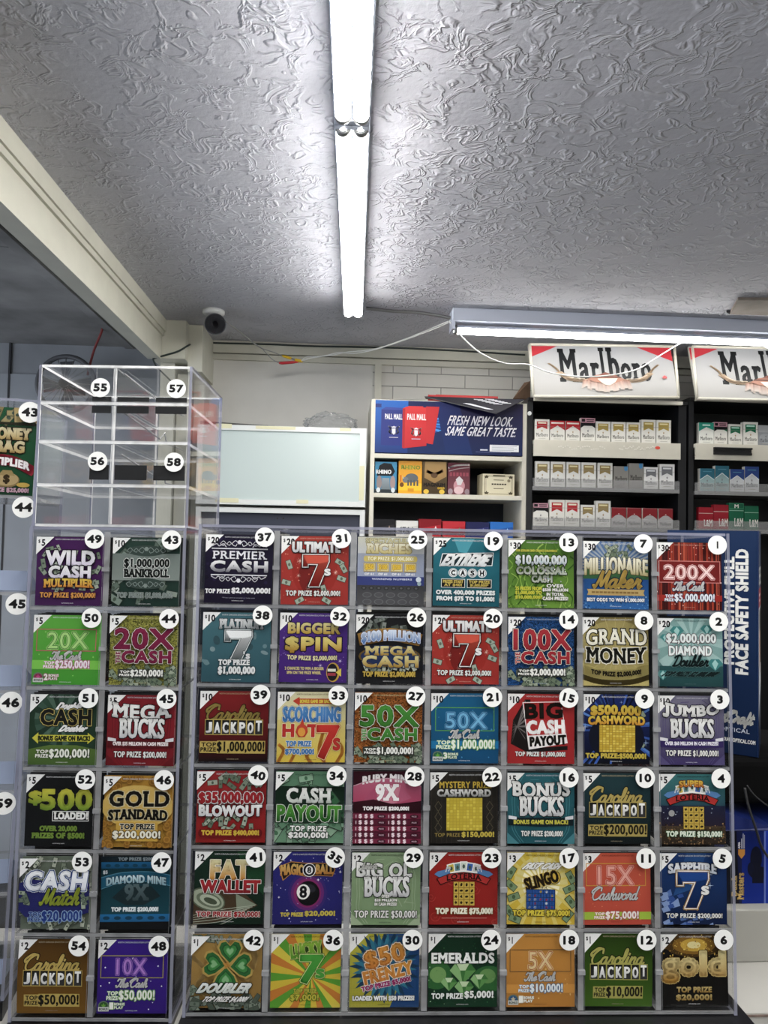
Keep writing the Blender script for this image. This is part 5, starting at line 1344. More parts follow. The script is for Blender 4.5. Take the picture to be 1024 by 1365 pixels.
def t26(k):
    k.rect(0, 0, 100, 100, '#17171b', '#1e1e22'); k.bills(18, 10, 6, 92, 26, 3, ('#6d7470', '#8a908a', '#4d544e')); cnr(k, '20')
    k.poly([(2, 28), (20, 22), (50, 19), (80, 22), (99, 28), (94, 45), (50, 37), (6, 45)], '#b8893a', '#8a6428'); k.bills(22, 14, 68, 92, 80, 8, ('#a8b0a0', '#c0c6b6', '#84907e'))
    k.ell(50, 60, 46, 15, '#6a5220'); k.ell(50, 60, 43, 13, '#23325a')
    k.text('$100 MILLION', 9, 23, 94, 38, '#dce8f6', '#3a7ac8', out='#f0f2f6', w=.8, b=1.4, arch=4, out2='#2a4a8a', w2=.7); k.text('MEGA', 14, 46, 90, 58, '#eadf9a', '#b08a30', out='#1c3a6a', w=1.2, b=1.5, serif=True); k.text('CASH', 11, 60, 92, 75, '#eadf9a', '#b08a30', out='#1c3a6a', w=1.2, b=1.9)
    prize(k, 'TOP PRIZE $2,000,000!', 11, 82, 88, 90, '#d8b84a', '#1a1408', .7, .6)
def t13(k):
    k.rect(0, 0, 100, 100, '#4f7a2a', '#6d9a34'); rd = random.Random(2)
    for i in range(70):
        u, v = rd.uniform(0, 100), rd.uniform(0, 100); k.curve([(u, v), (u + rd.uniform(-10, 10), v + 8), (u + rd.uniform(-14, 14), v + 20)], rd.uniform(.8, 2.2), rd.choice(('#8ab848', '#3a6420', '#a2c85a', '#5f8f2e')), 3)
    cnr(k, '30'); k.text('FOR $250,000 2ND CHANCE DRAWINGS', 12, 14, 74, 17.5, '#d8d04a', b=.3)
    k.text('$10,000,000', 12, 23, 88, 37, '#e2e6e8', '#b8c4c8', out='#2c3a20', w=1.2, b=1.3); k.text('COLOSSAL', 13, 39.5, 88, 50, '#8a9482', '#c4ccbc', out='#2c3a20', w=1.2, b=1.5); k.text('CASH', 36, 52.5, 66, 62, '#8a9482', '#c4ccbc', out='#2c3a20', w=1.2, b=1.5)
    rd = random.Random(7)
    k.L += 1
    for i in range(44):
        u, v, z = rd.uniform(28, 88), rd.uniform(22, 60), rd.uniform(1, 2.6); k.poly([(u, v), (u + z, v + z * .6), (u + z * .3, v + z * 1.4)], rd.choice(('#f2f6f6', '#e6e0b0', '#a8d0d8', '#c8b8d8')), new=False)
    for i, t in enumerate(('25 PRIZES FROM', '$1,000,000 TO', '$10,000,000!')): k.text(t, 11, 69 + i * 6.5, 50, 74 + i * 6.5, '#d8d83a', b=.5)
    for i, t in enumerate(('OVER', '$500 MILLION', 'IN TOTAL', 'CASH PRIZES!')): k.text(t, 58 if i % 2 == 0 else 52, 65 + i * 6.2, 84 if i % 2 == 0 else 90, 69.6 + i * 6.2, '#e6e8e0', out='#2c3a1c', w=.7, b=.4)
def t7(k):
    k.rect(0, 0, 100, 46, '#8fa0b4', '#c2c6c0'); k.L += 1
    for i in range(24): k.poly([(50, 42), (50 + 90 * math.cos(math.pi * (1 + i / 24)), 42 + 60 * math.sin(math.pi * (1 + i / 24))), (50 + 90 * math.cos(math.pi * (1 + (i + .5) / 24)), 42 + 60 * math.sin(math.pi * (1 + (i + .5) / 24)))], '#5a7aa8', new=False)
    k.bills(16, 35, 8, 75, 22, 3, ('#9aa890', '#b2bca4', '#74846c'), 11); k.rect(0, 42, 100, 58, '#3f6a38', '#2c5a3a'); k.rect(0, 56, 100, 100, '#1c4a86', '#2a66a8'); k.dots(70, 0, 80, 100, 100, ('#5a90c8', '#164074', '#8ab4dc'), 3, (.5, 1.4)); cnr(k, '30')
    k.text('MILLIONAIRE', 3, 24, 98, 47, '#f0ecd6', '#b8ac78', out='#5a5230', w=1.0, b=1.3, arch=3); k.script('Maker', 16, 44, 88, 68, '#e0bc5a', '#14284a', 1.2, 1.9, .3)
    k.poly([(6, 71), (94, 71), (92, 75.5), (94, 80), (6, 80), (8, 75.5)], '#c2a668'); [k.rect(13 + i * 6, 74.2, 18 + i * 6, 77, '#8a6a34') for i in range(12)]; prize(k, 'BEST ODDS TO WIN $1,000,000!', 6, 84, 93, 89.5, '#eceef0', '#163a68', .7, .35)
def t1(k):
    k.rect(0, 0, 100, 100, '#5a1414', '#4a1010'); k.L += 1
    rd = random.Random(4); u = 0
    while u < 100: w = rd.uniform(1, 3.4); k.rect(u, 0, u + w, 100, rd.choice(('#8a2018', '#3a0c0c', '#a83a24', '#6a1814', '#c0553a')), new=False); u += w + rd.uniform(.2, 2.4)
    k.dots(36, 0, 4, 100, 95, ('#f0d8d0', '#e8b0a0'), 9, (.5, 1.1)); cnr(k, '30', hdr='#c09080'); k.frame(3, 27, 98, 60, 1.2, '#d88a84'); k.rect(4.2, 28.2, 96.8, 58.8, '#7a1a18')
    k.text('200X', 12, 34, 88, 54, '#f0c8c4', b=2.2); k.text('200X', 12, 34, 88, 54, '#a83434', b=1.2); k.text('200X', 12, 34, 88, 54, '#f0d4d0', b=.2)
    k.script('The Cash', 25, 58, 72, 71, '#f0f0f0', '#1a2a5a', .8, 1.1); k.rect(0, 78, 100, 87, '#a8281e'); top2(k, '$5,000,000!', 12, 77, 88, 88, '#e8ecf4', '#2a3058', 1.1, .2)
def t14(k): glitter(k, '20', '#1f4a80', '100X', '#b8303a', '#9c2430', '$2,000,000!', (15, 76, 85, 85), '#b8c8dc')
def t8(k):
    k.rect(0, 0, 100, 100, '#8a7c48', '#c8b870'); k.ell(50, 48, 56, 44, '#a89a5c'); k.L += 1
    for i in range(20): k.line([(50, 50), (50 + 70 * math.cos(i * .314), 50 + 70 * math.sin(i * .314))], 1.1, '#b8aa6c', new=False)
    k.curve([(2, 84), (24, 90), (50, 92), (76, 90), (98, 84)], 15, '#5d5026'); k.curve([(2, 76), (24, 82), (50, 84), (76, 82), (98, 76)], 15, '#d8c878'); cnr(k, '20')
    k.text('GRAND', 6, 17, 97, 39, '#eceadc', '#e2deca', out='#14140e', w=1.7, b=1.0, serif=True, arch=2); k.text('MONEY', 6, 46, 96, 67, '#14140e', out='#eceadc', w=1.7, b=1.2, serif=True, arch=-2); k.text('TOP PRIZE $2,000,000!', 13, 80, 88, 87, '#17140c', b=.8, arch=-4)
def t2(k):
    k.rect(0, 0, 100, 100, '#8fb8b4', '#2f5f60'); k.rays(52, 30, 22, ['#a6c8c4', '#84aca8'], 60); k.rect(0, 70, 100, 100, '#2a5658', '#1f4648')
    for u, v, z in ((30, 18, 11), (76, 15, 10), (88, 66, 12), (12, 28, 8), (70, 64, 8), (8, 82, 10)):
        k.poly([(u - z, v), (u - z * .5, v - z * .55), (u + z * .5, v - z * .55), (u + z, v), (u, v + z * .9)], '#3f8a88'); k.poly([(u - z * .4, v), (u, v - z * .5), (u + z * .4, v), (u, v + z * .8)], '#a8d8d4')
    cnr(k, '20', hdr='#4a6a6a'); k.text('$2,000,000', 14, 23, 89, 37, '#e2eae8', out='#5a2438', w=.9, b=1.0); k.text('DIAMOND', 18, 41, 82, 54, '#e2eae8', out='#5a2438', w=.9, b=1.0); k.script('Doubler', 23, 54, 77, 70, '#1a2a2c', '#6a9694', .6, 1.1)
    k.text('TOP PRIZE $2,000,000!', 2, 78, 95, 86, '#142426', b=.6, slant=.15, out='#5a8a88', w=.5)
def t39(k): jackpot(k, '10', '#8a1f22', '#160c0c', '#c9b05a', '$1,000,000!', (3, 72, 95, 86))
def flame(k, u, v, s_, c1, c2):
    k.poly([(u - s_, v), (u - s_ * .7, v - s_ * .9), (u - s_ * .2, v - s_ * 1.3), (u + s_ * .1, v - s_ * 2.2), (u + s_ * .4, v - s_ * 1.2), (u + s_ * .9, v - s_ * .8), (u + s_, v), (u + s_ * .5, v + s_ * .8), (u - s_ * .5, v + s_ * .8)], c1); k.ell(u, v, s_ * .6, s_ * .7, c2)
def t33(k):
    k.rect(0, 0, 100, 100, '#e6dc9a', '#e0c23a'); k.rect(0, 0, 100, 40, '#e8e2b8', '#e6dc9a'); k.L += 1
    for pts in ([(2, 100), (10, 84), (4, 76)], [(20, 100), (26, 86), (18, 78)], [(70, 100), (62, 84), (66, 62), (70, 50)], [(88, 100), (96, 84), (90, 70)], [(50, 100), (44, 92), (48, 86)]): k.curve(pts, 4.5, '#d88a2a', new=False); k.curve([(a + 2, b) for a, b in pts], 2, '#e8a83a', new=False)
    cnr(k, '10', hdr='#6a6040'); k.poly([(22, 13), (32, 7), (32, 9.5), (80, 9.5), (80, 17), (32, 17), (32, 19.5)], '#c8402a'); k.text('BONUS GAME ON BACK!', 33, 11, 80, 15.6, '#f0d848', b=.5)
    k.text('SCORCHING', 9, 22, 92, 42, '#5a9ad8', '#3a7ac0', out='#f0f0e6', w=.8, b=1.5, out2='#2a5a98', w2=.5); k.text('H', 9, 47, 24, 63, '#c8302a', out='#f0e4c8', w=.8, b=1.8); k.text('T', 45, 47, 60, 63, '#c8302a', out='#f0e4c8', w=.8, b=1.8); flame(k, 36, 57, 9, '#c8402a', '#e8a23a')
    k.text('7', 60, 49, 89, 93, '#d0342a', '#a8241e', out='#f0dca0', w=1.2, b=3.2, out2='#a02018', w2=.7); k.text('s', 83, 66, 92, 82, '#c8302a', out='#f0dca0', w=.9, b=1.4); prize(k, 'TOP PRIZE', 14, 70, 50, 77, '#4a86c8', '#f0f0e0', .7, .7); prize(k, '$700,000!', 13, 81, 54, 89, '#4a86c8', '#f0f0e0', .7, .8)
def t40(k):
    k.rect(0, 0, 100, 100, '#a3262a', '#98201f'); k.bills(16, 10, 6, 92, 24, 6, ('#8d9a86', '#aab4a2', '#6a7864'), 15); k.bills(16, 6, 64, 94, 80, 7, ('#8d9a86', '#aab4a2', '#6a7864'), 14); cnr(k, '5')
    k.text('$35,000,000', 4, 29, 95, 45, '#b82a30', '#9c1c24', out='#f0f0ee', w=1.3, b=1.7, out2='#2a1010', w2=.7, arch=1); k.text('BLOWOUT', 5, 48, 94, 62, '#f2f2f0', '#d0d0d2', out='#3a1014', w=1.3, b=2.2, arch=-1)
    k.ell(8, 85.5, 4, 5.5, '#6a1418'); k.ell(92, 85.5, 4, 5.5, '#6a1418'); k.rect(8, 80, 92, 91, '#7a181c'); k.text('TOP PRIZE $400,000!', 9, 82, 91, 89, '#e8c83a', b=.8)
def t34(k):
    k.rect(0, 0, 100, 100, '#5f8a6c', '#6f9a7a'); k.bills(40, 0, 4, 100, 98, 15, ('#7fa88a', '#93b89a', '#648e70'), 26, '#4a7456'); k.rect(0, 20, 100, 71, '#14271c', '#1c3826'); k.bills(6, 82, 26, 100, 66, 5, ('#2c5a3a', '#386a46'), 22, '#1c4028'); cnr(k, '5', hdr='#2a4a34')
    k.text('CASH', 17, 23, 80, 42, '#f2f2ee', '#c9cfc8', out='#14201a', w=1, b=1.6, serif=True); k.text('PAYOUT', 4, 47, 95, 68, '#5aa83a', '#1c5a20', out='#e2e8dc', w=1.0, b=1.8); prize(k, 'TOP PRIZE', 23, 75, 75, 82, '#f2f2ee', '#1c3424'); prize(k, '$200,000!', 21, 84, 77, 92, '#f2f2ee', '#1c3424', .9, .8)
def t27(k): glitter(k, '10', '#9a5a24', '50X', '#4a9a3a', '#3a7a2a', '$1,000,000!', (15, 78, 86, 87))
def t21(k): neon(k, '10', '#17648f', '#124e78', '#5fae4a', '50X', '#7ac0e8', '#1a5a90', '$1,000,000!', (8, 67, 94, 80), '#eef6e6', '#6fb83a', ('3', '#2c6a4a', '#6fb83a'), band=(68, 79, '#1a7ab0'), star='#4a9ac8', wb=(22, 28, 82, 50), box=(6, 20, 94, 54))
def t28(k):
    k.rect(0, 0, 100, 100, '#4a1a28'); k.poly([(0, 22), (25, 12), (50, 9), (75, 12), (100, 22), (100, 46), (0, 46)], '#c86a86', '#b8486a'); k.poly([(0, 0), (100, 0), (100, 18), (75, 12), (50, 9), (25, 12), (0, 20)], '#3a1420'); k.text('RUBY MINE', 14, 4, 86, 14, '#f2eeee', b=1.2, arch=4)
    for pts, c in (([(16, 40), (34, 20), (70, 20), (86, 38), (60, 46), (30, 46)], '#d8849a'), ([(34, 20), (50, 28), (70, 20)], '#e8b0c0'), ([(16, 40), (34, 20), (36, 46)], '#b85474'), ([(86, 38), (70, 20), (64, 46)], '#c0607e')): k.poly(pts, c)
    k.curve([(0, 21), (25, 13), (50, 10), (75, 13), (100, 21)], 1.2, '#e0b0bc'); k.text('9X', 34, 19, 66, 41, '#f6f2f2', out='#a83a58', w=.8, b=1.8, serif=True); k.poly([(0, 44), (30, 40), (60, 47), (100, 42), (100, 58), (0, 58)], '#3a1420', '#2c0e18'); k.text('TOP PRIZE $200,000!', 15, 50.5, 82, 56, '#f2eeee', b=.9)
    for j in range(5):
        v = 60 + j * 8.3; k.rect(0, v, 100, v + 7.6, '#7a2440' if j % 2 == 0 else '#5a1a30')
        for h in (0, 48):
            k.rect(4 + h, v + 1.5, 5.4 + h, v + 6, '#d8c0c8')
            for i in range(3): k.text('$', 9 + h + i * 8.4, v + 1, 13 + h + i * 8.4, v + 6.6, '#ecdce2', b=.5)
            k.ell(42 + h, v + 3.8, 6, 2.8, '#3a1020'); k.text('PRIZE', 38.5 + h, v + 3, 45.5 + h, v + 4.8, '#d8b8c4', b=.1)
def crossw(k, u0, v0, u1, v1, n, bg, line, seed, lit):
    k.rect(u0, v0, u1, v1, bg); rd = random.Random(seed); du, dv = (u1 - u0) / n, (v1 - v0) / n; k.L += 1
    for i in range(n):
        for j in range(n):
            k.rect(u0 + i * du + du * .12, v0 + j * dv + dv * .12, u0 + (i + 1) * du - du * .06, v0 + (j + 1) * dv - dv * .06, lit if rd.random() < .42 else line, new=False)
def t22(k):
    k.rect(0, 0, 100, 100, '#2a2723', '#24211e'); k.L += 1
    for i in range(14): k.rect(2 + i * 7.4, 0, 2.6 + i * 7.4, 100, '#3a362e', new=False)
    for s_ in (-1, 1):
        for j in range(3): u = 50 + s_ * 38; v = 48 + j * 15; k.line([(u - 5, v), (u, v - 7), (u + 5, v), (u, v + 7), (u - 5, v)], .6, '#6a624a')
    cnr(k, '5'); k.text('MYSTERY PRIZE', 14, 13, 90, 22, '#d8b83a', b=.4); k.text('CASHWORD', 11, 24.5, 89, 33.5, '#e2e2de', '#a8a8a6', out='#14120e', w=.6, b=1.1, serif=True)
    crossw(k, 24, 36, 77, 82, 11, '#b8a22c', '#cdb62e', 3, '#e0cc44'); k.text('TOP PRIZE', 7, 85.5, 44, 90.5, '#a8924a', b=.15); k.text('$150,000!', 47, 84, 94, 91.5, '#e0c84a', b=.7)
def t15(k):
    k.rect(0, 0, 100, 100, '#b02c2c', '#a62628'); k.poly([(5, 72), (8, 38), (26, 8), (34, 8), (34, 78), (90, 74), (90, 80), (30, 84)], '#1a1616'); k.L += 1
    for i in range(7): k.poly([(6, 72 - i * 6), (26, 9 + i * 9), (27, 12 + i * 9)], '#7a7472', new=False)
    cnr(k, '10'); P = lambda u, v: (24 + u * .64 + v * .06, 12 + v * .66 - u * .03)
    def q(t, v0, v1, u0=8, u1=94, **kw): k.text(t, P(u0, v0)[0], P(50, v0)[1], P(u1, v1)[0], P(50, v1)[1], slant=-.04, **kw)
    k.poly([(22, 12), (80, 10), (90, 70), (32, 80)], '#e8e4e2'); k.poly([(23.5, 13), (79, 11.2), (83.5, 36), (27.4, 38)], '#a82628'); k.text('BIG', 27, 14, 81, 34, '#17140f', b=2.0, rot=-2); k.poly([(27, 38), (84, 36), (87, 56), (30.4, 60)], '#b02c2c'); k.text('CASH', 30, 38.5, 84, 56, '#f4f2f0', b=2.0, rot=-2); k.text('PAYOUT', 34, 60.5, 87, 73, '#17140f', b=1.4, rot=-4); prize(k, 'TOP PRIZE $1,000,000!', 12, 83, 86, 90)
def t9(k):
    k.rect(0, 0, 100, 100, '#1a2c6a', '#0c0e16'); k.L += 1; rd = random.Random(6)
    for i in range(30): a = rd.uniform(0, 6.28); k.poly([(50, 50), (50 + 75 * math.cos(a), 50 + 75 * math.sin(a)), (50 + 75 * math.cos(a + .06), 50 + 75 * math.sin(a + .06))], rd.choice(('#3a62b8', '#0e1430', '#5a8ad8')), new=False)
    k.stars(10, 0, 10, 100, 90, '#a8c4f0', 5, (2, 6), 4, .12)
    for u, v, a in ((90, 12, 20), (90, 28, 60), (88, 72, 30), (20, 66, 40)): k.rect(u - 5, v - 3.4, u + 5, v + 3.4, '#2c3630', rot=a); k.rect(u - 4.4, v - 2.8, u + 4.4, v + 2.8, '#9aa894', rot=a)
    k.ell(50, 62, 42, 34, '#111526'); cnr(k, '10'); k.text('$500,000', 12, 16, 86, 30, '#eed84a', '#e0a830', out='#3a2408', w=1.1, b=1.5, arch=1.5); k.text('CASHWORD', 8, 31, 92, 42, '#eed84a', '#e09a2c', out='#3a2408', w=1.1, b=1.5, arch=1.5)
    crossw(k, 24, 44, 78, 83, 11, '#a88a24', '#d0ae2c', 5, '#e8cc50'); prize(k, 'TOP PRIZE:$500,000!', 4, 85, 94, 92.5, '#e0c84a', '#0c0c10', .8, .7)
def t3(k):
    slabbucks(k, '10', 'JUMBO', 'BUCKS', '#7d7a90', '#3f3366', '#5a5280', 'TOP PRIZE $1,000,000!', ('OVER $60 MILLION IN CASH PRIZES!', '#eceaf2', '#3a2c66'), -5, abox=(11, 79, 90, 88))
def t16(k): slabbucks(k, '5', 'BONUS', 'BUCKS', '#2c6a74', '#1f5660', '#4a8a94', 'TOP PRIZE $200,000!', ('BONUS GAME ON BACK!', '#e0d84a', '#14242a'), -3, abox=(21, 82, 82, 90))
def t10(k): jackpot(k, '5', '#234046', '#10181a', '#c0ac5c', '$200,000!', (8, 73, 93, 87))
def loteria(k):
    for i, (a, c) in enumerate(((-26, '#d8c24a'), (-13, '#6a9aa0'), (0, '#c8d0c4'), (13, '#3a6ab8'), (26, '#c8ccc8'))):
        u = 50 + (i - 2) * 9; v = 19 + abs(i - 2) * 1.6
        k.rect(u - 5.4, v - 7, u + 5.4, v + 8, '#ecebe4', rot=a * .6); k.rect(u - 4, v - 5.4, u + 4, v + 4.6, c, rot=a * .6); k.ell(u, v, 2, 3, '#4a5a50', 8)
    for s_ in (-1, 1):
        c = lambda u: 50 + s_ * (u - 50)
        k.poly([(c(70), 22), (c(88), 26), (c(93), 30), (c(86), 34), (c(70), 31)], '#5a8ac0'); k.curve([(c(76), 26), (c(74), 20), (c(70), 21), (c(72), 25)], 1.6, '#e2e6ea')
    k.poly([(10, 36), (28, 29), (50, 26.5), (72, 29), (90, 36), (84, 45), (68, 39), (50, 37), (32, 39), (16, 45)], '#14100f'); k.poly([(11.5, 36.4), (28, 30), (50, 27.6), (72, 30), (88.5, 36.4), (83.5, 43.6), (68, 38), (50, 36), (32, 38), (16.5, 43.6)], '#b8302c')
    k.text('LOTERIA', 25, 28.6, 76, 35.6, '#17100f', b=.5, serif=True, arch=3.4)
def grid4(k, u0, v0, u1, v1):
    k.rect(u0, v0, u1, v1, '#8a6a20'); rd = random.Random(9); du, dv = (u1 - u0) / 4, (v1 - v0) / 4
    for i in range(4):
        for j in range(4):
            k.rect(u0 + i * du + .5, v0 + j * dv + .5, u0 + (i + 1) * du - .3, v0 + (j + 1) * dv - .3, '#d8b84a')
            cu, cv = u0 + (i + .5) * du, v0 + (j + .5) * dv
            (k.star(cu, cv, 2.8, '#241c10', rd.choice((3, 4, 5)), .5, rd.uniform(0, 90)) if rd.random() < .6 else k.ell(cu, cv, 1.6, 2.6, '#241c10', 8, rot=rd.uniform(0, 90)))
def t4(k):
    k.rect(0, 0, 100, 60, '#3f7f80', '#1f2c48'); k.rect(0, 45, 100, 76, '#1f2440', '#2a2230'); k.rect(0, 74, 100, 100, '#4a3c2c', '#2c241c'); k.dots(170, 0, 70, 100, 100, ('#8a6a48', '#241a14', '#b08a5a', '#5d4630'), 4, (.6, 1.5)); k.dots(14, 5, 45, 95, 66, ('#c8d0d8', '#8a9aa8'), 6, (.5, 1.2)); k.ell(19, 56, 4.5, 4.5, '#a8a8a6'); cnr(k, '5', hdr='#1c3a3a')
    loteria(k); k.text('SUPER', 31, 9, 67, 17, '#f0d04a', '#d8782c', out='#7a1c14', w=1.2, b=1.3, arch=1); grid4(k, 36, 46, 67, 78); prize(k, 'TOP PRIZE $150,000!', 10, 81, 93, 89, '#eaf2e0', '#3a7a4a', 1.1, .6)
def t41(k):
    k.rect(0, 0, 100, 100, '#173024', '#12281c'); k.poly([(60, 0), (100, 0), (100, 60), (78, 40)], '#1f4a2e')
    k.poly([(0, 70), (30, 52), (70, 56), (92, 74), (60, 90), (20, 100), (0, 100)], '#4a3a28'); k.poly([(60, 58), (90, 73), (62, 82)], '#8a947e')
    for i in range(6): k.curve([(0, 88 + i * 3), (40, 80 + i * 4), (88 - i * 4, 74 + i * 2)], .8, '#b8c0ac')
    k.ell(20, 66, 26, 15, '#59644f', rot=18); k.ell(20, 66, 24, 13, '#a8b29a', rot=18); k.ell(22, 67, 19, 9.5, '#6d7862', rot=18); k.ell(23, 67, 15, 7, '#b8c2aa', rot=18); k.ell(24, 68, 10, 4, '#4a5442', rot=18)
    cnr(k, '2'); k.text('FAT', 24, 13, 78, 37, '#f0e8b0', '#d8902c', out='#f4f0e0', w=.9, b=2.6, out2='#2a1c10', w2=1); k.text('WALLET', 10, 40, 94, 56, '#b82a30', '#8a1c24', out='#f0eeea', w=1.1, b=2.0, out2='#241414', w2=.7); prize(k, 'TOP PRIZE $20,000!', 5, 82.5, 95, 90, '#b02a30', '#f0eae4', 1.0, .6)
def t35(k):
    k.rect(0, 0, 100, 100, '#2c2c7c', '#26246a'); k.ell(50, 57, 28, 28, '#3a2a74'); k.ell(50, 57, 24, 24, '#6a2a74'); k.ell(50, 57, 20, 20, '#8a2a6a'); k.dots(46, 0, 8, 100, 98, ('#e2e2f0', '#a8a8d8'), 5, (.4, .8)); k.stars(10, 3, 10, 97, 95, '#f0f0f6', 8, (1.6, 2.6), 4, .3); cnr(k, '2')
    k.poly([(8, 20), (26, 13), (46, 15), (66, 15), (86, 16), (90, 24), (86, 34), (66, 33), (46, 34), (26, 30), (14, 40)], '#c88a3a'); k.poly([(9, 21), (26, 14), (46, 16), (66, 16), (85, 17), (88.5, 24), (85, 33), (66, 32), (46, 33), (26, 29), (15, 38)], '#15131a')
    k.text('MAGIC', 11, 17, 43, 31, '#e8c26a', '#d08a3a', b=1.0, arch=1.5); k.text('BALL', 62, 18, 87, 30, '#e8c26a', '#d08a3a', b=1.1); k.ell(52, 25, 9.5, 9.5, '#e6e6e6'); k.ell(52, 25, 8.5, 8.5, '#121216'); k.ell(52, 25, 5.4, 5.8, '#e6e6e6'); k.text('8', 49.6, 21.4, 54.4, 28.6, '#121216', b=.6)
    k.ell(51, 57, 16.5, 17, '#101014', 36); k.ell(55, 50, 7, 5, '#2c2c34', 20, rot=30); k.ell(44, 55, 9.5, 10.5, '#eceae4', 30, rot=10); k.text('8', 39.4, 47.5, 48.4, 62.5, '#121216', b=1.1); k.text('TOP PRIZE', 12, 83.5, 44, 88.5, '#e0cc4a', b=.7); k.text('$20,000!', 47, 81.5, 90, 88.5, '#e0cc4a', b=1.0)
def t29(k):
    slabbucks(k, '2', "BIG OL'", 'BUCKS', '#8fa880', '#7f9c70', '#a8bc98', 'TOP PRIZE $50,000!', None, -2, '#4a5a44', abox=(5, 80, 95, 91)); k.script('Junior', 11, 14, 36, 24, '#f0f0ea', '#3a4634', .5, .8)
    for i, (t, a, b) in enumerate((('OVER', 44, 55), ('$20 MILLION', 34, 66), ('IN CASH PRIZES!', 34, 66))): k.text(t, a, 58 + i * 5.4, b, 62 + i * 5.4, '#f0f0ea', out='#3a4634', w=.7, b=.3)
def t23(k):
    k.rect(0, 0, 100, 100, '#a3241f', '#9a201c'); rd = random.Random(2)
    for i in range(12): u, v, r_ = rd.uniform(0, 100), rd.uniform(30, 100), rd.uniform(5, 9); k.curve([(u + r_ * (1 - t / 14) * math.cos(t * .8), v + r_ * (1 - t / 14) * math.sin(t * .8)) for t in range(12)], 1.0, '#b83a30', 2)
    cnr(k, '3'); loteria(k); grid4(k, 35, 40, 66, 73); prize(k, 'TOP PRIZE $75,000!', 10, 76.5, 92, 85, '#f2eeda', '#8a6a1c', 1.0, .9); k.rect(18, 89.6, 84, 90.4, '#c8887c')
def t17(k):
    k.rect(0, 0, 100, 100, '#dcc03a', '#d8b830'); k.ell(50, 45, 40, 40, '#e6d888'); k.ell(50, 42, 28, 30, '#eee8c4'); k.L += 1
    for i in range(22): a = i * .2856; k.poly([(50, 44), (50 + 70 * math.cos(a), 44 + 70 * math.sin(a)), (50 + 70 * math.cos(a + .1), 44 + 70 * math.sin(a + .1))], '#e6d26a', new=False)
    for u, v, a in ((6, 28, -60), (6, 46, 40), (10, 62, -20), (4, 82, 50), (94, 34, 60), (92, 50, -25), (94, 68, 50), (90, 88, -50), (12, 92, 20)): k.rect(u - 9, v - 5, u + 9, v + 5, '#2c3a2c', rot=a); k.rect(u - 8.2, v - 4.2, u + 8.2, v + 4.2, '#7f9a72', rot=a); k.ell(u, v, 2.6, 3, '#4a6444', 8)
    cnr(k, '3', hdr='#6a5a20'); k.text('FAST CASH', 22, 14, 84, 22.5, '#f2f2ee', out='#8a7a40', w=.7, b=1.2, slant=.2); k.ell(70, 34, 9, 9.5, '#1c1a14'); k.ell(70, 34, 8, 8.5, '#e0b83a'); k.text('SLINGO', 26, 30, 75, 46, '#241a10', out='#e8c84a', w=.9, b=1.4, rot=-16); k.stars(5, 34, 47, 62, 49, '#241a10', 3, (1, 1.4), 5, .5)
    k.rect(28, 50.5, 71, 78.5, '#16305a'); k.L += 1; rd = random.Random(5)
    for i in range(5):
        for j in range(5): k.rect(29.2 + i * 8.3, 51.6 + j * 5.4, 36.6 + i * 8.3, 56.2 + j * 5.4, '#2a5aa8', new=False); k.ell(33 + i * 8.3, 54 + j * 5.4, 1.9, 1.9, rd.choice(('#e0e4ea', '#c83a3a', '#e0b83a', '#2a5aa8', '#2a5aa8')), 8, new=False)
    prize(k, 'TOP PRIZE $75,000!', 9, 80, 92, 88, '#eed83a', '#17140a', 1.1, .8)
def t11(k):
    neon(k, '3', '#cf5a40', '#c24c3a', '#d8a03a', '15X', '#f4b0a0', '#c84a3e', '$75,000!', (16, 82, 81, 92), '#f6ece4', '#c83a44', None, 'Cashword', (82, 92.5, '#a8c83a'), (4, 14, 93, 46), (22, 19, 74, 44), '#e88a60', hdr='#7a2c20')
def t5(k):
    k.rect(0, 0, 100, 100, '#1a3c74', '#0f2148'); k.poly([(40, 0), (70, 0), (50, 50), (20, 60)], '#24508a'); rd = random.Random(4)
    for i in range(14):
        u, v, z = rd.uniform(0, 32), rd.uniform(54, 80), rd.uniform(6, 12); a = rd.uniform(-.5, .5); k.poly([(u, v), (u + z, v - z * .4 + a * z), (u + z * 1.3, v + z * .3), (u + z * .3, v + z * .6)], rd.choice(('#5a7ab8', '#8aa4d4', '#34549a', '#a8bce0')))
    for i in range(14):
        u, v, z = rd.uniform(0, 100), rd.uniform(88, 100), rd.uniform(5, 10); k.poly([(u, v), (u + z, v - z * .5), (u + z * 1.2, v + z * .3), (u + z * .2, v + z * .5)], rd.choice(('#5a7ab8', '#8aa4d4', '#34549a')))
    cnr(k, '5'); k.stars(4, 8, 22, 92, 50, '#d0e0f6', 6, (4, 7), 4, .1); k.text('SAPPHIRE', 13, 13, 84, 25, '#f0f2f4', '#c4ccd8', out='#101c3a', w=1.1, b=1.2, serif=True, arch=3)
    seven(k, 26, 26, 71, 76, '#1f4a94', '#16356e', '#b8904a', '#f0f0ee'); k.text('s', 62, 46, 72, 57, '#f0f0ee', out='#101c3a', w=1, b=1.4); prize(k, 'TOP PRIZE $200,000!', 9, 84, 92, 91)
def heart(k, u, v, s_, rot, col, edge):
    P = [(0, 1), (-.75, .25), (-1, -.3), (-.8, -.75), (-.4, -.85), (0, -.45), (.4, -.85), (.8, -.75), (1, -.3), (.75, .25)]; a = R(rot)
    for sc, c in ((1.0, edge), (.84, col)): k.poly([(u + sc * s_ * (x * math.cos(a) - y * math.sin(a)), v + sc * s_ * (x * math.sin(a) + y * math.cos(a))) for x, y in P[:1] + P[1:]], c) if False else _fan(k, [(u + sc * s_ * (x * math.cos(a) - y * math.sin(a)), v + sc * s_ * (x * math.sin(a) + y * math.cos(a))) for x, y in P], (u, v), c)
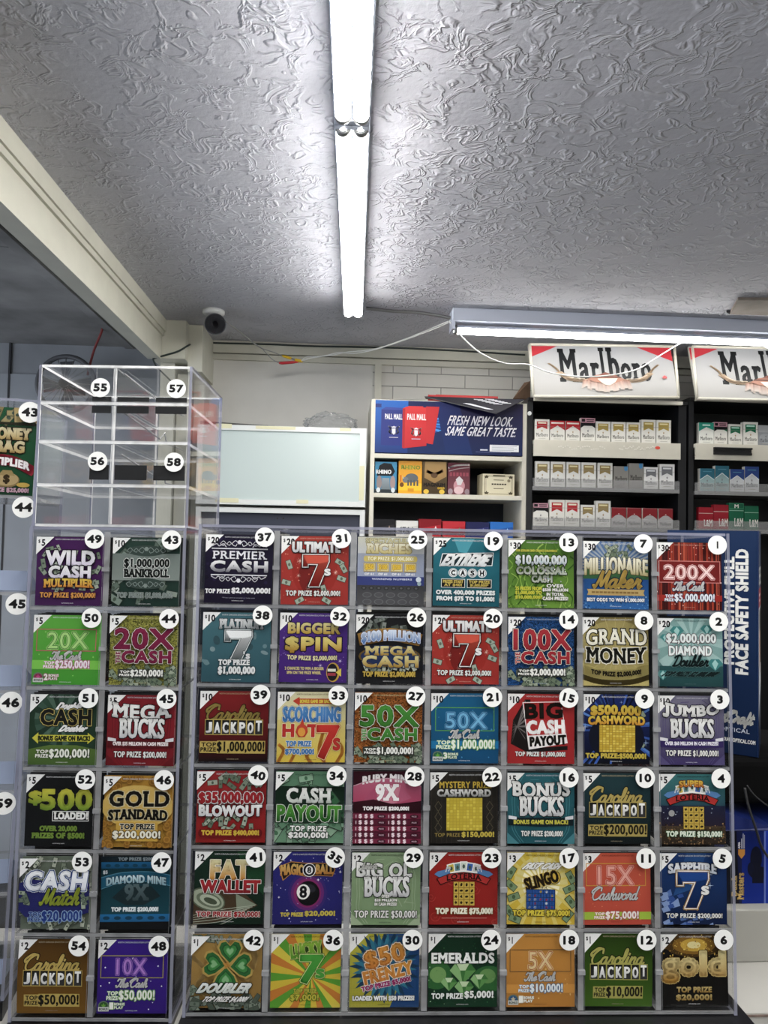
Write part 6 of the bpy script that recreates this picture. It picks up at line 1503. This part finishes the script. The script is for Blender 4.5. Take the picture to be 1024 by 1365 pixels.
def _fan(k, pts, c, col):
    k.L += 1
    for i in range(len(pts)): k.poly([c, pts[i], pts[(i + 1) % len(pts)]], col, new=False)
def t42(k):
    k.rect(0, 0, 100, 100, '#b08c48', '#a07c3c'); k.curve([(0, 30), (20, 50), (10, 70), (30, 90)], 6, '#bc9a58'); k.curve([(70, 0), (90, 30), (80, 60)], 7, '#bc9a58'); k.bills(18, 0, 2, 100, 9, 4, ('#7d8878', '#98a290')); k.bills(46, 0, 82, 100, 100, 6, ('#6d7a6c', '#8a9686', '#545f52'), 16); k.bills(6, 0, 70, 12, 84, 7); cnr(k, '1')
    k.curve([(50, 40), (34, 54), (22, 58)], 3.6, '#a8843a')
    for u, v, a in ((55, 20, 0), (33, 37, -82), (72, 39, 84), (50, 57, 180)):
        heart(k, u, v, 18.5, a, '#2c6a34', '#c0a050'); heart(k, u, v, 11.5, a, '#3f8a44', '#23582c'); heart(k, u, v, 6, a, '#8abf86', '#5aa25a')
    k.star(51, 38, 6, '#c08a3a', 4, .5, 20); k.text('DOUBLER', 10, 63, 90, 75, '#eef0ec', '#c8d0c8', out='#1c2420', w=1.4, b=2.0, slant=.12); prize(k, 'TOP PRIZE $4,000!', 16, 80.5, 85, 88, slant=.12)
def t36(k):
    k.rect(0, 0, 100, 100, '#d8b82c'); k.rays(58, 58, 30, ['#5aa22c', '#dcc02e', '#cf7f2a', '#e0cc3a', '#5aa22c', '#cf7f2a', '#dcc02e'], 150, .1); cnr(k, '1', hdr='#4a5a14')
    k.poly([(25, 18), (72, 9), (74, 26), (28, 36)], '#2a4a14'); k.text('LUCKY', 28, 12, 72, 30, '#9ac83a', '#5a9a2a', out='#dfe48a', w=.9, b=1.6, rot=-8); k.text('7', 42, 30, 73, 65, '#4aa83a', '#3a9030', out='#e6ec9a', w=1.2, b=3.0, out2='#2a5a18', w2=1.2, slant=.06); k.text('s', 65, 48, 76, 59, '#4aa83a', out='#e6ec9a', w=1, b=1.6, out2='#2a5a18', w2=.8)
    k.text('TOP PRIZE', 33, 74, 66, 79.5, '#c8c03a', out='#4a7a1c', w=.8, b=.4); k.text('$7,000!', 29, 82, 69, 90.5, '#d0c83a', out='#4a7a1c', w=.9, b=.7)
def t30(k):
    k.rect(0, 0, 100, 100, '#c2bc34', '#aea92e'); k.poly([(52, 0), (100, 0), (100, 100), (58, 100), (72, 70)], '#1f4f8a', '#1a4478'); k.L += 1
    for i in range(22):
        for j in range(18):
            if i > 10 or j > 9: k.ell(2 + i * 4.5, 40 + j * 3.4, .5, .5, '#8a9a2c' if i < 13 else '#143a68', 5, new=False)
    cnr(k, '1', hdr='#5a5a18'); k.star(50, 44, 52, '#173c58', 20, .62); k.star(50, 44, 47, '#2f7a94', 20, .62, 6); k.star(50, 44, 40, '#22607e', 20, .6, 12)
    k.text('$50', 22, 19, 78, 44, '#e09a3a', '#d07c2c', out='#f4e8d0', w=1.2, b=2.6, rot=-15, out2='#7a2c1c', w2=.7); k.text('FRENZY', 20, 45, 90, 61, '#e09a3a', '#d07c2c', out='#f4e8d0', w=1.1, b=1.6, rot=-13, out2='#7a2c1c', w2=.6); k.text('TOP PRIZE $5,000!', 17, 65, 88, 72, '#a82a6a', out='#f2e8ee', w=.9, b=.9, rot=-12); prize(k, 'LOADED WITH $50 PRIZES!', 5, 84.5, 93, 91, '#f2f2f0', '#17171a', 1.1, .7)
def t24(k):
    k.rect(0, 0, 100, 100, '#10301f', '#123a24'); k.ell(12, 56, 22, 20, '#2f6a34'); k.ell(14, 56, 12, 11, '#7aa860'); k.ell(88, 62, 24, 18, '#2f6a34'); k.ell(86, 58, 12, 10, '#6a9a54'); k.dots(90, 0, 8, 100, 96, ('#3a7a4a', '#9ac49a', '#245a34'), 3, (.3, 1)); cnr(k, '1')
    for u, v, z in ((50, 50, 19), (30, 66, 12), (74, 62, 13), (52, 72, 14)):
        k.poly([(u - z, v), (u - z * .6, v - z * .5), (u + z * .6, v - z * .5), (u + z, v), (u, v + z)], '#3f7a3a'); k.poly([(u - z, v), (u - z * .6, v - z * .5), (u - z * .2, v), (u, v + z)], '#8fc07a'); k.poly([(u - z * .5, v - z * .5), (u + z * .5, v - z * .5), (u + z * .2, v), (u - z * .2, v)], '#cfe6b8'); k.poly([(u + z * .2, v), (u + z, v), (u, v + z)], '#5f9a50')
    k.text('EMERALDS', 5, 26, 95, 39.5, '#f2f4f0', b=1.0, serif=True, out='#0c2416', w=.8); k.text('TOP PRIZE', 5, 81, 50, 88, '#f2f4f0', b=.6, out='#0c2416', w=.6); k.text('$5,000!', 53, 78, 94, 88, '#f2f4f0', b=.7, out='#0c2416', w=.6)
def t18(k): neon(k, '1', '#d0913a', '#bf8030', '#7a5a34', '5X', '#f2d8a0', '#c86a34', '$10,000!', (18, 69, 82, 80), '#e8f0f4', '#2a6a9a', ('1', '#2a5a8a', '#d8d0b0'), band=(69, 81, '#dc9a40'), box=(5, 21, 95, 52), wb=(33, 25, 67, 48), star='#f0c878', hdr='#7a5420')
def t12(k): jackpot(k, '1', '#3a5a1c', '#5a8a2a', '#b8b45a', '$10,000!', (14, 72, 84, 86), 1)
def t6(k):
    k.rect(0, 0, 100, 100, '#0f0e0d'); k.ell(50, 14, 44, 18, '#4a3414', 20); k.ell(50, 15, 32, 13, '#8a6420', 20); k.ell(50, 15, 20, 9, '#d0a83a', 20); k.ell(50, 15, 10, 5, '#f0e2a0', 20); k.dots(120, 4, 0, 96, 32, ('#f0d060', '#c89a34', '#8a6420'), 8, (.4, 1.3)); cnr(k, '2')
    k.text('gold', 4, 26, 94, 65, '#f2e2a0', '#b07f28', b=4.2, out='#e8cf80', w=.9, out2='#3a2408', w2=1.3); k.text('TOP PRIZE', 24, 73, 75, 80, '#d8bf78', '#a8823a', b=.9); k.text('$20,000!', 23, 83.5, 75, 91.5, '#d8bf78', '#a8823a', b=.9)
def tbag(k):
    k.rect(0, 0, 100, 100, '#1f5a38', '#124a2a'); k.bills(20, 0, 0, 100, 16, 6, ('#a89a6a', '#c0a870', '#8a7c50'), 18); k.rect(0, 17, 100, 20, '#2c2c1c')
    k.text('MONEY', 50, 24, 94, 36, '#f0e4b8', '#c8aa6a', out='#2a2010', w=1.6, b=2.0, serif=True); k.text('BAG', 58, 39, 88, 51, '#f0e4b8', '#c8aa6a', out='#2a2010', w=1.6, b=2.2, serif=True)
    k.curve([(36, 70), (56, 61), (76, 61), (96, 70)], 11, '#a8243a'); k.text('MULTIPLIER', 38, 58, 95, 66, '#f2eeee', out='#6a1424', w=.8, b=1.3, arch=5)
    k.ell(72, 83, 14, 8.6, '#8a744a'); k.ell(72, 82, 12.8, 7.6, '#b8a070'); k.poly([(63, 78), (68, 72), (77, 72), (81, 78)], '#a08a58'); k.text('$', 69.5, 77.5, 75, 87, '#3a2c14', b=1.2); k.ell(90, 88, 7, 2.6, '#c8a84a'); k.rect(8, 91, 92, 100, '#143a24'); prize(k, 'TOP PRIZE $25,000!', 40, 92, 96, 97, '#d8b0c0', '#2a1420', .5, .8, serif=True)

DOL = {'1': 'one-dollar', '2': 'two-dollar', '3': 'three-dollar', '5': 'five-dollar', '10': 'ten-dollar', '20': 'twenty-dollar', '25': 'twenty-five-dollar', '30': 'thirty-dollar'}
TK = {  # number: (painter, card colour, price, short description)
 1: (t1, '#5a1414', '30', 'dark red curtain-striped'), 2: (t2, '#5f8c8a', '20', 'pale teal diamond-strewn'), 3: (t3, '#5a5080', '10', 'lavender and purple'), 4: (t4, '#2a3040', '5', 'navy ribbon-and-cards'), 5: (t5, '#16305e', '5', 'deep blue gem'), 6: (t6, '#0f0e0d', '2', 'black with golden burst'),
 7: (t7, '#24508c', '30', 'blue and silver-rayed'), 8: (t8, '#a89a5c', '20', 'olive-gold'), 9: (t9, '#141c40', '10', 'black and blue crossword'), 10: (t10, '#1a2c30', '5', 'dark teal letter-tile'), 11: (t11, '#c24c3a', '3', 'orange-red neon'), 12: (t12, '#4a7024', '1', 'green foil letter-tile'),
 13: (t13, '#5f8f2e', '30', 'leafy green'), 14: (t14, '#1f4a80', '20', 'blue glitter'), 15: (t15, '#a62628', '10', 'plain red with black block'), 16: (t16, '#2c6a74', '5', 'teal engraved'), 17: (t17, '#d8b830', '3', 'yellow sunburst with blue grid'), 18: (t18, '#bf8030', '1', 'orange-tan neon'),
 19: (t19, '#1a6472', '25', 'teal with slanted white lettering'), 20: (t31, '#a5302a', '20', 'red with large number seven'), 21: (t21, '#125078', '10', 'blue neon'), 22: (t22, '#24211e', '5', 'charcoal with yellow crossword'), 23: (t23, '#9a201c', '3', 'red ribbon-and-cards'), 24: (t24, '#12341f', '1', 'dark green gemstone'),
 25: (t25, '#8f98b0', '20', 'curled pale gold and blue'), 26: (t26, '#17171b', '20', 'black with gold ribbon'), 27: (t27, '#9a5a24', '10', 'orange glitter'), 28: (t28, '#4a1a28', '5', 'pink and maroon ruby'), 29: (t29, '#84a074', '2', 'sage green banknote'), 30: (t30, '#8a9a40', '1', 'yellow and blue starburst'),
 31: (t31, '#a5302a', '20', 'red with large number seven'), 32: (t32, '#452478', '10', 'purple with gold lettering'), 33: (t33, '#e0c850', '10', 'pale yellow flame'), 34: (t34, '#4f7a5c', '5', 'green banknote with dark band'), 35: (t35, '#26246a', '2', 'indigo with black ball'), 36: (t36, '#c8aa2c', '1', 'green and orange rayed'),
 37: (t37, '#171028', '20', 'near-black ornate silver-lettered'), 38: (t38, '#3a6470', '10', 'steel teal with silver seven'), 39: (t39, '#3a1414', '10', 'crimson and black letter-tile'), 40: (t40, '#98201f', '5', 'red with flying banknotes'), 41: (t41, '#12281c', '2', 'dark green with rolled cash'), 42: (t42, '#a07c3c', '1', 'golden four-leaf clover'),
 43: (t43, '#24392f', '10', 'grey-green banknote'), 44: (t44, '#8a8a3a', '5', 'olive glitter'), 45: (t45, '#7a1820', '5', 'dark red engraved'), 46: (t46, '#b88a2c', '5', 'gold coin-filled'), 47: (t47, '#12323c', '5', 'dark teal and blue sagging'), 48: (t48, '#341a7c', '2', 'violet-blue neon'),
 49: (t49, '#431850', '5', 'purple with scattered banknotes'), 50: (t50, '#3f9a28', '5', 'bright green neon'), 51: (t51, '#24402a', '5', 'dark green with yellow arrow'), 52: (t52, '#0e0f10', '5', 'black with lime lettering'), 53: (t53, '#6f7a6a', '2', 'banknote-strewn with blue centre'), 54: (t54, '#7a5420', '2', 'copper foil letter-tile')}

M_STACK = mat('shaded_stack', '#1f2022', .8)  # near-black: the slot's dark interior is put into the stack's colour
def stack_mesh():
    m = MB(); n = 9
    for i in range(n):
        y = .004 + i * .0042; d = .0036 if i % 2 == 0 else -.0
        z0, z1 = 0, .1015 - (i % 3) * .002
        m.hexa([(-.049, y, z0), (.049, y, z0), (.049, y + .0004, z0), (-.049, y + .0004, z0), (-.049, y + .0034, z1), (.049, y + .0034, z1), (.049, y + .0038, z1), (-.049, y + .0038, z1)])
    return m
_stack = None
def stack_for(parent):
    global _stack
    if _stack is None: _stack = stack_mesh().build('ticket_stack', M_STACK, parent); return _stack
    o = _stack.copy(); COL.objects.link(o); o.parent = parent; return o

def ticket(num, M, x, z, W, H, draw, card, label, dz=0, rot=0, warp=None, group='scratch tickets in the wide display', y=.0085, dx=0):
    k = Ink(W, H, (0, 0, 100, 100))
    draw(k)
    k.tone = (.80, .06); dz += abs(math.sin(R(rot))) * W * .5
    o = k.build('scratch_ticket', PRINTS, None, M @ Matrix.Translation((x + dx, y, z + dz)) @ Matrix.Rotation(R(rot), 4, 'Y'), card, .0004, warp)
    tag(o, label, 'ticket', group)
    s = stack_for(o); s.location = (0, .002, 0)
    return o
bow = lambda a: (lambda v: -a * math.sin(math.pi * min(1, max(0, v / 100))))
WARP = {54: bow(.0025), 12: bow(.0025), 25: bow(-.006), 28: bow(-.003), 47: bow(-.003), 10: bow(.002)}
ROT = {25: 0, 47: -.8, 45: .3, 46: .1, 12: .4, 53: -.5, 37: .3, 31: -.4, 34: .4, 17: .4}
rd = random.Random(11)
for num in range(1, 55):
    left = num >= 43
    if left: i, j = (1, num - 43) if num < 49 else (0, num - 49)
    else: i, j = 6 - (num - 1) // 6, (num - 1) % 6
    M, pz = (ML, PZL) if left else (MR, PZR)
    f, card, price, desc = TK[num]
    lab = f'{desc} {DOL[price]} scratch ticket behind number {num} sticker' + (' on the narrow display' if num == 43 else '')
    ticket(num, M, i * .112 - .0384, -j * pz - .0978, .0988, .1003, f, card, lab, rd.uniform(0, .0008), ROT.get(num, rd.uniform(-.35, .35)), WARP.get(num),
           'scratch tickets in the narrow display' if left else 'scratch tickets in the wide display')
# the tall display at the edge: one big ticket and empty bins with folded blank slips
ticket(143, MF, -.0585, -.1255, .133, .1330, tbag, '#124a2a', 'large green money-bag scratch ticket in the tall display at the photo edge', group='tickets in the tall display', warp=None)
M_SLIP = mat('blue_lit_slip', '#8f9bb4', .5)  # white paper with the bins' blue light put into its colour
for j in range(1, 6):
    zz = -j * PZF - .1255
    m = MB().hexa([(-.115, .03, zz), (.004, .03, zz), (.004, .10, zz), (-.115, .10, zz), (-.112, .04, zz + .03), (.002, .04, zz + .03), (.002, .042, zz + .03), (-.112, .042, zz + .03)])
    o = m.build('folded_slip', M_SLIP, None, MF)
    tag(o, 'blank folded slip in the tall display bin ' + ['numbered 44', 'numbered 45', 'numbered 46', 'numbered 59', 'without a number'][j - 1], 'slip', 'slips in the empty bins')

# ------------------------------------------------------------------ small things: camera, cables
pc = atz(285, 414, CEIL)
r = tag(empty('security_camera', (pc.x, pc.y, CEIL)), 'dark-faced security camera hanging from the ceiling near the beam', 'camera')
M_CAMW = mat('camera_white', '#cfd0cf', .35)
MB().tube([(0, 0, -.0005), (0, 0, -.012), (0, 0, -.02)], [.043, .043, .03], 28).build('mount', M_CAMW, r)
MB().tube([(0, 0, -.018), (0, .005, -.04), (0, -.005, -.055)], .012, 12).build('bracket', M_CAMW, r)
fc = at(287, 432, pc.y - .035) - Vector((pc.x, pc.y, CEIL)); dv = (CAM - (Vector((pc.x, pc.y, CEIL)) + fc)).normalized()
dv = (dv + Vector((0, 0, -.02))).normalized()
MB().tube([fc - dv * .09, fc - dv * .085, fc - dv * .002, fc], [.034, .039, .041, .041], 32).build('housing', mat('camera_grey', '#3c3e44', .4), r)
fc_ = MB().tube([fc + dv * .0002, fc + dv * .002], .0375, 32).build('face', mat('camera_face', '#15161b', .25), r)
MB().tube([fc + dv * .0021, fc + dv * .006], [.015, .012], 24).build('lens', mat('lens_glass', '#050508', .05), r)
M_CAB = mat('grey_cable', '#8f8f8d', .5); M_WIRE = mat('white_wire', '#dcdcd8', .45)
w1 = [at(300, 428, 2.84), at(318, 441, 2.92), at(338, 457, 3.02), at(350, 465, 3.06)]
m = MB().tube(spline(w1, 8), .0028, 8).tube(spline([w1[-1], at(362, 478, 3.08), at(372, 484, 3.08)], 6), .002, 8).tube(spline([w1[-1], at(366, 470, 3.08), at(377, 475, 3.08)], 6), .002, 8)
o = m.build('camera_cable', M_CAB); tag(o, 'thin grey cable forking from the security camera', 'cable')
MB_ = MB().tube([at(372, 484, 3.08), at(376, 484, 3.08), at(390, 483, 3.08), at(398, 482.5, 3.08)], [.004, .0065, .006, .003], 12)
o = MB_.build('red_connector', mat('connector_red', '#b0242c', .4)); tag(o, 'red plug joining camera cable to white wire', 'connector')
o = MB().tube([at(376, 474, 3.08), at(379, 475, 3.08), at(387, 477.5, 3.08), at(389, 478, 3.08)], [.003, .0055, .006, .004], 12, 0).tube([at(393, 479.5, 3.08), at(395, 480, 3.08), at(402, 481.5, 3.08), at(404, 482, 3.08)], [.005, .007, .006, .003], 12, 0).tube([at(388, 478, 3.08), at(394, 480, 3.08)], .004, 12, 1).build('yellow_connector', [mat('connector_yellow', '#d8b020', .4), M_METAL]); tag(o, 'yellow plug pair beside the red plug', 'connector')
w2 = [at(400, 482, 3.08), at(412, 478, 3.06), at(430, 475, 3.04), at(452, 470, 3.0), at(472, 471, 2.97), at(500, 466, 2.92), at(540, 453, 2.84), at(575, 440, 2.76), at(598, 430, 2.70)]
w2b = [at(401, 482, 3.08), at(408, 476, 3.06), at(422, 475.5, 3.04), at(445, 473, 3.0), at(465, 469, 2.97), at(500, 465, 2.925), at(545, 450, 2.84), at(598, 428, 2.70)]
o = MB().tube(spline(w2, 8), .0024, 8).tube(spline(w2b, 8), .002, 8).build('white_wire', M_WIRE); tag(o, 'twisted white wire pair rising from the plugs to the lamp', 'wire')
w3 = [at(599, 428, 2.695), at(615, 448, 2.70), at(640, 470, 2.72), at(672, 484, 2.74), at(704, 486, 2.76), at(735, 497, 2.76), at(775, 502, 2.76), at(815, 500, 2.76), at(850, 492, 2.76), at(880, 474, 2.75), at(905, 459, 2.73), at(920, 452, 2.722)]
o = MB().tube(spline(w3, 8), .0026, 8).build('white_wire', M_WIRE); tag(o, 'white wire drooping across the complete longhorn sign', 'wire')
o = MB().tube(spline([at(1000, 452, 2.722), at(1014, 459, 2.73), at(1034, 470, 2.74)], 6), .0026, 8).build('white_wire', M_WIRE); tag(o, 'short white wire over the cut-off longhorn sign', 'wire')
M_BCAB = mat('dark_cable', '#26302e', .5)
w4 = [at(204, 478, 2.955), at(222, 473, 2.958), at(238, 468, 2.962), at(252, 460, 3.0), at(262, 456.5, 3.245), at(300, 457.5, 3.247), at(360, 459, 3.248), at(420, 461.5, 3.247), at(520, 463.5, 3.248), at(600, 467, 3.247), at(700, 473, 3.248)]
o = MB().tube(spline(w4, 8), .004, 8).build('dark_cable', M_BCAB); tag(o, 'dark cable running along the back wall under the ceiling', 'cable')
o = MB().tube(spline([at(204, 478, 2.955), at(206, 484, 2.955), at(212, 492, 2.98), at(232, 512, 3.03), at(244, 526, 3.04)], 8), .0035, 8).build('dark_cable', M_BCAB); tag(o, 'dark cable dropping from the beam end behind the bin box', 'cable')
pr = atz(137, 437, CEIL - .005)
o = MB().tube(spline([pr, at(134, 446, pr.y + .02), at(125, 468, 3.25), at(118, 494, 3.27), at(117, 500, 3.27)], 8), .0055, 8).build('red_cable', mat('cord_red', '#7a2a28', .6)); tag(o, 'red cable slanting down from the dark ceiling to the fan', 'cable')
